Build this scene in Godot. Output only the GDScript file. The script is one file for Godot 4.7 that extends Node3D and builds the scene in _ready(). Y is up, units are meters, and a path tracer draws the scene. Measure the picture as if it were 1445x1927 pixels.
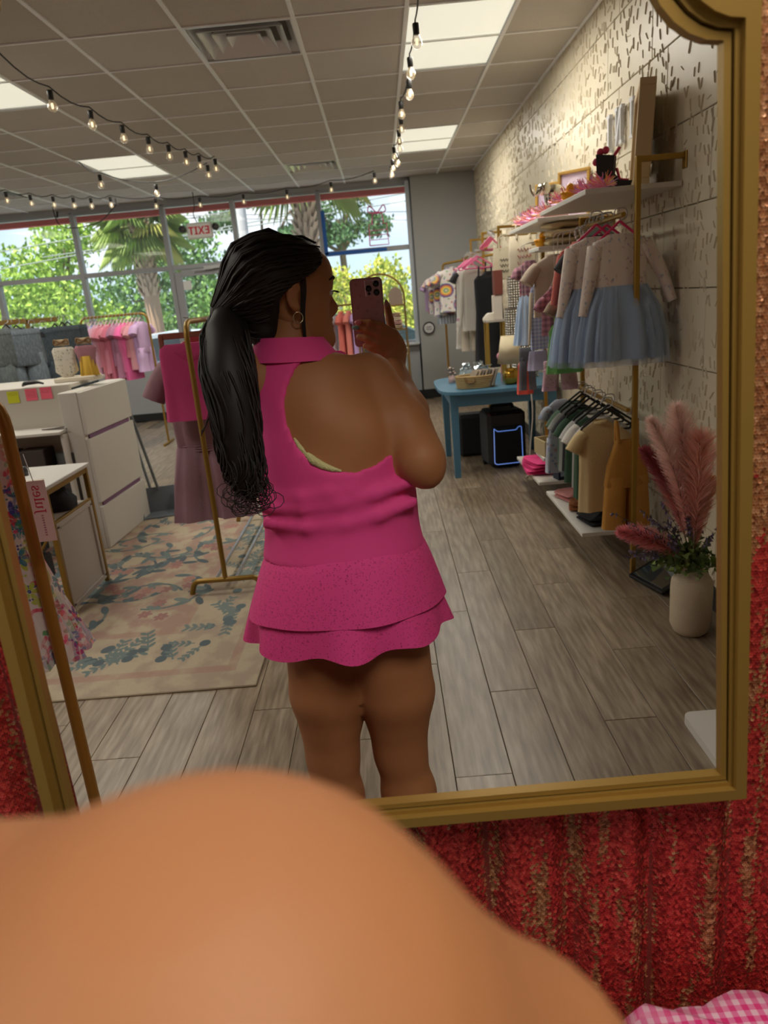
extends Node3D
# A boutique seen in a gold framed mirror. The mirror image is built as the real room it shows, standing behind the frame.
const W := 1445.0
const H := 1927.0
const FOC := 1364.66
const EYE := Vector3(0, 1.47, 0)
const CEIL := 2.926
const WALL_X := 1.37
const BACK_Z := -10.5
const MIRROR_Z := -0.875
var cam_basis := Basis(Vector3(.9963, -.0858, .0057), Vector3(.0838, .9542, -.2872), Vector3(.0192, .2866, .9578)).orthonormalized()
var rng := RandomNumberGenerator.new()
var used := {}
var mats := {}

# ---------- helpers: places ----------
func at(x: float, y: float, z: float) -> Vector3:      # the point seen at a pixel of the photograph at depth z
	var d := cam_basis * Vector3((x - W / 2) / FOC, -(y - H / 2) / FOC, -1.0)
	return EYE + d * (z / d.z)

func rr(a: float, b: float) -> float:
	return rng.randf_range(a, b)

# ---------- helpers: materials ----------
func hex(c) -> Color:
	return c if c is Color else Color(c as String)

func mt(c, rough := 0.8, metal := 0.0) -> StandardMaterial3D:
	var key := "%s_%s_%s" % [c, rough, metal]
	if not mats.has(key):
		var m := StandardMaterial3D.new()
		m.albedo_color = hex(c)
		m.roughness = rough
		m.metallic = metal
		mats[key] = m
	return mats[key]

func cloth(c, rough := 0.9) -> StandardMaterial3D:
	var key := "cloth%s%s" % [c, rough]
	if not mats.has(key):
		var m := StandardMaterial3D.new()
		m.albedo_color = hex(c)
		m.roughness = rough
		m.rim_enabled = true
		m.rim = 0.25
		m.rim_tint = 0.6
		m.heightmap_enabled = true
		m.heightmap_texture = tex("weave")
		m.heightmap_scale = 0.25
		m.uv1_triplanar = true
		m.uv1_scale = Vector3.ONE * 6.0
		mats[key] = m
	return mats[key]

var texs := {}
func noise_img(freq: float, size := 256, kind := FastNoiseLite.TYPE_SIMPLEX_SMOOTH, oct := 4, sd := 1) -> FastNoiseLite:
	var n := FastNoiseLite.new()
	n.noise_type = kind
	n.frequency = freq
	n.fractal_octaves = oct
	n.seed = sd
	return n

func ntex(n: FastNoiseLite, size := 256, ramp: Array = []) -> NoiseTexture2D:
	var t := NoiseTexture2D.new()
	t.noise = n
	t.width = size
	t.height = size
	t.seamless = true
	if ramp.size():
		var g := Gradient.new()
		g.offsets = PackedFloat32Array(ramp.map(func(r): return r[0]))
		g.colors = PackedColorArray(ramp.map(func(r): return hex(r[1])))
		t.color_ramp = g
	return t

func tex(k: String) -> Texture2D:
	if not texs.has(k):
		match k:
			"weave": texs[k] = ntex(noise_img(0.25, 256, FastNoiseLite.TYPE_VALUE, 2), 256)
			"wood": texs[k] = ntex(noise_img(0.02, 512, FastNoiseLite.TYPE_SIMPLEX_SMOOTH, 5, 7), 512, [[0.0, "7a6d5e"], [0.4, "978a79"], [0.55, "a29583"], [0.75, "afa392"], [1.0, "bdb2a2"]])
			"tile": texs[k] = ntex(noise_img(0.22, 512, FastNoiseLite.TYPE_SIMPLEX, 3, 3), 512, [[0.0, "a39e97"], [0.32, "c0bbb4"], [0.45, "cdc8c1"], [1.0, "d2cdc6"]])
			"denim": texs[k] = ntex(noise_img(0.03, 256, FastNoiseLite.TYPE_SIMPLEX_SMOOTH, 5, 5), 256, [[0.0, "5a636a"], [0.5, "69737b"], [0.8, "7c868f"], [1.0, "98a2aa"]])
	return texs[k]

func printed(k: String, img: Image, scale: float, rough := 0.9, triplanar := true) -> StandardMaterial3D:
	if not mats.has(k):
		var m := StandardMaterial3D.new()
		m.albedo_texture = ImageTexture.create_from_image(img)
		m.roughness = rough
		m.uv1_triplanar = triplanar
		m.uv1_scale = Vector3.ONE * scale
		mats[k] = m
	return mats[k]

func noisy(k: String, texture: String, scale: Vector3, rough := 0.85, tint := "ffffff", world := false) -> StandardMaterial3D:
	if not mats.has(k):
		var m := StandardMaterial3D.new()
		m.albedo_texture = tex(texture)
		m.albedo_color = hex(tint)
		m.roughness = rough
		m.uv1_triplanar = true
		m.uv1_world_triplanar = world
		m.uv1_scale = scale
		mats[k] = m
	return mats[k]

# painting flat prints
func blob(im: Image, x: float, y: float, rx: float, ry: float, ang: float, c, wrap := true) -> void:
	var r := int(ceil(maxf(rx, ry)))
	var ca := cos(ang)
	var sa := sin(ang)
	var col := hex(c)
	for j in range(-r, r + 1):
		for i in range(-r, r + 1):
			var u := (i * ca + j * sa) / rx
			var v := (-i * sa + j * ca) / ry
			if u * u + v * v <= 1.0:
				var px := int(x) + i
				var py := int(y) + j
				if wrap:
					im.set_pixel(posmod(px, im.get_width()), posmod(py, im.get_height()), col)
				elif px >= 0 and py >= 0 and px < im.get_width() and py < im.get_height():
					im.set_pixel(px, py, col)

func stroke(im: Image, pts: Array, r: float, c, wrap := true) -> void:
	for k in pts.size() - 1:
		var a: Vector2 = pts[k]
		var b: Vector2 = pts[k + 1]
		var n := int(a.distance_to(b) / maxf(r * 0.7, 0.5)) + 1
		for i in n + 1:
			var p := a.lerp(b, float(i) / n)
			blob(im, p.x, p.y, r, r, 0, c, wrap)

func canvas(w: int, h: int, c) -> Image:
	var im := Image.create(w, h, false, Image.FORMAT_RGBA8)
	im.fill(hex(c))
	return im

# ---------- helpers: meshes ----------
func st(smooth := true) -> SurfaceTool:
	var s := SurfaceTool.new()
	s.begin(Mesh.PRIMITIVE_TRIANGLES)
	s.set_smooth_group(0 if smooth else -1)
	return s

func tri(s: SurfaceTool, a: Vector3, b: Vector3, c: Vector3) -> void:    # counter-clockwise from outside
	s.add_vertex(a); s.add_vertex(c); s.add_vertex(b)

func quad(s: SurfaceTool, a: Vector3, b: Vector3, c: Vector3, d: Vector3) -> void:
	tri(s, a, b, c); tri(s, a, c, d)

func uvquad(s: SurfaceTool, a: Vector3, b: Vector3, c: Vector3, d: Vector3) -> void:   # bottom left, bottom right, top right, top left
	var p := [a, b, c, d]
	var t := [Vector2(0, 1), Vector2(1, 1), Vector2(1, 0), Vector2(0, 0)]
	for k in [0, 2, 1, 0, 3, 2]:
		s.set_uv(t[k]); s.add_vertex(p[k])

func bx(s: SurfaceTool, c: Vector3, size: Vector3, bev := 0.0, b := Basis.IDENTITY) -> void:   # a box with chamfered edges
	s.set_smooth_group(-1)
	var h := size / 2
	var e := minf(bev, minf(h.x, minf(h.y, h.z)) * 0.9)
	if e <= 0.0:
		var q := []
		for k in 8:
			q.append(c + b * Vector3(h.x if k & 1 else -h.x, h.y if k & 2 else -h.y, h.z if k & 4 else -h.z))
		for f in [[4, 5, 7, 6], [1, 0, 2, 3], [5, 1, 3, 7], [0, 4, 6, 2], [6, 7, 3, 2], [0, 1, 5, 4]]:
			quad(s, q[f[0]], q[f[1]], q[f[2]], q[f[3]])
		return
	var v := func(sx: float, sy: float, sz: float, ax: int) -> Vector3:   # the corner point that lies on the face across ax
		var p := Vector3(sx * (h.x - e), sy * (h.y - e), sz * (h.z - e))
		p[ax] += e * [sx, sy, sz][ax]
		return c + b * p
	for ax in 3:
		var u := (ax + 1) % 3
		var w := (ax + 2) % 3
		for sg in [-1.0, 1.0]:
			var g := func(a: float, bb: float) -> Vector3:
				var d := [0.0, 0.0, 0.0]
				d[ax] = sg; d[u] = a; d[w] = bb
				return v.call(d[0], d[1], d[2], ax)
			if sg > 0: quad(s, g.call(-1.0, -1.0), g.call(1.0, -1.0), g.call(1.0, 1.0), g.call(-1.0, 1.0))
			else: quad(s, g.call(-1.0, -1.0), g.call(-1.0, 1.0), g.call(1.0, 1.0), g.call(1.0, -1.0))
		for a in [-1.0, 1.0]:
			for bb in [-1.0, 1.0]:
				var f := func(k: float, side: int) -> Vector3:
					var d := [0.0, 0.0, 0.0]
					d[ax] = k; d[u] = a; d[w] = bb
					return v.call(d[0], d[1], d[2], side)
				if a * bb > 0: quad(s, f.call(-1.0, u), f.call(1.0, u), f.call(1.0, w), f.call(-1.0, w))
				else: quad(s, f.call(-1.0, w), f.call(1.0, w), f.call(1.0, u), f.call(-1.0, u))
	for k in 8:
		var x := 1.0 if k & 1 else -1.0
		var y := 1.0 if k & 2 else -1.0
		var z := 1.0 if k & 4 else -1.0
		if x * y * z > 0: tri(s, v.call(x, y, z, 0), v.call(x, y, z, 1), v.call(x, y, z, 2))
		else: tri(s, v.call(x, y, z, 0), v.call(x, y, z, 2), v.call(x, y, z, 1))

func tube(s: SurfaceTool, pts: Array, r, n := 8, closed := false) -> void:   # a round bar along points; r is a number or one per point
	s.set_smooth_group(0)
	var rings := []
	var m := pts.size()
	var up := Vector3.UP
	for k in m:
		var d: Vector3
		if closed: d = pts[(k + 1) % m] - pts[(k - 1 + m) % m]
		else: d = pts[mini(k + 1, m - 1)] - pts[maxi(k - 1, 0)]
		d = d.normalized()
		if k == 0 and absf(d.dot(up)) > 0.9: up = Vector3.RIGHT
		var x := up.cross(d)
		if x.length() < 0.01: x = Vector3.FORWARD.cross(d)
		x = x.normalized()
		var y := d.cross(x)
		up = y
		var rad: float = r[k] if r is Array else r
		var ring := []
		for i in n:
			var a := TAU * i / n
			ring.append(pts[k] + (x * cos(a) + y * sin(a)) * rad)
		rings.append(ring)
	for k in (m if closed else m - 1):
		var p: Array = rings[k]
		var q: Array = rings[(k + 1) % m]
		for i in n:
			var j := (i + 1) % n
			quad(s, p[i], p[j], q[j], q[i])
	if not closed:
		s.set_smooth_group(1)
		for i in range(1, n - 1):
			tri(s, rings[0][0], rings[0][i + 1], rings[0][i])
			tri(s, rings[m - 1][0], rings[m - 1][i], rings[m - 1][i + 1])
		s.set_smooth_group(0)

func bend(pts: Array, r := 0.03, n := 5) -> Array:     # rounds the corners of a polyline
	var out := [pts[0]]
	for k in range(1, pts.size() - 1):
		var a: Vector3 = (pts[k - 1] - pts[k])
		var b: Vector3 = (pts[k + 1] - pts[k])
		var e := minf(r, minf(a.length(), b.length()) * 0.45)
		var p: Vector3 = pts[k] + a.normalized() * e
		var q: Vector3 = pts[k] + b.normalized() * e
		for i in n + 1:
			var t := float(i) / n
			out.append(p.lerp(pts[k], t).lerp((pts[k] as Vector3).lerp(q, t), t))
	out.append(pts[-1])
	return out

func lathe(s: SurfaceTool, prof: Array, c := Vector3.ZERO, n := 24, b := Basis.IDENTITY, lob := 0.0, lobes := 0) -> void:   # prof: [radius, height] from the bottom up
	s.set_smooth_group(0)
	var rings := []
	for p in prof:
		var ring := []
		for i in n:
			var a := TAU * i / n
			var r: float = p[0] * (1.0 - lob * absf(sin(a * lobes / 2.0)) if lobes else 1.0)
			ring.append(c + b * Vector3(cos(a) * r, p[1], -sin(a) * r))
		rings.append(ring)
	for k in prof.size() - 1:
		for i in n:
			var j := (i + 1) % n
			quad(s, rings[k][i], rings[k][j], rings[k + 1][j], rings[k + 1][i])

func ball(s: SurfaceTool, c: Vector3, r: Vector3, n := 12, b := Basis.IDENTITY) -> void:
	s.set_smooth_group(0)
	var m := maxi(n / 2, 4)
	var f := func(i: int, k: int) -> Vector3:
		var a := TAU * (i % n) / n
		var e := PI * k / m - PI / 2
		return c + b * Vector3(cos(a) * cos(e) * r.x, sin(e) * r.y, -sin(a) * cos(e) * r.z)
	for k in m:
		for i in n:
			if k > 0: tri(s, f.call(i, k), f.call(i + 1, k), f.call(i + 1, k + 1))
			if k < m - 1: tri(s, f.call(i, k), f.call(i + 1, k + 1), f.call(i, k + 1))
			elif k == 0: tri(s, f.call(i, k), f.call(i + 1, k + 1), f.call(i, k + 1))

func sheet(s: SurfaceTool, nu: int, nv: int, f: Callable) -> void:   # a smooth skin from f(u, v), with texture coordinates
	s.set_smooth_group(0)
	var g := []
	for j in nv + 1:
		var row := []
		for i in nu + 1: row.append(f.call(float(i) / nu, float(j) / nv))
		g.append(row)
	for j in nv:
		for i in nu:
			for k in [[0, 0], [1, 1], [1, 0], [0, 0], [0, 1], [1, 1]]:
				s.set_uv(Vector2(float(i + k[0]) / nu, 1.0 - float(j + k[1]) / nv))
				s.add_vertex(g[j + k[1]][i + k[0]])

func ext(s: SurfaceTool, poly: PackedVector2Array, depth: float, xf := Transform3D.IDENTITY) -> void:   # a flat outline given thickness along z
	s.set_smooth_group(-1)
	if Geometry2D.is_polygon_clockwise(poly): poly.reverse()
	var t := Geometry2D.triangulate_polygon(poly)
	var v := func(i: int, z: float) -> Vector3: return xf * Vector3(poly[i].x, poly[i].y, z)
	for k in range(0, t.size(), 3):
		var a := t[k]
		var b := t[k + 1]
		var c := t[k + 2]
		if (poly[b] - poly[a]).cross(poly[c] - poly[a]) < 0:
			var q := b
			b = c
			c = q
		tri(s, v.call(a, depth / 2), v.call(b, depth / 2), v.call(c, depth / 2))
		tri(s, v.call(a, -depth / 2), v.call(c, -depth / 2), v.call(b, -depth / 2))
	for i in poly.size():
		var j := (i + 1) % poly.size()
		quad(s, v.call(i, -depth / 2), v.call(j, -depth / 2), v.call(j, depth / 2), v.call(i, depth / 2))

func done(s: SurfaceTool) -> ArrayMesh:
	s.generate_normals()
	return s.commit()

# ---------- helpers: objects ----------
func numbered(n: String) -> String:
	used[n] = used.get(n, -1) + 1
	return n if used[n] == 0 else "%s_%03d" % [n, used[n]]

func tag(o: Node, label: String, cat: String, grp := "") -> void:
	o.set_meta("label", label)
	o.set_meta("category", cat)
	if grp: o.set_meta("group", grp)

func thing(n: String, label: String, cat: String, p := Vector3.ZERO, yaw := 0.0, grp := "") -> Node3D:
	var o := Node3D.new()
	o.name = numbered(n)
	add_child(o)
	o.position = p
	o.rotation.y = yaw
	tag(o, label, cat, grp)
	return o

func part(o: Node, n: String, s, m: Material, label := "") -> MeshInstance3D:
	var i := MeshInstance3D.new()
	i.name = n if o != self else numbered(n)
	i.mesh = s if s is Mesh else done(s)
	i.material_override = m
	o.add_child(i, true)
	if label: i.set_meta("label", label)
	return i

func struct(n: String, s, m: Material, label := "") -> MeshInstance3D:
	var i := part(self, n, s, m, label)
	i.set_meta("kind", "structure")
	return i

func many(o: Node, n: String, mesh: Mesh, m: Material, xs: Array, cols: Array = []) -> MultiMeshInstance3D:
	var mm := MultiMesh.new()
	mm.transform_format = MultiMesh.TRANSFORM_3D
	mm.use_colors = cols.size() > 0
	mm.mesh = mesh
	mm.instance_count = xs.size()
	for k in xs.size():
		mm.set_instance_transform(k, xs[k])
		if cols.size(): mm.set_instance_color(k, cols[k])
	var i := MultiMeshInstance3D.new()
	i.name = n if o != self else numbered(n)
	i.multimesh = mm
	i.material_override = m
	o.add_child(i, true)
	i.set_meta("kind", "stuff")
	return i

func flip_text(txt: String, size: float, depth: float, font := "Droid Sans", mirrored := true, bold := false) -> ArrayMesh:   # lettering, as a mirror shows it
	var t := TextMesh.new()
	var f := SystemFont.new()
	f.font_names = PackedStringArray([font])
	if bold: f.font_weight = 700
	t.font = f
	t.text = txt
	t.font_size = 64
	t.pixel_size = size / 64.0
	t.depth = depth
	t.curve_step = 2.0
	var a := t.get_mesh_arrays()
	var v: PackedVector3Array = a[Mesh.ARRAY_VERTEX]
	var ix: PackedInt32Array = a[Mesh.ARRAY_INDEX] if a[Mesh.ARRAY_INDEX] != null else PackedInt32Array(range(v.size()))
	var s := st(false)
	for k in range(0, ix.size() - 2, 3):
		var p := v[ix[k]]
		var q := v[ix[k + 1]]
		var r := v[ix[k + 2]]
		if mirrored:
			for w in [Vector3(-p.x, p.y, p.z), Vector3(-r.x, r.y, r.z), Vector3(-q.x, q.y, q.z)]: s.add_vertex(w)
		else:
			for w in [p, q, r]: s.add_vertex(w)
	return done(s)

func at_y(x: float, y: float, h: float) -> Vector3:     # the point seen at a pixel of the photograph at height h
	var d := cam_basis * Vector3((x - W / 2) / FOC, -(y - H / 2) / FOC, -1.0)
	return EYE + d * ((h - EYE.y) / d.y)

func _ready() -> void:
	rng.seed = 11
	set_view()
	room()
	ceiling_fittings()
	outdoors()
	right_side()
	left_side()
	lady()
	near_things()

func set_view() -> void:
	var cam := Camera3D.new()
	cam.name = "camera"
	add_child(cam)
	cam.transform = Transform3D(cam_basis, EYE)
	var lens := CameraAttributesPhysical.new()
	lens.frustum_focal_length = 16.996
	lens.exposure_aperture = 3.4
	lens.frustum_focus_distance = 1.8
	cam.attributes = lens
	cam.fov = 70.44
	cam.current = true
	var we := WorldEnvironment.new()
	we.name = "world"
	var e := Environment.new()
	e.background_mode = Environment.BG_SKY
	e.tonemap_mode = Environment.TONE_MAPPER_LINEAR
	e.tonemap_exposure = 1.0
	e.sdfgi_enabled = true
	e.ssao_enabled = true
	e.ssil_enabled = true
	var sky := Sky.new()
	var pm := PanoramaSkyMaterial.new()
	pm.panorama = sky_picture()
	sky.sky_material = pm
	e.sky = sky
	e.background_energy_multiplier = 1.5
	we.environment = e
	add_child(we)
	var sun := DirectionalLight3D.new()
	sun.name = "sun"
	add_child(sun)
	sun.rotation = Vector3(deg_to_rad(-62), deg_to_rad(-38), 0)     # high, behind the building
	sun.light_energy = 3.2
	sun.light_color = Color(1.0, 0.96, 0.88)
	sun.light_angular_distance = 0.6
	sun.shadow_enabled = true

func sky_picture() -> ImageTexture:                     # hazy blue with drifting clouds, the same in every direction
	var im := Image.create(512, 256, false, Image.FORMAT_RGBF)
	var n := noise_img(1.3, 256, FastNoiseLite.TYPE_SIMPLEX_SMOOTH, 5, 9)
	for j in 256:
		var el := PI / 2 - PI * (j + 0.5) / 256
		for i in 512:
			var a := TAU * i / 512
			var d := Vector3(cos(a) * cos(el), sin(el), sin(a) * cos(el))
			var h := maxf(d.y, 0.0)
			var c := Color(0.62, 0.78, 0.88).lerp(Color(0.24, 0.45, 0.78), pow(h, 0.6))
			var k := smoothstep(-0.12, 0.35, n.get_noise_3d(d.x, d.y * 2.2, d.z))
			c = c.lerp(Color(0.92, 0.94, 0.96), k * 0.85)
			if d.y < 0: c = Color(0.30, 0.31, 0.28)
			im.set_pixel(i, j, c)
	return ImageTexture.create_from_image(im)

func room() -> void:
	# floor
	var grey := mt("6f675c", 0.8)
	var s := st(false)
	bx(s, Vector3(-2.6, -0.1, -3.6), Vector3(8.2, 0.18, 14.2))
	var fl := struct("floor", s, grey)
	var woods := []
	for k in 6:
		woods.append(noisy("plank%d" % k, "wood", Vector3(3.0, 2.0, 0.3), 0.36, ["ece5dc", "e3dacf", "d9d1c7", "e9e0d5", "d0c7bb", "e0d8ce"][k]).duplicate())
		woods[k].uv1_offset = Vector3(k * 0.37, 0, k * 0.61)
		woods[k].heightmap_enabled = true
		woods[k].heightmap_texture = tex("wood")
		woods[k].heightmap_scale = 0.08
		woods[k].metallic_specular = 0.55
	var ps := st(false)
	bx(ps, Vector3.ZERO, Vector3(0.178, 0.012, 1.218), 0.0015)
	var plank := done(ps)
	for i in 33:
		for j in 10:
			var x := WALL_X - 0.09 - i * 0.18
			var z := -0.6 - j * 1.22 + (i * 7 % 5) * 0.243
			if z > -0.9 or z < BACK_Z + 0.2: continue
			var o := part(fl, "plank", plank, woods[rng.randi() % 6])
			o.position = Vector3(x, -0.006, z)
	# shell
	var dull := mt("b9b6b0", 0.85)
	s = st(false)
	bx(s, Vector3(-2.6, CEIL + 0.16, -3.6), Vector3(8.2, 0.2, 14.2))
	var ce := struct("ceiling", s, mt("77736d", 0.9))
	s = st(false)
	bx(s, Vector3(-6.6, 1.5, -3.6), Vector3(0.2, 3.3, 14.2))
	struct("wall_left", s, dull)
	s = st(false)      # the wall the mirror hangs on, open where the mirror is
	var mz := MIRROR_Z - 0.09
	for b in [[-6.5, -0.66, 0, 3.1], [0.58, 1.4, 0, 3.1], [-0.66, 0.58, 0, 0.6], [-0.66, 0.58, 1.95, 3.1]]:
		bx(s, Vector3((b[0] + b[1]) / 2.0, (b[2] + b[3]) / 2.0, mz), Vector3(b[1] - b[0], b[3] - b[2], 0.05))
	struct("wall_mirror", s, mt("5e2a26", 0.9))
	s = st(false)      # the real shop behind the camera: a window wall like the one in the mirror
	for b in [[-6.5, 1.4, 0, 0.8], [-6.5, 1.4, 2.86, 3.1], [0.5, 1.4, 0.8, 2.86], [-6.5, -5.2, 0.8, 2.86], [-2.6, 0.5, 0.8, 2.86]]:
		bx(s, Vector3((b[0] + b[1]) / 2.0, (b[2] + b[3]) / 2.0, 3.4), Vector3(b[1] - b[0], b[3] - b[2], 0.15))
	struct("wall_front", s, dull)
	# ceiling tiles and their grid
	var bar := mt("f0f2f3", 0.5)
	var tiles := []
	for k in 4:
		var m := noisy("ctile%d" % k, "tile", Vector3.ONE * 1.6, 0.95, ["ffffff", "f6f4f1", "faf8f6", "efedea"][k]).duplicate()
		m.uv1_offset = Vector3(k * 0.3, 0, k * 0.7)
		m.heightmap_enabled = true
		m.heightmap_texture = tex("tile")
		m.heightmap_scale = 0.15
		tiles.append(m)
	var ts := st(false)
	bx(ts, Vector3.ZERO, Vector3(0.592, 0.018, 0.592), 0.004)
	var tm := done(ts)
	for c in range(-9, 3):
		for r in range(-3, 10):
			if c in [1, -4, -9] and r in [0, 1, 5, 6]: continue
			if c == -1 and r in [0, 7] or c == -7 and r == 7: continue
			var o: MeshInstance3D
			if c == 2:
				var t2 := st(false)
				bx(t2, Vector3(-0.062, 0, 0), Vector3(0.478, 0.018, 0.592), 0.004)
				o = part(ce, "ceiling_tile", t2, tiles[rng.randi() % 4])
			else: o = part(ce, "ceiling_tile", tm, tiles[rng.randi() % 4])
			o.position = Vector3(col(c) + 0.305, CEIL + 0.012, row(r) - 0.305)
	for c in range(-9, 4):
		var b := st(false)
		var x: float = col(c) if c < 3 else WALL_X - 0.012
		bx(b, Vector3(x, CEIL, (row(-4) + BACK_Z) / 2), Vector3(0.024, 0.012, row(-4) - BACK_Z), 0.002)
		part(ce, "grid_bar", b, bar)
	for r in range(-4, 11):
		if row(r) < BACK_Z: continue
		var b := st(false)
		bx(b, Vector3((col(-9) + WALL_X) / 2, CEIL + 0.001, row(r)), Vector3(WALL_X - col(-9), 0.011, 0.018), 0.002)
		part(ce, "grid_bar", b, bar)
	right_wall()
	window_wall()

func col(c: int) -> float: return -0.3384 + 0.61 * c
func row(r: int) -> float: return -4.4752 - 0.61 * r

func right_wall() -> void:
	var s := st(false)
	bx(s, Vector3(WALL_X + 0.13, 1.5, -3.6), Vector3(0.2, 3.3, 14.2))
	var wall := struct("wall_right", s, mt("8f8775", 0.8))
	var cream := mt("d6ccb4", 0.42)
	var pm := st(false)
	bx(pm, Vector3.ZERO, Vector3(0.03, 0.341, 0.685), 0.003)
	var panel := done(pm)
	for j in 9:
		for i in 13:
			var o := part(wall, "wall_panel", panel, cream)
			o.position = Vector3(WALL_X + 0.015, 0.04 + 0.345 * j + 0.1725 - 0.04 + 0.0, -1.95 - 0.69 * i - (0.2 if j % 2 else 0.0))
	# raised dashes pressed into the panels, some of them kinked
	var d := st(false)
	var pr := func(a: Vector3, b: Vector3) -> void:
		var u := (b - a).normalized()
		var w := u.cross(Vector3.RIGHT).normalized() * 0.0026
		var t := Vector3(-0.0058, 0, 0)
		var q := [a - w, b - w, b + w, a + w, a + t + u * 0.004, b + t - u * 0.004]
		quad(d, q[0], q[4], q[5], q[1])
		quad(d, q[4], q[3], q[2], q[5])
		tri(d, q[0], q[3], q[4])
		tri(d, q[1], q[5], q[2])
	pr.call(Vector3(0, -0.024, 0), Vector3(0, 0.024, 0))
	var straight := done(d)
	d = st(false)
	pr.call(Vector3(0, -0.024, 0.006), Vector3(0, 0.002, -0.007))
	pr.call(Vector3(0, 0.002, -0.007), Vector3(0, 0.026, 0.008))
	var kinked := done(d)
	var xs := [[], []]
	var z := -1.7
	while z > BACK_Z + 0.05:
		var y := 0.04
		while y < CEIL:
			var k := rng.randi() % 2
			var a := rr(-0.5, 0.5) if rng.randf() < 0.8 else rr(-1.4, 1.4)
			xs[k].append(Transform3D(Basis(Vector3.RIGHT, a).scaled(Vector3.ONE * rr(0.75, 1.15)), Vector3(WALL_X, y + rr(-0.018, 0.018), z + rr(-0.014, 0.014))))
			y += 0.061
		z -= 0.037
	many(wall, "raised_dash", straight, cream, xs[0])
	many(wall, "raised_dash", kinked, cream, xs[1])

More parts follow.
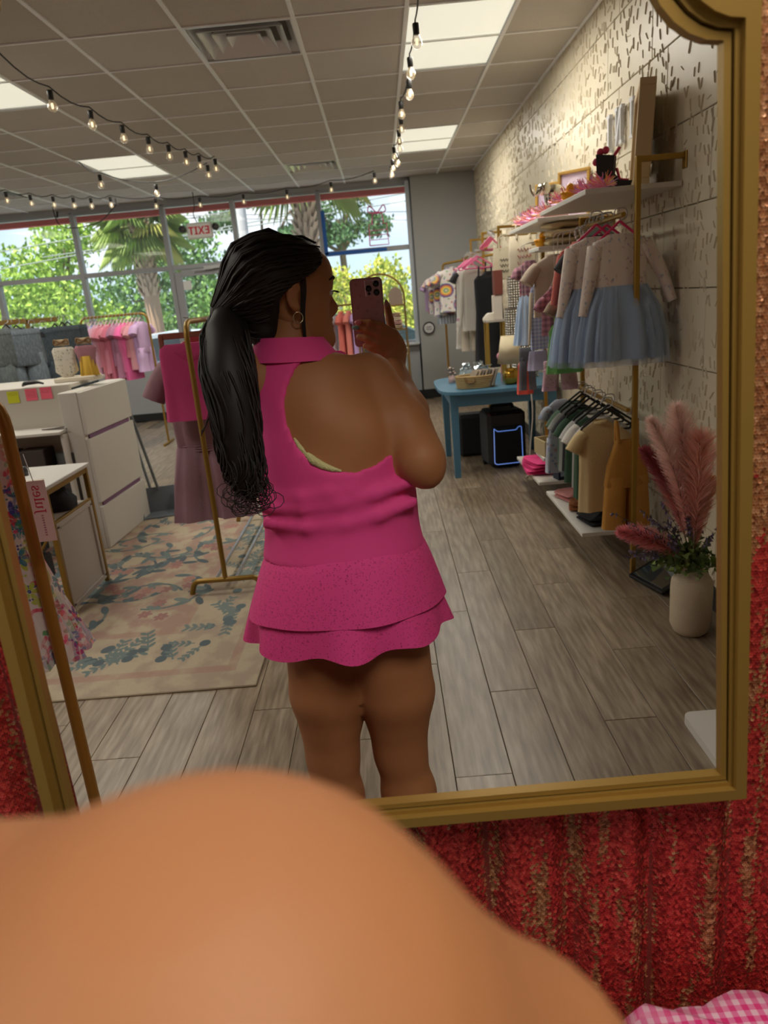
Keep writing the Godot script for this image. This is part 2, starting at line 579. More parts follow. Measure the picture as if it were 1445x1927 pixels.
func window_wall() -> void:
	var paint := mt("a3a7ab", 0.75)
	var s := st(false)
	bx(s, Vector3(-2.6, 0.385, BACK_Z - 0.1), Vector3(8.2, 0.77, 0.2))
	bx(s, Vector3(-2.6, 3.0, BACK_Z - 0.1), Vector3(8.2, 0.26, 0.2))
	bx(s, Vector3(0.95, 1.5, BACK_Z - 0.1), Vector3(0.9, 3.0, 0.2))
	bx(s, Vector3(-6.2, 1.5, BACK_Z - 0.1), Vector3(0.8, 3.0, 0.2))
	var wall := struct("wall_back", s, paint)
	s = st(false)
	bx(s, Vector3(0.945, 1.55, BACK_Z + 0.05), Vector3(0.85, 2.86, 0.1), 0.004)
	struct("wall_pier", s, mt("a9abab", 0.75))
	s = st(false)
	bx(s, Vector3(-2.55, 0.055, BACK_Z + 0.006), Vector3(7.7, 0.11, 0.012), 0.003)
	bx(s, Vector3(0.945, 0.055, BACK_Z + 0.106), Vector3(0.86, 0.11, 0.012), 0.003)
	struct("baseboard_back", s, mt("1c1c20", 0.5))
	s = st(false)
	bx(s, Vector3(WALL_X - 0.006, 0.055, -6.0), Vector3(0.012, 0.11, 9.0), 0.003)
	struct("baseboard_right", s, mt("1c1c20", 0.5))
	# aluminium shopfront: posts, rails, panes
	var alu := mt("9b9ea2", 0.45, 0.35)
	var glass := StandardMaterial3D.new()
	glass.transparency = BaseMaterial3D.TRANSPARENCY_ALPHA
	glass.albedo_color = Color(0.9, 0.97, 0.98, 0.06)
	glass.roughness = 0.03
	glass.metallic_specular = 0.2
	mats["glass"] = glass
	var xs := [0.50, -0.72, -1.88, -2.83, -4.05, -5.25]
	for k in 5:
		var x1: float = xs[k]
		var x0: float = xs[k + 1]
		var door := k == 2
		var o := Node3D.new()
		o.name = "window_%d" % (k + 1)
		add_child(o)
		o.set_meta("kind", "structure")
		o.position = Vector3((x0 + x1) / 2, 0, BACK_Z - 0.06)
		var w := x1 - x0
		var top := 2.855
		for side in [[-w / 2, "post"]] + ([[w / 2, "post"]] if k == 0 else []):
			s = st(false)
			bx(s, Vector3(side[0], (top + 0.77) / 2 if not door else 1.43, 0), Vector3(0.06, top - (0.77 if not door else 0.0), 0.11), 0.004)
			part(o, "post", s, alu)
		for r in [[top, 0.05], [2.06, 0.06]] + ([] if door else [[0.79, 0.06]]):
			s = st(false)
			bx(s, Vector3(0, r[0], 0), Vector3(w - 0.06, r[1], 0.1), 0.004)
			part(o, "rail", s, alu)
		for r in [[2.09, top - 0.025]] + ([] if door else [[0.82, 2.03]]):
			s = st(false)
			bx(s, Vector3(0, (r[0] + r[1]) / 2, 0), Vector3(w - 0.06, r[1] - r[0], 0.008))
			part(o, "pane", s, glass)
		if door:
			var dr := Node3D.new()
			dr.name = "door_1"
			add_child(dr)
			dr.set_meta("kind", "structure")
			dr.position = o.position
			for b in [[-w / 2 + 0.08, 1.0, 0.1, 2.0], [w / 2 - 0.08, 1.0, 0.1, 2.0], [0, 1.98, w - 0.26, 0.09], [0, 0.12, w - 0.26, 0.24]]:
				s = st(false)
				bx(s, Vector3(b[0], b[1], 0.01), Vector3(b[2], b[3], 0.06), 0.004)
				part(dr, "door_rail", s, alu)
			s = st(false)
			bx(s, Vector3(0, 1.09, 0.01), Vector3(w - 0.26, 1.7, 0.008))
			part(dr, "pane", s, glass)
			s = st(false)
			bx(s, Vector3(0.12, 2.03, 0.08), Vector3(0.26, 0.05, 0.05), 0.006)
			bx(s, Vector3(-0.02, 2.005, 0.11), Vector3(0.28, 0.014, 0.014), 0.002)
			part(dr, "door_closer", s, mt("b5b7b8", 0.4, 0.4))
			s = st(false)
			tube(s, bend([Vector3(0.3, 0.95, 0.03), Vector3(0.3, 0.95, 0.09), Vector3(0.3, 1.25, 0.09), Vector3(0.3, 1.25, 0.03)], 0.02), 0.012)
			part(dr, "handle", s, mt("b5b7b8", 0.3, 0.7))
			var nt := st(false)
			bx(nt, Vector3(-0.31, 1.82, 0.02), Vector3(0.12, 0.12, 0.003))
			var note := part(self, "paper_notice", nt, mt("dfe3e2", 0.8))
			note.position = o.position + Vector3(0.02, 0, 0)
			tag(note, "small pale paper notice taped in the corner of the glass door", "notice")
			var dl := part(self, "door_lettering", flip_text("Pride", 0.13, 0.004, "Droid Serif"), mt("d34a72", 0.7))
			dl.position = o.position + Vector3(0.05, 1.25, 0.02)
			tag(dl, "faint pink script lettering on the glass door, read backwards", "lettering")
	# ledge under the panes
	s = st(false)
	bx(s, Vector3(-0.11, 0.775, BACK_Z + 0.05), Vector3(1.22, 0.03, 0.14), 0.004)
	struct("trim_1", s, mt("c9ced2", 0.5))
	s = st(false)
	bx(s, Vector3(0.475, 1.83, BACK_Z + 0.03), Vector3(0.05, 2.1, 0.1), 0.004)
	struct("trim_2", s, mt("b4bcc6", 0.5))
	# blue tape round one pane
	s = st(false)
	bx(s, Vector3(-0.675, 2.33, BACK_Z + 0.002), Vector3(0.05, 0.56, 0.003))
	bx(s, Vector3(-0.27, 2.055, BACK_Z + 0.002), Vector3(0.84, 0.045, 0.003))
	var tp := part(self, "blue_tape", s, mt("1d5fb4", 0.6))
	tag(tp, "strips of blue painter's tape along the post and rail of the right-hand window", "tape")
	# gift bag drawn on the glass in pink
	s = st()
	var g := [Vector3(-0.13, 0, 0), Vector3(0.13, 0, 0), Vector3(0.12, 0.27, 0), Vector3(-0.12, 0.27, 0), Vector3(-0.13, 0, 0)]
	tube(s, g, 0.008, 5)
	tube(s, bend([Vector3(-0.08, 0.27, 0), Vector3(-0.06, 0.42, 0), Vector3(0.06, 0.42, 0), Vector3(0.08, 0.27, 0)], 0.06), 0.007, 5)
	for sx in [-1.0, 1.0]:
		tube(s, bend([Vector3(0, 0.40, 0), Vector3(sx * 0.10, 0.52, 0), Vector3(sx * 0.13, 0.42, 0), Vector3(0, 0.40, 0)], 0.04), 0.008, 5)
	for k in 3: tube(s, [Vector3(-0.12, 0.07 + k * 0.06, 0), Vector3(0.12, 0.07 + k * 0.06, 0)], 0.005, 5)
	var gp := part(self, "gift_bag_drawing", s, mt("f070a8", 0.7))
	gp.position = at(714, 461, BACK_Z - 0.03)
	tag(gp, "pink gift bag with a bow drawn on the window pane", "drawing")

func ceiling_fittings() -> void:
	var white := mt("c4c8ca", 0.5)
	var glow := StandardMaterial3D.new()
	glow.albedo_color = Color("c9c7ba")
	glow.emission_enabled = true
	glow.emission = Color(1.0, 0.985, 0.90)
	glow.emission_energy_multiplier = 0.7
	var names := {"1_0": "lit ceiling panel nearest the right-hand wall, large and close", "1_5": "smaller lit ceiling panel farther along beside the bulb string at right",
		"-4_0": "lit ceiling panel cut off by the left edge above the first bulb string", "-4_5": "lit ceiling panel farther back between the two left-hand bulb strings",
		"-9_0": "lit ceiling panel out towards the far left wall", "-9_5": "lit ceiling panel at the far left by the windows", "-9_-5": "lit ceiling panel at the far left near the mirror wall",
		"-4_-5": "lit ceiling panel over the desk near the mirror wall",
		"1_-7": "lit ceiling panel over the near part of the shop, right", "-4_-7": "lit ceiling panel over the near part of the shop, left"}
	for c in [1, -4, -9]:
		for r in [-5, 0, 5, -7]:
			if c == -9 and r == -7 or c == 1 and r == -5: continue
			var p := Vector3(col(c) + 0.305, CEIL, row(r) - 0.61)
			if r == -7: p.z = 0.29
			var o := thing("ceiling_light", names["%d_%d" % [c, r]], "ceiling light", p, 0.0, "lit panels in the ceiling")
			var s := st(false)
			for q in [[-0.295, 0, 0.012, 1.2], [0.295, 0, 0.012, 1.2], [0, 0.595, 0.58, 0.012], [0, -0.595, 0.58, 0.012]]:
				bx(s, Vector3(q[0], 0.004, q[1]), Vector3(q[2], 0.014, q[3]), 0.002)
			part(o, "frame", s, white)
			s = st(false)
			bx(s, Vector3(0, 0.012, 0), Vector3(0.578, 0.008, 1.178))
			part(o, "diffuser", s, glow)
			var l := AreaLight3D.new()
			l.name = "panel_light"
			l.area_size = Vector2(0.56, 1.16)
			l.light_color = Color(1.0, 0.975, 0.92)
			l.light_energy = 3.6 if r == -7 else 2.9
			l.shadow_enabled = true
			l.position = Vector3(0, -0.012, 0)
			l.rotation.x = -PI / 2
			o.add_child(l)
	# air vents: stepped square cones
	var shiny := mt("dfe2e4", 0.3, 0.35)
	for k in 3:
		var p: Vector3 = [Vector3(col(-1) + 0.305, CEIL, row(0) - 0.305), Vector3(col(-1) + 0.305, CEIL, row(7) - 0.305), Vector3(col(-7) + 0.305, CEIL, row(7) - 0.305)][k]
		var o := thing("air_vent", ["square metal air vent with stepped cones, the large near one", "square metal air vent far back near the windows", "metal air vent at the left edge by the bulb string"][k], "vent", p, 0, "square vents in the ceiling")
		for q in 4:
			var s := st(false)
			var a: float = [0.295, 0.235, 0.165, 0.095][q]
			var b := a - 0.05
			var y0: float = [0.0, -0.012, -0.006, 0.0][q]
			for e in 4:
				var m := Basis(Vector3.UP, e * PI / 2)
				quad(s, m * Vector3(-a, y0, a), m * Vector3(a, y0, a), m * Vector3(b, y0 + 0.055, b), m * Vector3(-b, y0 + 0.055, b))
				quad(s, m * Vector3(-b, y0 + 0.06, b), m * Vector3(b, y0 + 0.06, b), m * Vector3(a, y0 + 0.005, a), m * Vector3(-a, y0 + 0.005, a))
				quad(s, m * Vector3(-a, y0, a), m * Vector3(-a, y0 + 0.005, a), m * Vector3(a, y0 + 0.005, a), m * Vector3(a, y0, a))
			part(o, "cone", s, shiny)
		var s2 := st(false)
		for q in [[-0.295, 0, 0.02, 0.6], [0.295, 0, 0.02, 0.6], [0, 0.295, 0.57, 0.02], [0, -0.295, 0.57, 0.02]]:
			bx(s2, Vector3(q[0], 0.0, q[1]), Vector3(q[2], 0.012, q[3]), 0.002)
		part(o, "frame", s2, shiny)
		s2 = st(false)
		bx(s2, Vector3(0, 0.07, 0), Vector3(0.58, 0.006, 0.58))
		part(o, "backing", s2, mt("4a4c4e", 0.6, 0.3))
	# strings of bulbs
	var st1 := [[0, 108], [93, 170], [169, 208], [229, 236], [278, 258], [316, 273], [348, 285], [374, 293], [404, 299]]
	var st1b := [[150, 310], [187, 329], [293, 347], [390, 311]]
	var stw := [[-40, 360], [10, 361], [56, 367], [99, 370], [137, 372], [170, 373], [207, 371], [292, 374], [375, 372], [457, 366], [539, 357], [622, 343], [704, 325]]
	var st2 := [[790, -40], [782, 44], [771, 108], [769, 151], [754, 191], [754, 221], [750, 245], [751, 261], [741, 277], [747, 290], [738, 301], [736, 313]]
	bulb_string(st1, 2.78, "string of small clear bulbs running from the left edge towards the windows")
	bulb_string(st1b, 2.72, "short sagging string of clear bulbs below the back left ceiling panel")
	bulb_string(stw, 2.78, "string of clear bulbs along the top of the shop windows")
	bulb_string(st2, 2.78, "string of clear bulbs beside the right-hand ceiling panels")
	# exit sign
	var ex := thing("exit_sign", "white exit sign with red letters hanging before the windows, read backwards", "exit sign", at(376, 434, -10.1), 0)
	var s := st(false)
	bx(s, Vector3.ZERO, Vector3(0.34, 0.2, 0.05), 0.02)
	part(ex, "case", s, mt("d9dbd6", 0.6))
	var tx := part(ex, "letters", flip_text("EXIT", 0.135, 0.006, "Droid Sans", true, true), mt("c8283c", 0.6))
	tx.position.z = 0.027
	for sx in [-1.0, 1.0]:
		s = st()
		ball(s, Vector3(sx * 0.215, 0.03, 0.0), Vector3(0.045, 0.045, 0.04), 12)
		lathe(s, [[0.0, -0.02], [0.04, -0.02], [0.045, 0.02], [0.03, 0.022]], Vector3(sx * 0.215, 0.03, 0.03), 14, Basis(Vector3.RIGHT, PI / 2))
		part(ex, "emergency_lamp", s, mt("4c4a48", 0.5))
	s = st()
	var top := Vector3(-0.02, 0.36, 0)
	tube(s, bend([Vector3(-0.02, 0.1, 0), Vector3(-0.06, 0.2, 0), Vector3(-0.02, 0.3, 0), top + Vector3(0, 0.12, 0)], 0.05), 0.006, 6)
	part(ex, "cord", s, mt("2a2928", 0.6))
	# loose black cables hanging from the ceiling edge by the left windows
	s = st()
	tube(s, bend([at(101, 400, -10.1) * Vector3(1, 0, 1) + Vector3(0, CEIL, 0), at(101, 400, -10.1), at(112, 428, -10.1), at(140, 430, -10.1), at(190, 420, -10.1), at(219, 385, -10.0), at(219, 385, -10.0) * Vector3(1, 0, 1) + Vector3(0, CEIL, 0)], 0.2), 0.006, 6)
	tube(s, [at(108, 398, -10.1), at(108, 410, -10.1)], 0.012, 6)
	var cb := part(self, "loose_cable", s, mt("232222", 0.6))
	tag(cb, "black cable looping down from the ceiling before the left windows", "cable")

func bulb_string(px: Array, h: float, label: String) -> void:
	var pts := px.map(func(p): return at_y(p[0], p[1], h))
	var o := thing("bulb_string", label, "string lights", pts[0], 0, "strings of bulbs under the ceiling")
	var path := []
	for k in pts.size() - 1:
		for i in 4:
			var t := i / 4.0
			path.append((pts[k] as Vector3).lerp(pts[k + 1], t) - pts[0] + Vector3(0, 0.02 - 0.03 * sin(PI * t), 0))
	path.append(pts[-1] - pts[0] + Vector3(0, 0.02, 0))
	var s := st()
	tube(s, path, 0.0045, 5)
	part(o, "cord", s, mt("262524", 0.6))
	if not mats.has("bulbglass"):
		var g := StandardMaterial3D.new()
		g.transparency = BaseMaterial3D.TRANSPARENCY_ALPHA
		g.albedo_color = Color(1.0, 0.93, 0.8, 0.22)
		g.roughness = 0.05
		mats["bulbglass"] = g
		var f := StandardMaterial3D.new()
		f.emission_enabled = true
		f.emission = Color(1.0, 0.88, 0.68)
		f.emission_energy_multiplier = 1.6
		mats["filament"] = f
		s = st()
		lathe(s, [[0.0, 0.0], [0.017, 0.0], [0.018, -0.01], [0.016, -0.05], [0.0, -0.052]].map(func(p): return [p[0], p[1]]), Vector3.ZERO, 10)
		mats["socket_mesh"] = done(s)
		s = st()
		lathe(s, [[0.0, -0.117], [0.012, -0.114], [0.023, -0.104], [0.028, -0.09], [0.025, -0.075], [0.016, -0.06], [0.013, -0.048]], Vector3.ZERO, 14)
		mats["bulb_mesh"] = done(s)
		s = st()
		lathe(s, [[0.0, -0.1], [0.007, -0.096], [0.007, -0.07], [0.0, -0.066]], Vector3.ZERO, 8)
		mats["filament_mesh"] = done(s)
	for k in range(1, pts.size()):
		var b := part(o, "socket", mats["socket_mesh"], mt("1d1c1c", 0.5))
		b.position = pts[k] - pts[0]
		part(b, "bulb", mats["bulb_mesh"], mats["bulbglass"])
		part(b, "filament", mats["filament_mesh"], mats["filament"])

# ---------- outside the windows ----------
func leaf_mesh(w: float, h: float) -> ArrayMesh:
	var s := st(false)
	quad(s, Vector3(0, 0, 0), Vector3(w / 2, h * 0.45, 0.02), Vector3(0, h, 0), Vector3(-w / 2, h * 0.45, 0.02))
	return done(s)

func leaf_mat() -> StandardMaterial3D:
	if not mats.has("leaf"):
		var m := StandardMaterial3D.new()
		m.vertex_color_use_as_albedo = true
		m.roughness = 0.7
		m.backlight_enabled = true
		m.backlight = Color(0.5, 0.55, 0.2)
		mats["leaf"] = m
	return mats["leaf"]

func tree(n: String, label: String, base: Vector3, th: float, tr: float, blobs: Array, count: int, size: float, cols: Array, grp: String) -> void:
	var o := thing(n, label, "tree", base, 0, grp)
	var s := st()
	var top := Vector3(0, th, 0)
	tube(s, [Vector3.ZERO, Vector3(0.05, th * 0.5, 0), top], [tr, tr * 0.8, tr * 0.55], 8)
	for b in blobs: tube(s, [top - Vector3(0, th * 0.25, 0), top.lerp(b[0], 0.6), b[0]], [tr * 0.5, tr * 0.3, tr * 0.1], 6)
	part(o, "trunk", s, mt("6a5844", 0.9))
	var xs := []
	var cs := []
	var vol := 0.0
	for b in blobs: vol += b[1] * b[1]
	for b in blobs:
		for k in int(count * b[1] * b[1] / vol):
			var d := Vector3(rng.randfn(), rng.randfn(), rng.randfn()).normalized()
			var r := pow(rng.randf(), 0.33) * (0.78 + 0.22 * sin(d.x * 9.0) * sin(d.y * 8.0 + 1.0) * sin(d.z * 7.0))
			var p: Vector3 = b[0] + d * r * b[1] * Vector3(1, b[2] if b.size() > 2 else 0.85, 1)
			xs.append(Transform3D(Basis(Vector3(rng.randfn(), rng.randfn(), rng.randfn()).normalized(), rr(0, TAU)).scaled(Vector3.ONE * rr(0.7, 1.3)), p))
			cs.append(hex(cols[rng.randi() % cols.size()]).srgb_to_linear() * rr(0.8, 1.2))
	many(o, "crown", leaf_mesh(size * 0.55, size), leaf_mat(), xs, cs)

func palm(label: String, base: Vector3, h: float, r: float, boots_from: float, fr: float, nf: int) -> void:
	var o := thing("palm_tree", label, "palm tree", base, 0)
	var s := st()
	tube(s, [Vector3.ZERO, Vector3(0.02, h * 0.4, 0), Vector3(0, h, 0)], [r * 1.15, r * 0.9, r], 12)
	part(o, "trunk", s, mt("a58a73", 0.95))
	s = st(false)
	var y := boots_from
	var q := 0
	while y < h:
		for i in 8:
			var a := TAU * (i + (q % 2) * 0.5) / 8 + rr(-0.1, 0.1)
			var d := Vector3(cos(a), 0, sin(a))
			var t := Vector3(-d.z, 0, d.x)
			var c := d * r * 0.92 + Vector3(0, y, 0)
			var tip := c + d * (r * 0.5) + Vector3(0, 0.2, 0) + t * rr(-0.04, 0.04)
			quad(s, c - t * 0.055, c + t * 0.055, tip + t * 0.02, tip - t * 0.02)
			quad(s, c + t * 0.055, c - t * 0.055, tip - t * 0.02 - d * 0.03, tip + t * 0.02 - d * 0.03)
		y += 0.085
		q += 1
	part(o, "boots", s, mt("b09a84", 0.95)).set_meta("kind", "stuff")
	var m := leaf_mat()
	for k in nf:
		var f := st(false)
		var a := TAU * k * 0.618
		var el := lerpf(1.2, -0.9, float(k) / nf)
		var d := Vector3(cos(a) * cos(el), sin(el), sin(a) * cos(el)).normalized()
		var c := Vector3(0, h, 0) + d * fr * 0.45 - Vector3(0, fr * 0.05, 0)
		var side := d.cross(Vector3.UP).normalized()
		var green := hex(["8aa35a", "9db368", "b9b96a", "7b9650"][k % 4]).srgb_to_linear()
		f.set_color(green)
		tube(f, [Vector3(0, h, 0), c], 0.015, 4)
		for i in range(-9, 10):
			var ang := i * 0.155
			var bd := (d * cos(ang) + side * sin(ang)).normalized()
			var l := fr * (0.75 - absf(i) * 0.025)
			var w := d.cross(side) * 0.012 + bd.cross(d.cross(side)) * 0.022
			var mid := c + bd * l * 0.6
			var end := c + bd * l + Vector3(0, -0.28 * fr, 0)
			quad(f, c, mid + w, end, mid - w)
		var pf := part(o, "frond", f, m)
		pf.name = "frond"

func car(label: String, p: Vector3, yaw: float, c: String) -> void:
	var o := thing("car", label, "car", p, yaw)
	var body := PackedVector2Array([Vector2(-2.2, 0.35), Vector2(-2.25, 0.62), Vector2(-2.1, 0.86), Vector2(-1.2, 0.95), Vector2(1.9, 0.98), Vector2(2.2, 0.86), Vector2(2.25, 0.5), Vector2(2.15, 0.32), Vector2(1.8, 0.28), Vector2(-1.9, 0.28)])
	var s := st(false)
	ext(s, body, 1.76)
	part(o, "body", s, mt(c, 0.3, 0.2))
	s = st(false)
	ext(s, PackedVector2Array([Vector2(-1.25, 0.93), Vector2(-0.45, 1.42), Vector2(0.2, 1.48), Vector2(1.1, 1.42), Vector2(1.95, 0.97)]), 1.5)
	part(o, "cabin", s, mt(c, 0.3, 0.2))
	for z in [-0.76, 0.76]:
		s = st(false)
		ext(s, PackedVector2Array([Vector2(-1.05, 0.98), Vector2(-0.42, 1.36), Vector2(0.2, 1.41), Vector2(1.02, 1.36), Vector2(1.65, 1.0)]), 0.02, Transform3D(Basis.IDENTITY, Vector3(0, 0, z)))
		part(o, "side_window", s, mt("2b3640", 0.08))
	for e in [[-0.86, 1.175, 0.55], [1.53, 1.2, -0.55]]:
		s = st(false)
		bx(s, Vector3(e[0], e[1], 0), Vector3(0.9, 0.02, 1.36), 0.004, Basis(Vector3.BACK, e[2] + (0.0 if e[0] < 0 else 0.05)))
		part(o, "windscreen", s, mt("9fb4c4", 0.06))
	for x in [-1.35, 1.4]:
		for z in [-0.8, 0.8]:
			s = st()
			lathe(s, [[0.0, -0.1], [0.28, -0.1], [0.32, -0.07], [0.32, 0.07], [0.28, 0.1], [0.0, 0.1]], Vector3(x, 0.32, z), 18, Basis(Vector3.RIGHT, PI / 2))
			part(o, "wheel", s, mt("1c1c1e", 0.8))

func outdoors() -> void:
	var g := -0.33
	var s := st(false)
	bx(s, Vector3(-3, -0.12, -11.55), Vector3(40, 0.2, 1.7), 0.01)
	struct("pavement", s, mt("c9c4b8", 0.9))
	s = st(false)
	bx(s, Vector3(-3, g - 0.2, -16.4), Vector3(60, 0.2, 9.0))
	struct("ground_1", s, mt("a3a19d", 0.95))
	s = st(false)
	bx(s, Vector3(-3, g - 0.2, -46), Vector3(140, 0.3, 51))
	struct("ground_2", s, mt("86994f", 0.95))
	s = st(false)      # red edge of the shopfront canopy
	bx(s, Vector3(-3.1, 2.955, -11.3), Vector3(8.6, 0.24, 0.1), 0.01)
	bx(s, Vector3(-3.1, 3.15, -10.95), Vector3(8.6, 0.06, 0.8), 0.01)
	struct("canopy", s, mt("c0504e", 0.7))
	var bright := ["7ea53a", "94b94a", "a6c653", "6d9434", "b4cf66"]
	var mid := ["5f8a45", "6f9a50", "55803f", "83a85c"]
	var deep := ["456a45", "507850", "3c5f3f", "648a5c"]
	var yellow := ["a3b53f", "b9c24a", "c8c957", "8aa33c", "d2cf60"]
	var far := "trees beyond the car park"
	tree("broadleaf_tree", "bright green leafy tree outside the left-hand window panes", Vector3(-9.2, g, -21.5), 2.0, 0.14, [[Vector3(-0.4, 3.0, 0), 1.5], [Vector3(0.7, 3.9, 0.2), 1.1], [Vector3(0.5, 2.2, 0.6), 1.2], [Vector3(-1.2, 2.2, 0.4), 1.2], [Vector3(1.4, 1.6, 0.3), 0.9], [Vector3(1.1, 4.7, 0), 0.6]], 5200, 0.17, bright, far)
	tree("broadleaf_tree", "paler leafy tree at the far left edge of the windows", Vector3(-12.6, g, -23), 2.0, 0.14, [[Vector3(0, 3.2, 0), 1.5], [Vector3(0.6, 2.0, 0.5), 1.4], [Vector3(-0.8, 2.0, 0), 1.4]], 3200, 0.18, bright.slice(0, 4) + mid, far)
	tree("broadleaf_tree", "dark green tree mass behind the nearer palm trunk", Vector3(-7.0, g, -26.5), 2.4, 0.2, [[Vector3(0, 3.6, 0), 2.1], [Vector3(1.5, 2.2, 0.4), 1.7], [Vector3(-1.6, 2.3, 0), 1.8], [Vector3(0.1, 1.5, 0.8), 1.6]], 5600, 0.2, deep + mid, far)
	tree("broadleaf_tree", "mid green tree seen through the glass door", Vector3(-3.7, g, -25), 2.0, 0.2, [[Vector3(0, 2.6, 0), 1.6], [Vector3(1.3, 1.9, 0.3), 1.4], [Vector3(-1.3, 1.8, 0.2), 1.4], [Vector3(0.4, 1.2, 0.8), 1.2]], 4600, 0.19, mid, far)
	tree("pine_tree", "thin blue-green pine behind the exit sign with sky showing through", Vector3(-4.4, g, -30), 4.4, 0.16, [[Vector3(-1.4, 5.0, 0), 0.9, 0.5], [Vector3(1.3, 4.2, 0), 1.0, 0.5], [Vector3(0.2, 5.7, 0), 1.0, 0.5], [Vector3(1.9, 5.5, 0), 0.8, 0.5], [Vector3(-0.9, 3.6, 0), 0.9, 0.5]], 1900, 0.2, deep, far)
	tree("pine_tree", "loose blue-green pine in the upper right window", Vector3(-1.2, g, -27), 4.4, 0.16, [[Vector3(0.4, 5.0, 0), 0.9, 0.6], [Vector3(1.2, 4.1, 0), 0.8, 0.6], [Vector3(0.0, 3.9, 0), 0.9, 0.6], [Vector3(-0.8, 4.6, 0), 0.9, 0.6], [Vector3(0.8, 5.7, 0), 0.7, 0.6], [Vector3(-1.6, 3.6, 0), 0.9]], 2900, 0.18, deep, far)
	for k in 4:
		tree("hedge_shrub", ["yellow-green shrub behind the phone, its top against the sky", "yellow-green shrub at the right edge of the windows", "yellow-green shrub just right of the woman's face", "low yellow-green shrub seen past the woman's head by the door"][k], Vector3([0.15, 1.5, -1.1, -2.6][k], g, [-19, -18.6, -19.5, -21][k]), 0.8, 0.07, [[Vector3(0, 2.1, 0), 0.85 - 0.06 * k], [Vector3(0.5, 1.3, 0.3), 0.85], [Vector3(-0.5, 1.2, 0.3), 0.85], [Vector3(0.1, 0.6, 0.5), 0.75]], 3000, 0.13, yellow, "yellow-green shrubs edging the car park")
	palm("palm tree with a smooth pale trunk left of the glass door", Vector3(-5.12, g, -17), 3.72, 0.19, 2.2, 1.0, 30)
	palm("shaggy palm trunk right above the woman's head", Vector3(-1.22, g, -14), 4.6, 0.2, 1.4, 1.35, 30)
	car("pale blue car parked outside the glass door", Vector3(-4.2, g, -14.2), 0.15, "c5d6e6")
	car("dark green car parked behind the woman's phone", Vector3(-1.2, g, -16.4), 0.0, "3d5a5c")
	car("white car parked at the right end of the windows", Vector3(1.9, g, -13.2), 0.0, "d9dde2")
	car("blue car parked behind the rack of pink clothes", Vector3(-9.1, g, -14.4), 0.1, "6fa3d0")
	var w := [[0, 470, 310, 415], [0, 503, 300, 447], [450, 425, 600, 401], [600, 398, 772, 394], [640, 410, 772, 410]]
	for k in w.size():
		var a := at(w[k][0], w[k][1], -20)
		var b := at(w[k][2], w[k][3], -20)
		a += (a - b) * 2.5
		b += (b - a) * 0.8
		s = st()
		var pts := []
		for i in 13: pts.append(a.lerp(b, i / 12.0) - Vector3(0, sin(PI * i / 12.0) * 0.05, 0))
		tube(s, pts, 0.014 if k < 3 else 0.008, 5)
		tag(part(self, "power_line", s, mt("8f999c" if k < 3 else "454b50", 0.6)), ["upper pale power line across the left-hand windows", "lower pale power line across the left-hand windows", "pale power line above the woman's head", "upper thin dark power line in the upper right window", "lower thin dark power line in the upper right window"][k], "power line", "power lines outside")
	s = st()
	tube(s, [at(449, 380, -12.9) * Vector3(1, 0, 1) + Vector3(0, g, 0), at(449, 380, -12.9) + Vector3(0, 1.2, 0)], 0.1, 10)
	tag(part(self, "utility_pole", s, mt("c4cad0", 0.8)), "pale utility pole outside beside the woman's head", "pole")

# ---------- clothes ----------
func loft(s: SurfaceTool, rings: Array, n := 36, nf := 7, ph := 0.0, flat := 0.7) -> void:   # rings: [y, half width, half depth, fold depth, x shift]
	s.set_smooth_group(0)
	var g := []
	for r in rings:
		var row := []
		for i in n:
			var a := TAU * i / n
			var c := cos(a)
			var sn := sin(a)
			var f: float = 1.0 + r[3] * sin(nf * a + ph) + r[3] * 0.5 * sin((nf * 2 + 1) * a + ph * 2.3 + r[0] * 6.0)
			var k := pow(absf(c), flat) * signf(c)
			var m := pow(absf(sn), flat) * signf(sn)
			row.append(Vector3(r[1] * k * (1.0 + (f - 1.0) * 0.35) + (r[4] if r.size() > 4 else 0.0), r[0], -r[2] * m * f))
		g.append(row)
	for k in rings.size() - 1:
		var up: bool = rings[k + 1][0] > rings[k][0]
		for i in n:
			var j := (i + 1) % n
			if up: quad(s, g[k][i], g[k][j], g[k + 1][j], g[k + 1][i])
			else: quad(s, g[k + 1][i], g[k + 1][j], g[k][j], g[k][i])
	# close the top
	for i in range(1, n - 1): tri(s, g[0][0], g[0][i], g[0][i + 1])

func sleeve(s: SurfaceTool, a: Vector3, b: Vector3, r0: float, r1: float, sag := 0.02) -> void:
	var pts := []
	var rad := []
	for k in 7:
		var t := k / 6.0
		pts.append(a.lerp(b, t) + Vector3(0, sin(PI * t) * sag, 0))
		rad.append(lerpf(r0, r1, t) * (1.0 + 0.06 * sin(t * 19.0)))
	tube(s, pts, rad, 10)

func hanger(p: Vector3, yaw: float, w: float, c: String, label: String, grp: String) -> Node3D:
	var o := thing("clothes_hanger", label, "hanger", p, yaw, grp)
	var s := st()
	tube(s, bend([Vector3(0.0, 0.045, 0), Vector3(0.035, 0.06, 0), Vector3(0.03, 0.1, 0), Vector3(-0.02, 0.1, 0), Vector3(-0.028, 0.07, 0)], 0.025, 4), 0.0028, 5)
	part(o, "hook", s, mt("b8babc", 0.35, 0.6))
	s = st()
	tube(s, bend([Vector3(0, 0.045, 0), Vector3(-w, -0.045, 0), Vector3(-w * 0.96, -0.065, 0), Vector3(w * 0.96, -0.065, 0), Vector3(w, -0.045, 0), Vector3(0, 0.045, 0)], 0.02, 3), 0.006, 6)
	part(o, "shoulder_bar", s, mt(c, 0.4))
	return o

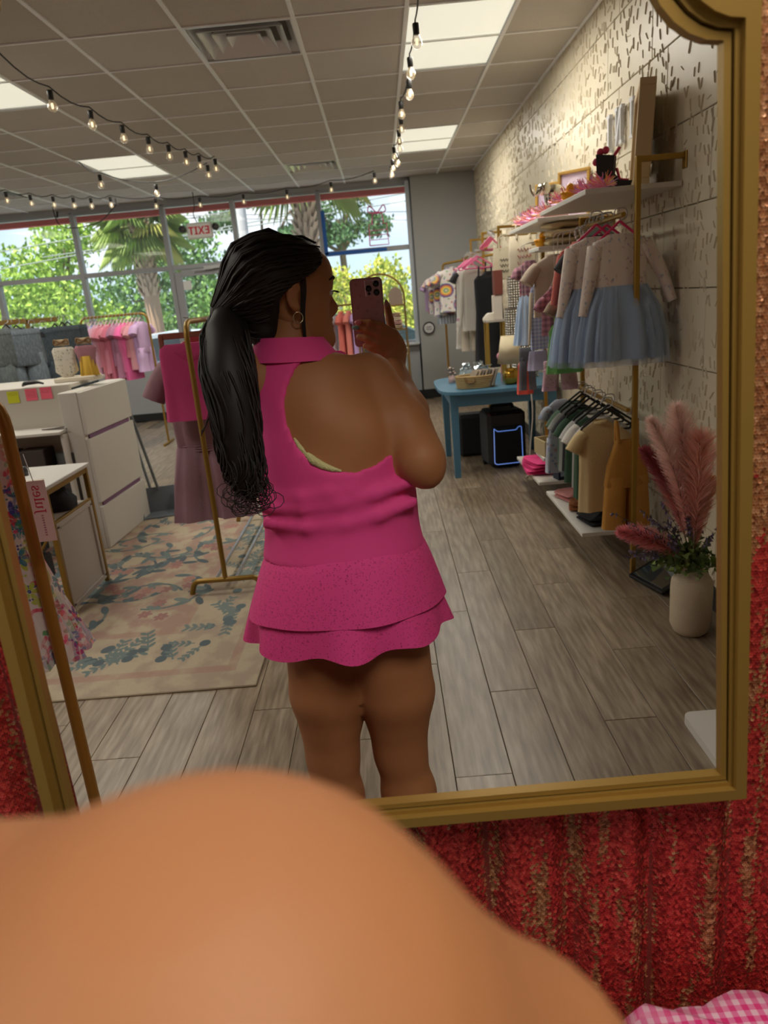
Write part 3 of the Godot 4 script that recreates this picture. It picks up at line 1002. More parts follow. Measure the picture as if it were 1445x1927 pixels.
# kinds: tee, long, dress, tank, pants, romper, overalls; w is the half width at the shoulders, h the full drop
func garment(n: String, label: String, cat: String, p: Vector3, yaw: float, kind: String, w: float, h: float, m: Material, grp := "", m2: Material = null, seed_ := 0.0) -> Node3D:
	var o := thing(n, label, cat, p, yaw, grp)
	var d := w * 0.30
	var s := st()
	var ph := seed_ * 1.7 + p.z * 3.0
	var second := m2 if m2 else m
	match kind:
		"tee", "long":
			loft(s, [[0.0, w * 0.35, d * 0.35, 0.0], [-0.012, w * 0.5, d * 0.5, 0.0], [-0.04, w * 0.95, d * 0.75, 0.02], [-0.09, w, d, 0.05], [-h * 0.5, w * 1.0, d * 1.05, 0.1], [-h, w * 1.05, d * 1.15, 0.16], [-h * 0.985, w * 0.98, d, 0.15]], 36, 6, ph)
			part(o, "bodice", s, m)
			for sx in [-1.0, 1.0]:
				s = st()
				if kind == "tee": sleeve(s, Vector3(sx * w * 0.8, -0.06, 0), Vector3(sx * w * 1.42, -0.06 - w * 0.75, 0.01), w * 0.3, w * 0.36, 0.01)
				else: sleeve(s, Vector3(sx * w * 0.82, -0.06, 0), Vector3(sx * w * 1.35, -h * 0.92, 0.02), w * 0.27, w * 0.16, 0.02)
				part(o, "sleeve", s, second)
			s = st()
			lathe(s, [[w * 0.36, -0.008], [w * 0.38, 0.004], [w * 0.33, 0.006]], Vector3.ZERO, 18)
			part(o, "neckband", s, second)
		"dress":
			loft(s, [[0.0, w * 0.35, d * 0.35, 0.0], [-0.012, w * 0.5, d * 0.5, 0.0], [-0.04, w * 0.95, d * 0.75, 0.02], [-h * 0.2, w * 0.95, d, 0.05], [-h * 0.42, w * 0.9, d, 0.06]], 36, 5, ph)
			part(o, "bodice", s, m)
			s = st()
			loft(s, [[-h * 0.4, w * 0.88, d * 0.95, 0.06], [-h * 0.55, w * 1.12, d * 1.6, 0.12], [-h * 0.8, w * 1.35, d * 2.2, 0.16], [-h, w * 1.5, d * 2.6, 0.2], [-h * 0.985, w * 1.42, d * 2.4, 0.2]], 60, 11, ph)
			part(o, "skirt", s, second)
			for sx in [-1.0, 1.0]:
				s = st()
				sleeve(s, Vector3(sx * w * 0.8, -0.06, 0), Vector3(sx * w * 1.3, -0.06 - w * 0.6, 0.01), w * 0.3, w * 0.34, 0.02)
				part(o, "sleeve", s, m)
		"tank":
			loft(s, [[-0.1, w * 0.62, d * 0.6, 0.0], [-0.14, w * 0.85, d, 0.03], [-h * 0.45, w * 0.8, d, 0.06], [-h * 0.7, w * 0.9, d * 1.2, 0.1], [-h, w * 1.0, d * 1.4, 0.14], [-h * 0.99, w * 0.9, d * 1.2, 0.14]], 36, 6, ph)
			part(o, "body", s, m)
			for sx in [-1.0, 1.0]:
				s = st()
				tube(s, bend([Vector3(sx * w * 0.5, -0.12, d * 0.5), Vector3(sx * w * 0.45, 0.0, 0), Vector3(sx * w * 0.5, -0.12, -d * 0.5)], 0.03), w * 0.06, 6)
				part(o, "strap", s, m)
		"pants":
			loft(s, [[0.0, w, d * 0.9, 0.02], [-0.04, w, d, 0.03], [-h * 0.28, w * 1.08, d * 1.2, 0.06], [-h * 0.3, w * 1.06, d * 1.1, 0.06]], 36, 6, ph)
			part(o, "seat", s, m)
			s = st()
			loft(s, [[0.006, w * 1.015, d * 0.98, 0.02], [-0.035, w * 1.015, d * 1.05, 0.03]], 36, 6, ph)
			part(o, "waistband", s, second)
			for sx in [-1.0, 1.0]:
				s = st()
				loft(s, [[-h * 0.2, w * 0.5, d, 0.04, sx * w * 0.5], [-h * 0.5, w * 0.5, d * 1.05, 0.08, sx * w * 0.56], [-h * 0.8, w * 0.5, d * 1.0, 0.1, sx * w * 0.62], [-h, w * 0.52, d * 1.0, 0.1, sx * w * 0.66], [-h * 0.995, w * 0.48, d * 0.9, 0.1, sx * w * 0.66]], 24, 4, ph + sx)
				part(o, "leg", s, m)
		"romper", "overalls":
			var strap := kind == "overalls"
			if strap:
				loft(s, [[-h * 0.2, w * 0.55, d * 0.6, 0.0], [-h * 0.24, w * 0.6, d * 0.8, 0.02], [-h * 0.42, w * 0.95, d, 0.04], [-h * 0.6, w * 1.1, d * 1.2, 0.06], [-h * 0.62, w * 1.0, d * 1.1, 0.06]], 36, 5, ph)
			else:
				loft(s, [[0.0, w * 0.4, d * 0.4, 0.0], [-0.04, w * 0.95, d * 0.75, 0.02], [-h * 0.25, w, d, 0.04], [-h * 0.42, w * 0.8, d * 0.9, 0.06], [-h * 0.6, w * 1.05, d * 1.2, 0.08], [-h * 0.62, w, d * 1.1, 0.08]], 36, 6, ph)
			part(o, "bodice", s, m)
			for sx in [-1.0, 1.0]:
				s = st()
				loft(s, [[-h * 0.52, w * 0.5, d * 1.1, 0.05, sx * w * 0.5], [-h * 0.75, w * 0.52, d * 1.15, 0.08, sx * w * 0.56], [-h, w * 0.56, d * 1.2, 0.1, sx * w * 0.6], [-h * 0.99, w * 0.5, d * 1.1, 0.1, sx * w * 0.6]], 24, 4, ph + sx)
				part(o, "leg", s, second)
				s = st()
				if strap: tube(s, bend([Vector3(sx * w * 0.45, -h * 0.22, d * 0.5), Vector3(sx * w * 0.5, 0.0, 0), Vector3(sx * w * 0.45, -h * 0.22, -d * 0.5)], 0.03), w * 0.09, 6)
				else: sleeve(s, Vector3(sx * w * 0.8, -0.06, 0), Vector3(sx * w * 1.35, -0.06 - w * 0.6, 0.01), w * 0.3, w * 0.34, 0.02)
				part(o, "strap" if strap else "sleeve", s, m)
	return o

func folded(label: String, p: Vector3, size: Vector3, m: Material, yaw := 0.0, cat := "clothing", grp := "", n := "folded_clothing") -> Node3D:
	var o := thing(n, label, cat, p, yaw, grp)
	var lays := 1 if n == "folded_knit" else 2 if size.y < 0.06 else 3
	for k in lays:
		var s := st()
		var hh := size.y / lays
		var f := func(u: float, v: float) -> Vector3:
			var a := TAU * u
			var sq := pow(absf(cos(a)), 0.35) * signf(cos(a))
			var sr := pow(absf(sin(a)), 0.35) * signf(sin(a))
			var e := sin(PI * clampf(v, 0.0, 1.0))
			var r := pow(e, 0.35)
			return Vector3(sq * size.x / 2 * r * (1.0 + 0.03 * sin(a * 5 + k)), hh * (k + v) + 0.004 * sin(a * 3 + k * 2.0), -sr * size.z / 2 * r * (1.0 + 0.02 * sin(a * 7)))
		sheet(s, 28, 6, f)
		part(o, "fold", s, m)
	return o

func pipe_bracket(label: String, z: float, x: float, top: float, foot := 0.0, sec := 0.024) -> void:
	var o := thing("gold_pole", label, "clothes rail", Vector3(x, foot, z), 0, "gold wall poles")
	var gold := mt("a07c33", 0.38, 0.55)
	var s := st(false)
	bx(s, Vector3(0, (top - foot) / 2, 0), Vector3(sec, top - foot, sec), 0.003)
	part(o, "upright", s, gold)
	s = st(false)
	bx(s, Vector3((WALL_X - x) / 2, top - foot - sec / 2, -0.01), Vector3(WALL_X - x, sec, sec), 0.003)
	part(o, "arm", s, gold)
	s = st(false)
	bx(s, Vector3(WALL_X - x - 0.004, top - foot - 0.03, -0.01), Vector3(0.008, 0.07, 0.04), 0.002)
	part(o, "wall_plate", s, gold)

func flower_print(k: String, ground: String, cols: Array, n: int, r0: float, r1: float, scale: float, leaves := true) -> StandardMaterial3D:
	if mats.has(k): return mats[k]
	var im := canvas(256, 256, ground)
	for i in n:
		var c: String = cols[rng.randi() % cols.size()]
		var x := rr(0, 256)
		var y := rr(0, 256)
		var r := rr(r0, r1)
		for q in 5: blob(im, x + cos(TAU * q / 5) * r, y + sin(TAU * q / 5) * r, r * 0.6, r * 0.6, 0, c)
		if leaves: stroke(im, [Vector2(x, y), Vector2(x + rr(-14, 14), y + rr(4, 18))], 1.2, cols[rng.randi() % cols.size()])
	return printed(k, im, scale)

func striped(k: String, a: String, b: String, scale: float, check := false) -> StandardMaterial3D:
	if mats.has(k): return mats[k]
	var im := canvas(64, 64, a)
	var cb := hex(b)
	var half := hex(a).lerp(cb, 0.5)
	for i in 64:
		for j in 64:
			var u := i % 32 < 16
			var v := j % 32 < 16
			im.set_pixel(i, j, (cb if u and v else half if u or v else hex(a)) if check else (cb if u else hex(a)))
	return printed(k, im, scale)

func hang_up(o: Node3D, y: float) -> void:      # the loop that carries a piece from the rail above
	var s := st()
	tube(s, bend([Vector3(-0.03, -0.01, 0), Vector3(0, 0.05, 0), Vector3(0, y - o.position.y - 0.02, 0), Vector3(1.10 - o.position.x, y - o.position.y, 0)], 0.02), 0.002, 4)
	part(o, "hanging_loop", s, mt("c9c4bf", 0.7))

# ---------- the shop side along the cream wall ----------
func tinsel(label: String, a: Vector3, b: Vector3, r: float, n: int) -> void:
	var o := thing("tinsel_garland", label, "tinsel", a, 0, "pink and gold tinsel garlands")
	var s := st()
	tube(s, [Vector3(0, r * 0.3, 0), (b - a) * 0.5 + Vector3(0, r * 0.4, 0), b - a + Vector3(0, r * 0.3, 0)], 0.004, 5)
	part(o, "core", s, mt("d78aa0", 0.5))
	var m := mt("ffffff", 0.4, 0.3).duplicate()
	m.vertex_color_use_as_albedo = true
	s = st(false)
	quad(s, Vector3(-0.002, 0, 0), Vector3(0.002, 0, 0), Vector3(0.0015, 1, 0.0), Vector3(-0.0015, 1, 0.0))
	var xs := []
	var cs := []
	for k in n:
		var d := Vector3(rng.randfn(), absf(rng.randfn()) * 0.9 - 0.05, rng.randfn()).normalized()
		var l := r * rr(0.6, 1.1)
		var p := (b - a) * rng.randf() + Vector3(0, r * 0.35, 0)
		xs.append(Transform3D(Basis(Quaternion(Vector3.UP, d)).scaled_local(Vector3(rr(0.8, 1.4), l, 1)), p))
		cs.append(hex(["f29ab8", "f7b3c8", "e8a25e", "f3c9a0", "c79be0", "f06a9a"][rng.randi() % 6]).srgb_to_linear())
	many(o, "strands", done(s), m, xs, cs)

func duck(label: String, p: Vector3, k: float) -> void:
	var o := thing("rubber_duck", label, "duck", p, 0.6, "small yellow ducks")
	var y := mt("f0a91c", 0.4)
	var s := st()
	ball(s, Vector3(0, 0.022, 0) * k, Vector3(0.032, 0.022, 0.024) * k, 14)
	ball(s, Vector3(-0.03, 0.032, 0) * k, Vector3(0.012, 0.008, 0.012) * k, 10)
	part(o, "body", s, y)
	s = st()
	ball(s, Vector3(0.016, 0.055, 0) * k, Vector3(0.018, 0.018, 0.017) * k, 14)
	part(o, "head", s, y)
	s = st()
	ball(s, Vector3(0.037, 0.052, 0) * k, Vector3(0.01, 0.004, 0.008) * k, 8)
	part(o, "beak", s, mt("e2661c", 0.5))

func picture(n: String, label: String, c: Vector3, size: Vector2, yaw: float, lean: float, wood: String, art: Image, depth := 0.025, bw := 0.018) -> void:
	var o := thing(n, label, "picture frame", c, yaw)
	o.rotation.x = lean
	var h := size / 2
	for q in [[0, h.y - bw / 2, size.x, bw], [0, -h.y + bw / 2, size.x, bw], [-h.x + bw / 2, 0, bw, size.y - 2 * bw], [h.x - bw / 2, 0, bw, size.y - 2 * bw]]:
		var s := st(false)
		bx(s, Vector3(q[0], q[1] + h.y, 0), Vector3(q[2], q[3], depth), 0.003)
		part(o, "frame_side", s, mt(wood, 0.45, 0.2))
	var s2 := st(false)
	bx(s2, Vector3(0, h.y, -depth * 0.3), Vector3(size.x - bw, size.y - bw, 0.004))
	part(o, "backing", s2, mt("cfc0a6", 0.8))
	if art:
		s2 = st(false)
		var w := h.x - bw
		var hh := h.y - bw
		uvquad(s2, Vector3(-w, h.y - hh, -0.004), Vector3(w, h.y - hh, -0.004), Vector3(w, h.y + hh, -0.004), Vector3(-w, h.y + hh, -0.004))
		part(o, "print", s2, printed(label, art, 1.0, 0.35, false))

func wall_shelf(label: String, y: float, z0: float, z1: float, x0 := 0.94, x1 := 1.365, grp := "white melamine shelves") -> void:
	var s := st(false)
	bx(s, Vector3((x0 + x1) / 2, y - 0.011, (z0 + z1) / 2), Vector3(x1 - x0, 0.022, absf(z1 - z0)), 0.002)
	tag(part(self, "wall_shelf", s, mt("dcd9d2", 0.45)), label, "shelf", grp)

func hang_rail(label: String, x: float, y: float, z0: float, z1: float) -> void:
	var s := st()
	tube(s, [Vector3(x, y, z0), Vector3(x, y, z1)], 0.011, 10)
	tag(part(self, "hanging_rail", s, mt("a07c33", 0.38, 0.55)), label, "clothes rail")

func right_side() -> void:
	pipe_bracket("nearest gold wall pole, standing in front of the floral tulle dress", -3.43, 1.16, 1.945)
	pipe_bracket("gold pole in shadow under the upper shelf end", -4.43, 1.18, 1.79)
	pipe_bracket("gold pole beside the blue table holding the far shelf", -5.42, 1.17, 1.79)
	pipe_bracket("gold wall pole with an arm, second from the mirror above the shelves", -7.28, 1.16, 1.99)
	pipe_bracket("gold wall pole with an arm, third from the mirror above the pink hangers", -8.38, 1.16, 2.018)
	pipe_bracket("farthest gold wall pole with an arm, next to the grey pier", -9.43, 1.16, 2.02)
	wall_shelf("white upper shelf over the floral dress, carrying tinsel and the tall wooden frame", 1.835, -3.46, -4.40)
	wall_shelf("white upper shelf farther back under the silver elephant", 1.812, -4.46, -5.42)
	wall_shelf("white lower shelf carrying the cream folded knits", 1.655, -4.46, -4.76)
	wall_shelf("low white shelf near the floor with folded brown and black clothes", 0.20, -3.56, -4.40)
	wall_shelf("low white shelf with the bright pink folded clothes", 0.20, -4.62, -5.42)
	wall_shelf("small white shelf holding the wooden crate above the pink clothes", 0.40, -4.46, -4.70)
	hang_rail("gold rail the tulle dresses hang from", 1.10, 1.715, -3.43, -5.4)
	hang_rail("low gold rail holding children's clothes on black hangers", 1.13, 0.845, -3.43, -4.44)
	hang_rail("gold rail on the far wall poles with white and black clothes", 1.04, 1.80, -7.28, -9.43)
	# ---- upper shelf
	tinsel("pink and gold tinsel along the nearer upper shelf", Vector3(1.02, 1.835, -4.3), Vector3(1.08, 1.835, -3.62), 0.075, 700)
	tinsel("pink tinsel on the far upper shelf under the elephant's box", Vector3(1.0, 1.812, -5.3), Vector3(1.03, 1.812, -4.6), 0.08, 600)
	picture("picture_frame", "tall empty pale wood frame leaning against the cream wall", Vector3(1.26, 1.837, -3.72), Vector2(0.40, 0.43), -1.84, -0.06, "cdb48c", null, 0.07, 0.03)
	var im := canvas(128, 192, "d9c6dd")
	blob(im, 64, 70, 46, 54, 0, "e8d7ea", false)
	for k in 60: blob(im, rr(25, 100), rr(30, 120), 2, 2, 0, "b58fb8", false)
	picture("picture_frame", "gold framed lilac print standing behind the silver elephant", Vector3(1.27, 1.812, -4.95), Vector2(0.22, 0.30), -0.75, -0.04, "b08a3e", im)
	im = canvas(128, 192, "c8b4cf")
	blob(im, 64, 110, 30, 60, 0, "d6c4da", false)
	picture("picture_frame", "second gold framed lilac print, left of the silver elephant", Vector3(1.2, 1.812, -5.32), Vector2(0.20, 0.28), -0.6, -0.04, "b08a3e", im)
	var o := thing("gift_box", "small pink box under the silver elephant", "box", Vector3(1.08, 1.812, -4.72), 0.3)
	var s := st(false)
	bx(s, Vector3(0, 0.035, 0), Vector3(0.17, 0.07, 0.1), 0.003)
	part(o, "box", s, mt("d9a6a8", 0.7))
	s = st(false)
	bx(s, Vector3(0, 0.074, 0), Vector3(0.175, 0.014, 0.105), 0.003)
	part(o, "lid", s, mt("e0b0b2", 0.7))
	o = thing("elephant_figurine", "shiny silver elephant figurine with raised trunk on a pink box", "figurine", Vector3(1.08, 1.893, -4.72), 0.2)
	var silver := mt("c9c3b4", 0.12, 0.95)
	s = st()
	ball(s, Vector3(0.02, 0.075, 0), Vector3(0.065, 0.045, 0.042), 18)
	for q in [[-0.02, 0.022], [-0.02, -0.022], [0.06, 0.022], [0.06, -0.022]]:
		tube(s, [Vector3(q[0], 0.0, q[1]), Vector3(q[0], 0.03, q[1]), Vector3(q[0], 0.07, q[1])], [0.018, 0.015, 0.02], 10)
	part(o, "body", s, silver)
	s = st()
	ball(s, Vector3(-0.06, 0.095, 0), Vector3(0.034, 0.034, 0.03), 16)
	tube(s, bend([Vector3(-0.08, 0.09, 0), Vector3(-0.105, 0.06, 0), Vector3(-0.13, 0.09, 0), Vector3(-0.135, 0.125, 0)], 0.03), [0.016, 0.014, 0.013, 0.012, 0.012, 0.011, 0.01, 0.01, 0.009, 0.009, 0.008, 0.008, 0.007, 0.007], 8)
	part(o, "head", s, silver)
	for z in [-1.0, 1.0]:
		s = st()
		ball(s, Vector3(-0.045, 0.095, z * 0.032), Vector3(0.026, 0.034, 0.006), 12)
		part(o, "ear", s, silver)
	o = thing("black_boot_ornament", "black boot shaped ornament with red pompoms among the tinsel", "ornament", Vector3(1.13, 1.836, -3.78), -0.5)
	s = st(false)
	ext(s, PackedVector2Array([Vector2(-0.04, 0), Vector2(-0.045, 0.18), Vector2(0.04, 0.165), Vector2(0.035, 0.09), Vector2(0.06, 0.055), Vector2(0.12, 0.045), Vector2(0.13, 0.0)]), 0.05)
	part(o, "boot", s, mt("201c1c", 0.8))
	s = st()
	for q in [[-0.05, 0.15], [-0.03, 0.19], [-0.005, 0.195]]: ball(s, Vector3(q[0], q[1], 0), Vector3.ONE * 0.018, 10)
	tube(s, [Vector3(0.03, 0.16, 0), Vector3(0.06, 0.2, 0)], 0.008, 6)
	tube(s, [Vector3(0.045, 0.11, 0), Vector3(0.06, 0.06, 0), Vector3(0.1, 0.05, 0)], 0.007, 6)
	part(o, "trim", s, mt("b83250", 0.7))
	duck("yellow duck on the nearer upper shelf beside the tinsel", Vector3(0.985, 1.835, -3.95), 1.2)
	duck("yellow duck on the lower shelf beside the cream knits", Vector3(0.985, 1.655, -4.62), 1.2)
	for k in 3:
		folded(["cream knit folded at the bottom of its stack", "cream knit folded in the middle of its stack", "cream knit folded on top of its stack under the shelf"][k], Vector3(1.13, 1.655 + 0.047 * k, -4.62), Vector3(0.27 - 0.01 * k, 0.047, 0.22), cloth("dfcda6"), 0.04 * k, "knitwear", "stack of cream knits", "folded_knit")
	# letters pinned to the wall
	var lets := [[1147, 254], [1166, 238], [1190, 223], [1211, 203]]
	var txt := ["I", "N", "I", "M"]
	var dots := flower_print("letterprint", "d9dbe0", ["8fa0b8", "7f93ad", "9db0b4"], 150, 1.0, 2.0, 9.0, false)
	for k in 4:
		var q: Vector3 = Vector3(1.352, 0, 0)
		var d := cam_basis * Vector3((lets[k][0] - W / 2) / FOC, -(lets[k][1] - H / 2) / FOC, -1.0)
		var l := part(self, "wall_letter", flip_text(txt[k], 0.26, 0.02, "Droid Serif", true, true), dots)
		l.position = EYE + d * (1.352 / d.x)
		l.rotation.y = -PI / 2
		l.scale.x = 0.6
		tag(l, ["blue and white patterned letter nearest the tinsel ornament, first on the wall", "second blue and white patterned letter on the cream wall", "third blue and white patterned letter on the cream wall", "blue and white patterned letter next to the wooden frame"][k], "letter", "letters on the cream wall")
	# ---- clothes on the upper rail
	var tulle := cloth("a9c0de", 0.95)
	var veil := StandardMaterial3D.new()
	veil.albedo_color = Color(0.74, 0.82, 0.92, 0.4)
	veil.transparency = BaseMaterial3D.TRANSPARENCY_ALPHA
	veil.roughness = 0.95
	var sprig := flower_print("sprig", "e9dcd2", ["8fa6c8", "9aaecb", "c98f98", "d5b0b0", "8a9c94"], 46, 2.2, 4.2, 4.5)
	for k in 2:
		o = thing("tulle_dress", ["floral long-sleeved dress with pale blue tulle skirt, front of the rail", "floral dress with blue tulle skirt hanging just behind the front one"][k], "dress", Vector3(1.105 - 0.085 * k, 1.64, -3.50 - 0.075 * k), 0.0, "floral dresses with tulle skirts")
		s = st()
		loft(s, [[0.0, 0.05, 0.02, 0.0], [-0.012, 0.075, 0.03, 0.0], [-0.03, 0.12, 0.03, 0.0], [-0.06, 0.128, 0.035, 0.02], [-0.15, 0.125, 0.04, 0.04], [-0.24, 0.125, 0.042, 0.04]], 36, 5, k)
		part(o, "bodice", s, sprig)
		for sx in [-1.0, 1.0]:
			s = st()
			sleeve(s, Vector3(sx * 0.108, -0.05, 0.0), Vector3(sx * (0.175 if sx < 0 else 0.235), -0.35 if sx < 0 else -0.31, 0.03), 0.038, 0.022, 0.03 if sx > 0 else 0.005)
			part(o, "sleeve", s, sprig)
		s = st()
		loft(s, [[-0.225, 0.122, 0.042, 0.05], [-0.26, 0.135, 0.055, 0.1], [-0.33, 0.165, 0.08, 0.13], [-0.45, 0.19, 0.1, 0.15], [-0.555, 0.203, 0.11, 0.17], [-0.55, 0.19, 0.1, 0.17]], 96, 17, k * 2.0)
		part(o, "skirt", s, tulle)
		s = st()
		loft(s, [[-0.225, 0.125, 0.045, 0.05], [-0.26, 0.142, 0.065, 0.1], [-0.33, 0.18, 0.09, 0.12], [-0.45, 0.207, 0.11, 0.13], [-0.58, 0.22, 0.122, 0.14]], 96, 13, k * 2.0 + 1.0)
		part(o, "tulle_layer", s, veil)
		hanger(Vector3(1.105 - 0.085 * k, 1.648, -3.50 - 0.075 * k), 0.0, 0.11, "e0366f", ["hot pink hanger in the front floral dress", "hot pink hanger in the second floral dress"][k], "hot pink hangers")
	for k in 5:
		hanger(Vector3(1.10, 1.648, -3.68 - 0.07 * k), 0.05 * k, 0.12, ["e0366f", "9aa0a0", "8fae94", "d8848f", "9aa59d"][k], ["hot pink hanger third along the upper rail", "grey hanger on the upper rail by the pole", "green hanger on the upper rail", "rose hanger on the upper rail beside the green one", "grey-green hanger by the white bead headbands"][k], "hangers on the upper rail")
	for k in 2:
		o = thing("bead_headband", ["white beaded headband looped on the upper rail, nearer", "white beaded headband looped on the upper rail by the knits"][k], "headband", Vector3(1.09, 1.668, -4.03 - 0.1 * k), 1.0)
		s = st()
		for i in 20:
			var a := TAU * i / 20
			ball(s, Vector3(cos(a) * 0.05, sin(a) * 0.05, 0.01 * sin(a * 2)), Vector3.ONE * 0.0085, 8)
		part(o, "beads", s, mt("dcd8d6", 0.25))
	var plaid := striped("pinkplaid", "c68d9c", "7f5a6c", 16.0, true)
	var g := "children's clothes on the upper rail"
	garment("black_blouse", "black top squeezed behind the second floral dress", "top", Vector3(1.06, 1.645, -3.72), 0, "tee", 0.12, 0.36, cloth("26262b"), g)
	garment("coral_cardigan", "coral pink cardigan with long ribbed sleeves on the upper rail", "cardigan", Vector3(1.035, 1.635, -3.92), 0, "long", 0.105, 0.32, cloth("d9776e"), g)
	garment("coral_cardigan", "paler coral cardigan behind the darker coral one", "cardigan", Vector3(1.06, 1.63, -4.02), 0, "long", 0.105, 0.3, cloth("d99a92"), g)
	garment("beige_tee", "plain beige short-sleeved tee below the duck shelf", "t-shirt", Vector3(1.015, 1.60, -4.42), 0, "tee", 0.115, 0.34, cloth("bfae9c"), g)
	garment("tulle_dress", "small pale blue tulle dress with plaid sleeves beside the bead boxes", "dress", Vector3(1.005, 1.60, -5.05), 0, "dress", 0.082, 0.54, plaid, g, tulle)
	hang_up(garment("brown_blouse", "taupe ruffle-sleeved top hanging over green shorts", "top", Vector3(1.0, 1.415, -3.98), 0, "tee", 0.085, 0.34, cloth("9a8672"), g), 1.715)
	hang_up(garment("plaid_blouse", "pink plaid ruffled top hung behind the taupe top", "top", Vector3(0.945, 1.425, -4.10), 0, "tee", 0.07, 0.25, plaid, g), 1.715)
	hang_up(garment("green_skirt", "bright green skirt hanging below the taupe top", "skirt", Vector3(0.985, 1.33, -4.07), 0, "tank", 0.1, 0.36, cloth("6fae62"), g), 1.715)
	hang_up(garment("floral_shorts", "mauve floral ruffled shorts under the green skirt", "shorts", Vector3(0.985, 1.02, -4.18), 0, "pants", 0.09, 0.16, flower_print("mauveprint", "c7a0b0", ["8f6a80", "d9b8c4", "7a5a70"], 50, 2.0, 4.0, 6.0), g), 1.715)
	hang_up(garment("checked_dress", "blue gingham long-sleeved dress with cream cuffs", "dress", Vector3(0.965, 1.46, -4.62), 0, "long", 0.05, 0.40, striped("bluegingham", "c4cbe2", "8b99c9", 22.0, true), g, cloth("d9cfbe")), 1.715)
	hang_up(garment("checked_skirt", "blue and cream skirt below the gingham dress", "skirt", Vector3(0.975, 1.14, -4.72), 0, "tank", 0.07, 0.22, cloth("a9a6bf"), g, null, 1.0), 1.715)
	hang_up(garment("grey_leggings", "small grey leggings hanging above the table's right end", "leggings", Vector3(0.93, 1.05, -4.85), 0, "pants", 0.05, 0.27, cloth("5f5f66"), g), 1.715)
	hang_up(garment("red_skirt", "red-orange skirt hem showing behind the grey leggings", "skirt", Vector3(0.93, 1.06, -4.95), 0, "tank", 0.055, 0.32, cloth("cf4d3e"), g), 1.715)
	# ---- low rail
	g = "children's clothes on the low rail"
	var tan := cloth("c18b3f")
	garment("tan_overalls", "tan corduroy overalls at the front of the low rail", "overalls", Vector3(1.145, 0.80, -3.50), 0.12, "overalls", 0.105, 0.56, tan, g)
	var low := [["cream_tee", "cream tee just behind the tan overalls", "d8c08f", "tee", 0.98, -3.58, 0.46], ["white_blouse", "white children's top third on the low rail", "cfcbc6", "tee", 1.02, -3.68, 0.36], ["green_tee", "dark green tee with white cuffs on the low rail", "3d5a45", "tee", 1.0, -3.76, 0.44], ["white_blouse", "grey-white top between two dark green tees", "b9bab8", "tee", 1.01, -3.85, 0.40], ["green_tee", "second dark green tee farther back on the low rail", "34503c", "tee", 1.0, -3.95, 0.4], ["black_tee", "black tee in the middle of the low rail", "23232a", "tee", 1.01, -4.04, 0.36], ["grey_tee", "grey tee on the low rail behind the black one", "8f938f", "tee", 1.01, -4.13, 0.38], ["green_tee", "last dark green tee on the low rail", "4a6450", "tee", 1.02, -4.22, 0.38]]
	for k in low.size():
		var q: Array = low[k]
		garment(q[0], q[1], "t-shirt", Vector3(q[4] + 0.06, 0.775, q[5]), 0.1, q[3], 0.105, q[6], cloth(q[2]), g, cloth("d9d6cf") if k == 2 else null, k)
		hanger(Vector3(q[4] + 0.09, 0.79, q[5]), 0.1, 0.13, "1a1a1c", ["black hanger under the cream tee", "black hanger in the third low garment", "black hanger holding the white-cuffed green tee", "black hanger between the green tees", "black hanger in the second green tee", "black hanger in the black tee", "black hanger in the grey tee", "black hanger at the far end of the low rail"][k], "black hangers on the low rail")
	garment("patterned_romper", "blue and rust patterned romper at the far end of the low rail", "romper", Vector3(1.02, 0.78, -4.33), 0.1, "romper", 0.085, 0.44, flower_print("rustprint", "a9b0bd", ["3f5f96", "a8623a", "5a7ab0"], 24, 5.0, 8.0, 5.0, false), g)
	# ---- low shelves
	folded("dusty pink ruffled clothing folded at the far end of the low shelf", Vector3(1.10, 0.20, -4.22), Vector3(0.26, 0.045, 0.2), cloth("c98784"), 0.3, "clothing", "folded clothes on the low shelf")
	folded("rust brown clothing folded on the low shelf", Vector3(1.08, 0.20, -3.98), Vector3(0.2, 0.05, 0.17), cloth("8a4f22"), -0.3, "clothing", "folded clothes on the low shelf")
	folded("black clothing folded at the front of the low shelf", Vector3(1.10, 0.20, -3.74), Vector3(0.24, 0.05, 0.2), cloth("17171b"), 0.2, "clothing", "folded clothes on the low shelf")
	s = st(false)
	bx(s, Vector3(1.14, 0.256, -3.92), Vector3(0.15, 0.006, 0.1), 0.002, Basis(Vector3.UP, 0.5))
	tag(part(self, "clothing_card", s, mt("8d9c9a", 0.6)), "grey-green card lying on the brown folded clothes", "card")
	for k in 3:
		folded(["bright pink garment folded flat on the low shelf, lowest", "bright pink garment folded in the middle of its pile", "bright pink garment on top of its pile on the low shelf"][k], Vector3(1.06, 0.20 + 0.03 * k, -4.98 + 0.03 * k), Vector3(0.3 - 0.02 * k, 0.03, 0.4 - 0.04 * k), cloth("e83d86"), 0.15 * k - 0.1, "clothing", "pile of bright pink clothes")
	o = thing("wooden_crate", "pale slatted wooden tray on the small low shelf", "crate", Vector3(1.06, 0.40, -4.58), 0.15)
	for q in [[0, 0.05, 0.09, 0.24, 0.1, 0.01], [0, 0.05, -0.09, 0.24, 0.1, 0.01], [-0.12, 0.05, 0, 0.01, 0.1, 0.19], [0.12, 0.05, 0, 0.01, 0.1, 0.19]]:
		s = st(false)
		bx(s, Vector3(q[0], q[1], q[2]), Vector3(q[3], q[4], q[5]), 0.002)
		part(o, "side", s, mt("b9a781", 0.8))
	for k in 4:
		s = st(false)
		bx(s, Vector3(-0.09 + 0.06 * k, 0.006, 0), Vector3(0.045, 0.01, 0.17), 0.001)
		part(o, "slat", s, mt("c4b48f", 0.8))
	o = thing("navy_box", "small navy box on the pink clothes shelf under the crate", "box", Vector3(1.12, 0.20, -4.68), 0.2)
	s = st(false)
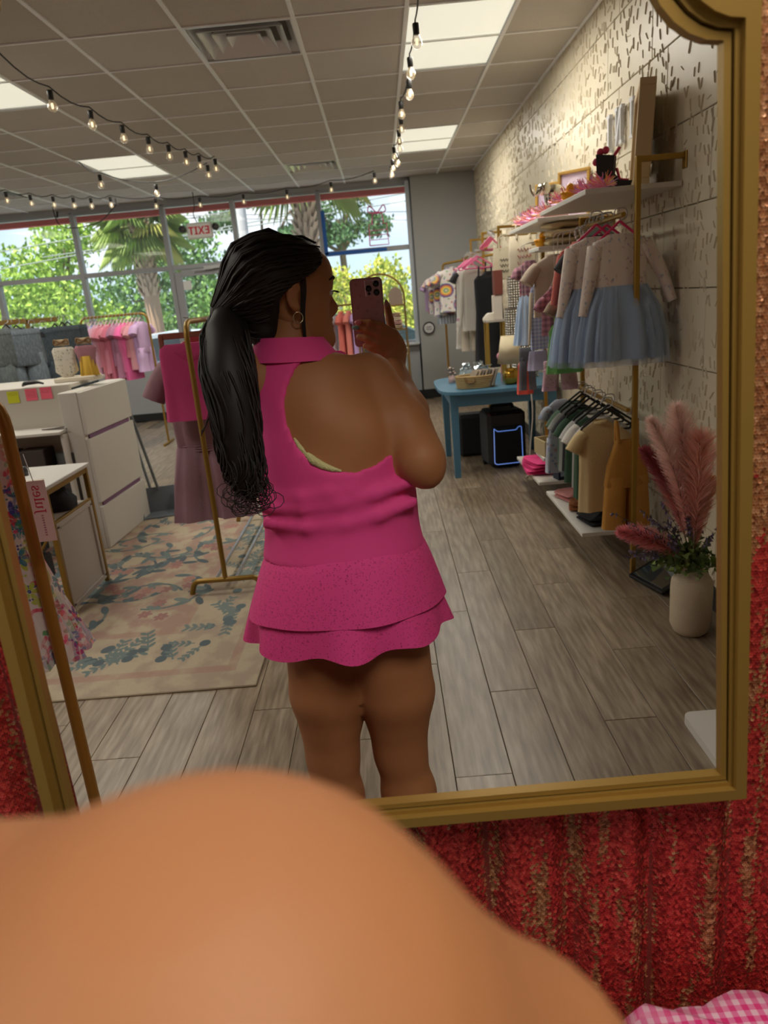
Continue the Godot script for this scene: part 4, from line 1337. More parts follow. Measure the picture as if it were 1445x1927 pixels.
	bx(s, Vector3(0, 0.05, 0), Vector3(0.12, 0.1, 0.09), 0.003)
	part(o, "box", s, mt("1d2338", 0.6))
	s = st(false)
	bx(s, Vector3(-0.02, 0.05, 0.046), Vector3(0.05, 0.05, 0.002))
	part(o, "label_card", s, mt("9fb0cf", 0.6))
	blue_table()
	far_wall_racks()
	vase_corner()

func blue_table() -> void:
	var blue := mt("4f7f9c", 0.38)
	var o := thing("side_table", "blue painted wooden table with rounded corners and square legs", "table", Vector3(0.88, 0, -6.12))
	var s := st(false)
	var poly := PackedVector2Array()
	for k in 32:
		var a := TAU * k / 32
		poly.append(Vector2(pow(absf(cos(a)), 0.42) * signf(cos(a)) * 0.48, pow(absf(sin(a)), 0.42) * signf(sin(a)) * 0.53))
	ext(s, poly, 0.024, Transform3D(Basis(Vector3.RIGHT, -PI / 2), Vector3(0, 0.688, 0)))
	part(o, "tabletop", s, blue)
	for q in [[0, 0.43, 0.78, 0.02], [0, -0.43, 0.78, 0.02], [-0.38, 0, 0.02, 0.84], [0.38, 0, 0.02, 0.84]]:
		s = st(false)
		bx(s, Vector3(q[0], 0.625, q[1]), Vector3(q[2], 0.1, q[3]), 0.002)
		part(o, "apron", s, blue)
	for x in [-0.37, 0.40]:
		for z in [-0.41, 0.41]:
			s = st(false)
			var t := Vector3(x, 0, z)
			var tp := 0.032
			var bt := 0.024
			var v := []
			for y in [0.0, 0.676]:
				var r: float = bt if y == 0.0 else tp
				for c in [[-1, 1], [1, 1], [1, -1], [-1, -1]]: v.append(t + Vector3(c[0] * r, y, c[1] * r))
			for i in 4: quad(s, v[i], v[(i + 1) % 4], v[4 + (i + 1) % 4], v[4 + i])
			quad(s, v[3], v[2], v[1], v[0])
			part(o, "leg", s, blue)
	var top := 0.70
	# basket with flat packets
	o = thing("wicker_basket", "low oval wicker basket of pouches on the blue table", "basket", Vector3(0.70, top, -5.80), 0.0)
	var straw := mt("b59a6a", 0.85)
	for k in 7:
		s = st()
		var pts := []
		for i in 40:
			var a := TAU * i / 40
			pts.append(Vector3(cos(a) * (0.145 + 0.002 * k), 0.01 + 0.014 * k + 0.003 * sin(a * 20 + k * PI), sin(a) * (0.085 + 0.002 * k)))
		tube(s, pts, 0.0085, 6, true)
		part(o, "woven_band", s, straw)
	s = st(false)
	var oval := PackedVector2Array()
	for i in 28: oval.append(Vector2(cos(TAU * i / 28) * 0.145, sin(TAU * i / 28) * 0.085))
	ext(s, oval, 0.008, Transform3D(Basis(Vector3.RIGHT, -PI / 2), Vector3(0, 0.004, 0)))
	part(o, "bottom", s, straw)
	s = st()
	tube(s, bend([Vector3(-0.09, 0.095, 0.085), Vector3(-0.085, 0.05, 0.094), Vector3(-0.02, 0.05, 0.1), Vector3(-0.015, 0.095, 0.095)], 0.02), 0.007, 6)
	part(o, "handle", s, mt("7d5f3a", 0.8))
	for k in 7:
		s = st(false)
		bx(s, Vector3(0, 0.07, 0), Vector3(0.012, 0.14, 0.1), 0.004)
		var p := part(self, "flat_pouch", s, mt(["8f8170", "a08f7c", "6f675e", "8b7e6f", "5d5850", "93867a", "7b7268"][k], 0.7))
		p.position = Vector3(0.64 + 0.028 * k, top + 0.012, -5.80 + 0.006 * k)
		p.rotation = Vector3(0, 0.35, -0.55 + 0.03 * k)
		tag(p, "%s flat fabric pouch leaning in the wicker basket, %s" % [["tan", "pale tan", "dark grey", "taupe", "darkest", "light taupe", "grey-brown"][k], ["at the left end", "second from the left end", "third from the left end", "in the middle", "just right of the middle", "second from the right end", "at the right end"][k]], "pouch", "pouches in the wicker basket")
	# jars and foil treats
	var foil := mt("c9d4da", 0.16, 0.9)
	var jar := StandardMaterial3D.new()
	jar.transparency = BaseMaterial3D.TRANSPARENCY_ALPHA
	jar.albedo_color = Color(0.85, 0.95, 0.97, 0.25)
	jar.roughness = 0.05
	o = thing("glass_jar", "round glass jar of silver foil-wrapped treats on the blue table", "jar", Vector3(0.665, top, -6.08))
	s = st()
	lathe(s, [[0.0, 0.0], [0.055, 0.002], [0.066, 0.02], [0.068, 0.08], [0.055, 0.105], [0.056, 0.12]], Vector3.ZERO, 24)
	part(o, "glass", s, jar)
	s = st(false)
	for k in 40:
		var a := rr(0, TAU)
		var h := rr(0.02, 0.165)
		var r := 0.045 * sqrt(rng.randf()) * (1.0 if h < 0.11 else 0.95 - (h - 0.11) * 8.0)
		var b := Basis.from_euler(Vector3(rr(0, 3), rr(0, 3), rr(0, 3)))
		bx(s, Vector3(cos(a) * r, h, sin(a) * r), Vector3(0.03, 0.022, 0.012), 0.005, b)
	part(o, "foil_treats", s, foil).set_meta("kind", "stuff")
	o = thing("foil_bundle", "crumpled silver foil bundle behind the basket on the blue table", "foil", Vector3(0.79, top, -6.10))
	s = st(false)
	for k in 22:
		var b := Basis.from_euler(Vector3(rr(0, 3), rr(0, 3), rr(0, 3)))
		bx(s, Vector3(rr(-0.05, 0.05), rr(0.03, 0.17), rr(-0.03, 0.03)), Vector3(0.05, 0.07, 0.006), 0.002, b)
	bx(s, Vector3(0, 0.02, 0), Vector3(0.1, 0.04, 0.06), 0.01)
	part(o, "crumpled_sheets", s, foil)
	o = thing("small_figure_jar", "small pinkish trinket jar with a silver lid at the table's left end", "jar", Vector3(0.555, top, -6.22))
	s = st()
	lathe(s, [[0.0, 0.0], [0.032, 0.0], [0.034, 0.05], [0.026, 0.06], [0.026, 0.07]], Vector3.ZERO, 16)
	part(o, "body", s, mt("c7a8a2", 0.4))
	s = st()
	for k in 9: ball(s, Vector3(rr(-0.025, 0.025), rr(0.075, 0.125), rr(-0.025, 0.025)), Vector3.ONE * rr(0.012, 0.019), 8)
	part(o, "lid", s, mt("a09088", 0.25, 0.7))
	# lamp
	o = thing("table_lamp", "table lamp with ribbed gold pumpkin base and cream shade", "lamp", Vector3(0.985, top, -5.82))
	s = st()
	lathe(s, [[0.0, 0.004], [0.04, 0.0], [0.062, 0.022], [0.07, 0.06], [0.062, 0.1], [0.04, 0.125], [0.014, 0.128]], Vector3.ZERO, 64, Basis.IDENTITY, 0.07, 10)
	part(o, "base", s, mt("b8923a", 0.22, 0.85))
	s = st()
	lathe(s, [[0.008, 0.125], [0.008, 0.2]], Vector3.ZERO, 10)
	part(o, "stem", s, mt("8d7440", 0.3, 0.7))
	s = st()
	lathe(s, [[0.097, 0.165], [0.07, 0.375], [0.068, 0.375], [0.095, 0.167], [0.097, 0.165]], Vector3(-0.012, 0, 0), 40, Basis(Vector3.BACK, -0.03))
	var shade := mt("efe2c0", 0.85).duplicate()
	shade.backlight_enabled = true
	shade.backlight = Color(0.5, 0.45, 0.3)
	part(o, "shade", s, shade)
	s = st()
	tube(s, bend([Vector3(1.05, top + 0.012, -5.75), Vector3(1.09, top + 0.012, -5.58), Vector3(1.10, 0.5, -5.56), Vector3(1.07, 0.2, -5.57), Vector3(1.05, 0.01, -5.55), Vector3(1.02, 0.012, -5.5)], 0.08), 0.006, 6)
	tag(part(self, "lamp_cord", s, mt("b9b4ab", 0.6)), "pale power cord dropping from the blue table to the floor", "cord")
	# small gold stand with a shoe and boxes
	var gold := mt("b08d3f", 0.4, 0.5)
	o = thing("display_stand", "small gold-legged stand with a pale top on the blue table", "stand", Vector3(0.965, top, -6.46))
	s = st(false)
	bx(s, Vector3(0, 0.47, 0), Vector3(0.17, 0.02, 0.17), 0.003)
	part(o, "top", s, mt("b9b0a6", 0.4))
	for q in [[-0.07, -0.07], [0.07, -0.07], [-0.07, 0.07], [0.07, 0.07]]:
		s = st(false)
		bx(s, Vector3(q[0], 0.23, q[1]), Vector3(0.022, 0.46, 0.022), 0.002)
		part(o, "leg", s, gold)
	o = thing("shoe_box_stack", "narrow white and rust boxes stacked on the gold stand", "box", Vector3(0.995, top + 0.48, -6.46))
	for q in [[0.0, 0.1, 0.0, 0.075, 0.2, 0.1, "d8cfc2"], [0.01, 0.3, 0.0, 0.07, 0.2, 0.12, "7a3f34"]]:
		s = st(false)
		bx(s, Vector3(q[0], q[1], q[2]), Vector3(q[3], q[4], q[5]), 0.003)
		part(o, "box", s, mt(q[6], 0.7))
	o = thing("white_shoe", "small cream shoe on a ledge of the boxed stand", "shoe", Vector3(0.915, top + 0.48, -6.43))
	s = st()
	loft(s, [[0.06, 0.03, 0.02, 0, 0.02], [0.045, 0.04, 0.024, 0, 0.01], [0.02, 0.052, 0.027, 0, 0.0], [0.0, 0.054, 0.028, 0, 0.0]], 20, 3, 0, 0.8)
	part(o, "upper", s, mt("e3dccf", 0.6))
	# sparkling bead boxes
	for k in 3:
		o = thing("bead_box", ["lowest sparkling bead-covered box beside the lamp", "middle sparkling bead-covered box by the gold stand", "topmost sparkling bead-covered box behind the tulle dress"][k], "box", Vector3([1.17, 1.10, 1.13][k], top + [0.0, 0.356, 0.572][k], -6.22), 0.0, "bead covered boxes stacked on the blue table")
		var sz: Vector3 = [Vector3(0.2, 0.355, 0.18), Vector3(0.14, 0.215, 0.13), Vector3(0.14, 0.25, 0.13)][k]
		s = st(false)
		bx(s, Vector3(0, sz.y / 2, 0), sz, 0.003)
		part(o, "box", s, mt("6d675f", 0.5, 0.3))
		var bs := st()
		ball(bs, Vector3.ZERO, Vector3(0.0085, 0.0085, 0.006), 8)
		var xs := []
		for j in int(sz.y / 0.02):
			for i in int(sz.x / 0.02): xs.append(Transform3D(Basis.IDENTITY, Vector3(-sz.x / 2 + 0.011 + i * 0.02, 0.011 + j * 0.02, sz.z / 2)))
			for i in int(sz.z / 0.02): xs.append(Transform3D(Basis(Vector3.UP, PI / 2), Vector3(-sz.x / 2, 0.011 + j * 0.02, -sz.z / 2 + 0.011 + i * 0.02)))
		many(o, "beads", done(bs), mt("d6d2c8", 0.12, 0.8), xs)
	s = st()
	ball(s, Vector3.ZERO, Vector3.ONE * 0.035, 14)
	tube(s, [Vector3(0, -0.03, 0), Vector3(0, -0.21, 0)], 0.004, 5)
	var pom := part(self, "pink_pompom", s, cloth("cf8a9c"))
	pom.position = Vector3(0.935, top + 0.21, -5.98)
	tag(pom, "small pink pompom peeking out left of the lampshade", "pompom")
	# canvas totes on the wall poles
	for k in 2:
		o = thing("canvas_tote", ["cream canvas tote with black script hanging farther from the mirror", "cream canvas tote with a red heart hanging nearer the duck shelf"][k], "tote bag", Vector3([1.09, 1.07][k], [1.50, 1.53][k], [-6.55, -5.62][k]), 0.15, "canvas totes behind the far shelf")
		s = st()
		loft(s, [[0.26, 0.1, 0.012, 0.03], [0.13, 0.11, 0.02, 0.05], [0.0, 0.11, 0.014, 0.03]], 28, 4, k)
		part(o, "bag", s, cloth("d3c9b2"))
		s = st()
		tube(s, bend([Vector3(-0.05, 0.24, 0.014), Vector3(-0.05, 0.36, 0), Vector3(0.05, 0.36, 0), Vector3(0.05, 0.24, 0.014)], 0.05), 0.008, 6)
		part(o, "strap", s, cloth("d3c9b2"))
		s = st()
		tube(s, [Vector3(0, 0.352, 0), Vector3(0.30, 0.352, 0.04)], 0.006, 6)
		part(o, "peg", s, mt("a07c33", 0.38, 0.55))
		s = st()
		for j in 3:
			var pts := []
			for i in 14: pts.append(Vector3(-0.05 + 0.008 * i, 0.16 - 0.045 * j + 0.014 * sin(i * 2.1 + j), 0.022))
			tube(s, pts, 0.0025, 4)
		part(o, "print", s, mt("2a2828" if k == 0 else "a8454c", 0.8))
	# speaker under the table
	o = thing("party_speaker", "black trolley speaker with glowing blue outline under the table", "speaker", Vector3(0.93, 0, -6.02), 0.12)
	s = st(false)
	bx(s, Vector3(0, 0.25, 0), Vector3(0.32, 0.46, 0.3), 0.03)
	part(o, "cabinet", s, mt("17181c", 0.55))
	s = st(false)
	bx(s, Vector3(0, 0.2, 0.15), Vector3(0.25, 0.32, 0.02), 0.008)
	part(o, "grille", s, mt("0d0e11", 0.8))
	var led := StandardMaterial3D.new()
	led.emission_enabled = true
	led.emission = Color(0.1, 0.5, 0.95)
	led.emission_energy_multiplier = 0.55
	s = st()
	tube(s, bend([Vector3(-0.115, 0.345, 0.163), Vector3(-0.085, 0.32, 0.163), Vector3(0.07, 0.32, 0.163), Vector3(0.09, 0.345, 0.163), Vector3(0.115, 0.345, 0.163), Vector3(0.12, 0.06, 0.163), Vector3(0.1, 0.045, 0.163), Vector3(-0.1, 0.045, 0.163), Vector3(-0.12, 0.06, 0.163), Vector3(-0.115, 0.345, 0.163)], 0.012), 0.0035, 5)
	part(o, "light_strip", s, led)
	for x in [-0.11, 0.11]:
		s = st(false)
		bx(s, Vector3(x, 0.455, 0.07), Vector3(0.08, 0.03, 0.14), 0.01)
		part(o, "corner_pad", s, mt("5a1f24", 0.6))
	s = st()
	tube(s, bend([Vector3(-0.09, 0.47, 0), Vector3(-0.09, 0.51, 0), Vector3(0.09, 0.51, 0), Vector3(0.09, 0.47, 0)], 0.03), 0.014, 8)
	part(o, "handle", s, mt("141417", 0.5))
	for x in [-0.13, 0.13]:
		s = st()
		lathe(s, [[0.0, -0.02], [0.04, -0.02], [0.04, 0.02], [0.0, 0.02]], Vector3(x, 0.04, -0.1), 16, Basis(Vector3.BACK, PI / 2))
		part(o, "wheel", s, mt("101012", 0.8))
	o = thing("black_case", "black fabric case on the floor behind the trolley speaker", "case", Vector3(0.85, 0, -6.52))
	s = st(false)
	bx(s, Vector3(0, 0.19, 0), Vector3(0.5, 0.38, 0.2), 0.03)
	part(o, "case", s, mt("1b1b1f", 0.8))
	s = st()
	tube(s, bend([Vector3(1.30, 0.35, -5.3), Vector3(1.27, 0.42, -5.28), Vector3(1.22, 0.4, -5.25), Vector3(1.21, 0.1, -5.25), Vector3(1.24, 0.012, -5.3)], 0.08), 0.008, 6)
	tag(part(self, "black_cable", s, mt("1a1a1c", 0.6)), "black cable curling from the wall socket behind the pink clothes shelf", "cable")

func far_wall_racks() -> void:
	var g := "clothes on the far wall rail"
	var pink := "ef6fa5"
	garment("black_jumpsuit", "long black strappy jumpsuit at the front of the far rail", "jumpsuit", Vector3(1.03, 1.66, -7.36), 0, "tank", 0.13, 0.98, cloth("1c1d22"), g)
	garment("black_jumpsuit", "second black strappy piece behind the first, nearer the wall", "jumpsuit", Vector3(1.12, 1.70, -7.55), 0, "tank", 0.12, 0.9, cloth("212228"), g)
	garment("white_shirt", "long white shirt with black trim beside the black jumpsuit", "shirt", Vector3(0.93, 1.66, -7.62), 0, "long", 0.10, 0.62, cloth("cfccc4"), g)
	garment("cream_trousers", "cream trousers with black hems hanging on the far rail", "trousers", Vector3(0.90, 1.33, -7.72), 0, "pants", 0.08, 0.5, cloth("c9bfae"), g, cloth("1f1f24"))
	garment("white_shirt", "white top with a black panel behind the cream trousers", "shirt", Vector3(0.90, 1.66, -7.88), 0, "tee", 0.10, 0.5, cloth("d6d4ce"), g, cloth("25252a"))
	garment("white_shorts", "white lace-hem shorts low behind the white shirts", "shorts", Vector3(0.88, 1.12, -7.98), 0, "pants", 0.09, 0.28, cloth("d3d1cc"), g)
	garment("black_blouse", "black top between the white shirts and the striped shirts", "top", Vector3(0.92, 1.66, -8.15), 0, "tee", 0.1, 0.45, cloth("222329"), g)
	hang_up(garment("pink_blouse", "dusty pink top hanging behind the rainbow shirt", "top", Vector3(0.99, 1.785, -8.35), 0, "tank", 0.1, 0.6, cloth("b77f8e"), g), 1.80)
	for k in 7:
		hanger(Vector3(0.96 + 0.03 * (k % 3), 1.70, -7.38 - 0.14 * k), 0.1 * k - 0.2, 0.14, pink, ["bright pink hanger in the front black jumpsuit", "bright pink hanger in the long white shirt", "bright pink hanger in the cream trousers", "bright pink hanger in the black-panelled top", "bright pink hanger fifth along the far rail", "bright pink hanger sixth along the far rail", "bright pink hanger last along the far rail"][k], "pink hangers on the far rail")
	for k in 8:
		hanger(Vector3(1.09 + 0.012 * k, 1.86, -7.36 - 0.05 * k), 0.5 + 0.03 * k, 0.12, "f27fae", "empty pink hanger bunched on top of the far rail, %s" % ["frontmost", "second from the front", "third from the front", "fourth from the front", "fourth from the back", "third from the back", "second from the back", "hindmost"][k], "bunch of empty pink hangers")
	# rainbow print
	var im := canvas(256, 256, "c9c3bf")
	for k in 40: blob(im, rr(0, 256), rr(0, 256), rr(5, 12), rr(5, 12), 0, ["5f8f57", "a34a5a", "4a6c9a", "7fa86a"][k % 4])
	for c in [[70, 90], [190, 205]]:
		for k in 6: blob(im, c[0], c[1], 74 - k * 12, 66 - k * 11, 0, ["3b4a86", "a8465a", "dba03c", "e0c860", "4f9a86", "c8bfb4"][k])
	var rain := printed("rainbow", im, 3.2)
	var stripes := striped("bluestripe", "8fa0b4", "c9d2da", 14.0)
	var rows := [[0.86, 1.70, -9.0, "tee", 0.15, 0.5, 0, "rainbow_tee", "rainbow printed tee nearest on the corner rail"], [0.76, 1.66, -9.08, "tee", 0.12, 0.5, 0, "rainbow_tee", "rainbow printed tee hanging behind the nearest one"], [0.80, 1.50, -9.14, "tank", 0.12, 0.44, 1, "striped_dress", "blue and white striped dress on the corner rail"], [0.70, 1.64, -9.2, "tee", 0.11, 0.45, 0, "rainbow_tee", "rainbow printed tee at the window end of the corner rail"], [0.72, 1.62, -9.28, "tank", 0.1, 0.35, 2, "pale_blue_blouse", "pale blue ruffled top among the rainbow tees"], [0.66, 1.6, -9.34, "tee", 0.1, 0.38, 3, "lilac_tee", "lilac tee at the far left of the corner rail"], [0.98, 1.5, -8.9, "tank", 0.1, 0.5, 4, "patterned_blouse", "pink and blue patterned top behind the striped dress"]]
	for q in rows:
		var m: Material = [rain, stripes, cloth("b5cfdc"), cloth("a88fb4"), flower_print("pinkblue", "b98da0", ["7f8fb4", "d8c4cc", "a86a80"], 50, 3.0, 6.0, 5.0)][q[6]]
		garment(q[7], q[8], "dress" if q[6] == 1 else "top", Vector3(q[0], q[1], q[2]), 0.1, q[3], q[4], q[5], m, "clothes on the corner rail")
	var s := st()
	tube(s, bend([Vector3(0.80, 0.0, -9.42), Vector3(0.80, 1.76, -9.42), Vector3(1.3, 1.80, -9.0), Vector3(1.36, 1.80, -8.95)], 0.05), 0.014, 10)
	tag(part(self, "corner_rail", s, mt("a07c33", 0.38, 0.55)), "thin gold corner rail by the grey pier with rainbow tees", "clothes rail")
	# two round pieces on the pier
	for k in 2:
		var p := at([813, 807][k], [568, 617][k], -10.37)
		var o := thing(["round_mirror", "round_plaque"][k], ["small round mirror with gold rim on the grey pier", "small round white plaque with black script and dark rim"][k], ["mirror", "plaque"][k], p)
		s = st()
		lathe(s, [[0.068, -0.01], [0.082, -0.006], [0.084, 0.008], [0.074, 0.012], [0.068, 0.008]], Vector3.ZERO, 32, Basis(Vector3.RIGHT, PI / 2))
		part(o, "rim", s, mt(["a5893c", "33343a"][k], 0.35, [0.5, 0.0][k]))
		s = st()
		lathe(s, [[0.07, 0.0], [0.0, 0.002]], Vector3.ZERO, 28, Basis(Vector3.RIGHT, PI / 2))
		part(o, "face", s, mt("b9bcbc", 0.05, 1.0) if k == 0 else mt("dcdcde", 0.6))
		if k == 1:
			s = st()
			for j in 2:
				var pts := []
				for i in 12: pts.append(Vector3(-0.035 + 0.0065 * i, 0.012 - 0.03 * j + 0.012 * sin(i * 2.0 + j), 0.006))
				tube(s, pts, 0.0025, 4)
			part(o, "script", s, mt("2b2b30", 0.7))
	# arched gold shelf by the window
	var gold := mt("8f7440", 0.4, 0.5)
	var o2 := thing("arched_shelf", "arched gold shelf unit standing at the window behind the phone", "shelf", Vector3(0.0, 0, -9.75))
	s = st()
	var arch := [Vector3(-0.31, 0, 0), Vector3(-0.31, 1.42, 0)]
	for i in range(1, 16): arch.append(Vector3(-cos(PI * i / 16) * 0.31, 1.42 + sin(PI * i / 16) * 0.3, 0))
	arch.append_array([Vector3(0.31, 1.42, 0), Vector3(0.31, 0, 0)])
	tube(s, arch, 0.013, 8)
	part(o2, "arch", s, gold)
	for sx in [-0.31, 0.31]:
		s = st()
		tube(s, [Vector3(sx, 0, 0.26), Vector3(sx, 0.86, 0.26)], 0.012, 8)
		part(o2, "front_leg", s, gold)
	for y in [0.30, 0.72, 1.02, 1.32]:
		s = st(false)
		bx(s, Vector3(0, y, 0.13 if y < 0.9 else 0.08), Vector3(0.6, 0.02, 0.26 if y < 0.9 else 0.16), 0.003)
		part(o2, "shelf", s, mt("b9a988", 0.5) if y < 0.9 else gold)
	var q2 := thing("display_sign", "small rounded tan sign on the top of the arched shelf", "sign", Vector3(0.2, 1.33, -9.67))
	s = st(false)
	ext(s, PackedVector2Array([Vector2(-0.09, 0), Vector2(0.09, 0), Vector2(0.09, 0.12), Vector2(0.06, 0.19), Vector2(0.0, 0.22), Vector2(-0.06, 0.19), Vector2(-0.09, 0.12)]), 0.02)
	part(q2, "panel", s, mt("8f7d6f", 0.7))
	for k in 4:
		var f := folded(["tan folded cloth at the bottom of the arched shelf's stack", "pink folded cloth in the arched shelf's stack", "cream folded cloth in the arched shelf's stack", "top tan folded cloth of the arched shelf's stack"][k], Vector3(0.19, 1.03 + 0.05 * k, -9.67), Vector3(0.16 - 0.015 * k, 0.05, 0.12), cloth(["b09a80", "b88f8a", "c9bba3", "a98c7c"][k]), 0.1 * k, "cloth", "folded cloths on the arched shelf")
	for k in 3:
		folded(["crumpled grey cloth on the arched shelf's lower board", "white cloth on top of the arched shelf's lower board", "brown cloth on the arched shelf's lower board"][k], Vector3(0.13 + 0.1 * (k % 2), 0.73 + 0.06 * (k / 2), -9.6), Vector3(0.17, 0.06, 0.14), cloth(["8a8886", "c9c9cb", "6d5d52"][k]), 0.4 * k, "cloth", "cloths on the lower board of the arched shelf")
	o2 = thing("script_banner", "grey patterned panel on the lowest part of the arched shelf", "panel", Vector3(0.17, 0.31, -9.55))
	s = st(false)
	bx(s, Vector3(0, 0.19, 0), Vector3(0.22, 0.38, 0.02), 0.003)
	part(o2, "panel", s, mt("9fa6ad", 0.7))
	s = st()
	for j in 4: tube(s, bend([Vector3(-0.03, 0.33 - 0.08 * j, 0.014), Vector3(0.03, 0.30 - 0.08 * j, 0.014), Vector3(-0.02, 0.28 - 0.08 * j, 0.014)], 0.02), 0.006, 5)
	part(o2, "print", s, mt("23262b", 0.8))
	# little rack of clothes at the window left of the phone
	o2 = thing("window_rack", "low gold rail at the window between the woman's face and phone", "clothes rack", Vector3(-0.62, 0, -9.7))
	s = st()
	tube(s, bend([Vector3(-0.35, 0, 0), Vector3(-0.35, 1.38, 0), Vector3(0.35, 1.38, 0), Vector3(0.35, 0, 0)], 0.08), 0.013, 8)
	part(o2, "frame", s, gold)
	for sx in [-0.35, 0.35]:
		s = st()
		tube(s, [Vector3(sx, 0.013, -0.2), Vector3(sx, 0.013, 0.2)], 0.013, 8)
		part(o2, "foot", s, gold)
	var wr := [["coral_dress", "coral dress on the window rail behind the phone", "e0877c", -0.42], ["coral_dress", "second coral dress on the window rail, left of the first", "d9766c", -0.52], ["lilac_dress", "lilac dress on the window rail against the phone's edge", "b79ad0", -0.33], ["cream_dress", "cream dress on the window rail by the woman's chin", "b8ab92", -0.78], ["white_dress", "white dress on the window rail nearest the woman's lips", "c9ccd0", -0.66]]
	for q in wr: garment(q[0], q[1], "dress", Vector3(q[3], 1.3, -9.7 + 0.04 * q[3]), 1.2, "tee", 0.11, 0.55, cloth(q[2]), "clothes on the window rail")

func vase_corner() -> void:
	var o := thing("floor_vase", "tall cream ceramic floor vase holding pink pampas grass", "vase", Vector3(1.185, 0, -2.78))
	var s := st()
	var k := 0.0
	var prof := [[0.0, 0.0], [0.055, 0.0], [0.068, 0.012], [0.082, 0.045], [0.083, 0.2], [0.08, 0.235], [0.064, 0.265], [0.046, 0.275], [0.045, 0.305], [0.047, 0.31], [0.04, 0.31], [0.038, 0.27], [0.0, 0.26]]
	lathe(s, prof, Vector3.ZERO, 40)
	var m := mt("d3c3a8", 0.55).duplicate()
	m.heightmap_enabled = true
	m.heightmap_texture = tex("weave")
	m.heightmap_scale = 0.2
	m.uv1_triplanar = true
	m.uv1_scale = Vector3(1, 14, 1)
	part(o, "body", s, m)
	var base := Vector3(1.185, 0.28, -2.78)
	# plumes: [tip pixel x, y, depth, colour, length share]
	var plumes := [["tallest pale pink pampas plume, upright in the vase", at(1272, 765, -2.72), "fff0e6", 0.06], ["pale pink pampas plume leaning left of the tallest", at(1222, 790, -2.7), "fff2ea", 0.045], ["broad coral pink pampas plume in the middle of the vase", at(1318, 820, -2.66), "ffd6c4", 0.07], ["deep rose pampas plume behind the pale ones", at(1210, 845, -2.85), "b0606c", 0.042], ["low bright pink pampas plume stretching left over the vase", at(1163, 1000, -2.72), "f7b0b8", 0.042], ["short golden pink plume at the right of the vase", at(1335, 900, -2.75), "efc596", 0.042]]
	var ls := st(false)
	quad(ls, Vector3(-0.0012, 0, 0), Vector3(0.0012, 0, 0), Vector3(0.0004, 1, 0), Vector3(-0.0004, 1, 0))
	var strand := done(ls)
	var fm := mt("ffffff", 0.9).duplicate()
	fm.vertex_color_use_as_albedo = true
	fm.backlight_enabled = true
	fm.backlight = Color(0.75, 0.62, 0.6)
	for q in plumes:
		var tip: Vector3 = q[1]
		var pl := thing("pampas_plume", q[0], "pampas grass", base, 0, "pampas plumes in the vase")
		var rel := tip - base
		var path := []
		for i in 13:
			var t := i / 12.0
			path.append(Vector3(rel.x * t * (0.6 + 0.4 * t), rel.y * (t * (1.35 - 0.35 * t)), rel.z * t))
		s = st()
		tube(s, path, 0.003, 5)
		part(pl, "stem", s, mt("8a7a58", 0.8))
		var xs := []
		var cs := []
		var root := hex("f4bcb2").srgb_to_linear()
		var colr := hex(q[2]).srgb_to_linear()
		for i in 1800:
			var t := pow(rng.randf(), 0.8) * 0.78 + 0.22
			var f: float = t * 12.0
			var a := int(f)
			var b := mini(a + 1, 12)
			var p: Vector3 = (path[a] as Vector3).lerp(path[b], f - a)
			var ax: Vector3 = (path[b] - path[maxi(a - 1, 0)]).normalized()
			var rd := Vector3(rng.randfn(), rng.randfn(), rng.randfn()).normalized()
			rd = (rd - ax * rd.dot(ax)).normalized()
			var wide: float = q[3] * sin(PI * clampf((t - 0.18) / 0.86, 0.02, 1.0)) ** 0.7
			var d := (ax * rr(0.9, 1.6) + rd).normalized()
			xs.append(Transform3D(Basis(Quaternion(Vector3.UP, d)).rotated(d, rr(0, TAU)).scaled_local(Vector3(rr(0.8, 1.5), wide * rr(1.2, 2.0), 1)), p))
			cs.append(root.lerp(colr, clampf((t - 0.25) * 2.2, 0, 1)) * rr(0.8, 1.15))
		many(pl, "plume", strand, fm, xs, cs)
	# lavender and leaves
	o = thing("lavender_sprays", "purple-grey lavender sprays spreading left from the vase", "dried flowers", base, 0)
	var xs := []
	var cs := []
	var stems := st()
	for i in 26:
		var d := Vector3(rr(-0.34, 0.06), rr(0.05, 0.3), rr(-0.1, 0.1))
		tube(stems, [Vector3(0, -0.02, 0), d * 0.5 + Vector3(0, 0.04, 0), d], 0.0013, 4)
		for j in 26:
			var t := rr(0.55, 1.0)
			xs.append(Transform3D(Basis.from_euler(Vector3(rr(0, 6), rr(0, 6), rr(0, 6))).scaled(Vector3.ONE * rr(0.6, 1.0)), d * t + Vector3(0, 0.04 * (1 - t), 0) + Vector3(rr(-1, 1), rr(-1, 1), rr(-1, 1)) * 0.006))
			cs.append(hex(["75688c", "85789a", "655a78"][j % 3]).srgb_to_linear())
	part(o, "stems", stems, mt("6a6848", 0.8)).set_meta("kind", "stuff")
	many(o, "buds", leaf_mesh(0.007, 0.012), leaf_mat(), xs, cs)
	o = thing("green_sprigs", "small green leafy sprigs gathered at the vase's mouth", "foliage", base, 0)
	xs = []
	cs = []
	for i in 420:
		var d := Vector3(rng.randfn() * 0.055 - 0.02, absf(rng.randfn()) * 0.045 + 0.015, rng.randfn() * 0.05)
		xs.append(Transform3D(Basis.from_euler(Vector3(rr(0, 6), rr(0, 6), rr(0, 6))).scaled(Vector3.ONE * rr(0.7, 1.2)), d))
		cs.append(hex(["6f8a4a", "82994f", "5d7444", "8a9468"][i % 4]).srgb_to_linear())
	many(o, "leaves", leaf_mesh(0.016, 0.034), leaf_mat(), xs, cs)
	# dark frame on the floor behind the pole
	o = thing("lying_picture", "dark glossy framed panel lying on the floor behind the vase", "frame", Vector3(1.25, 0.055, -3.28), 0.3)
	o.rotation.z = 0.35
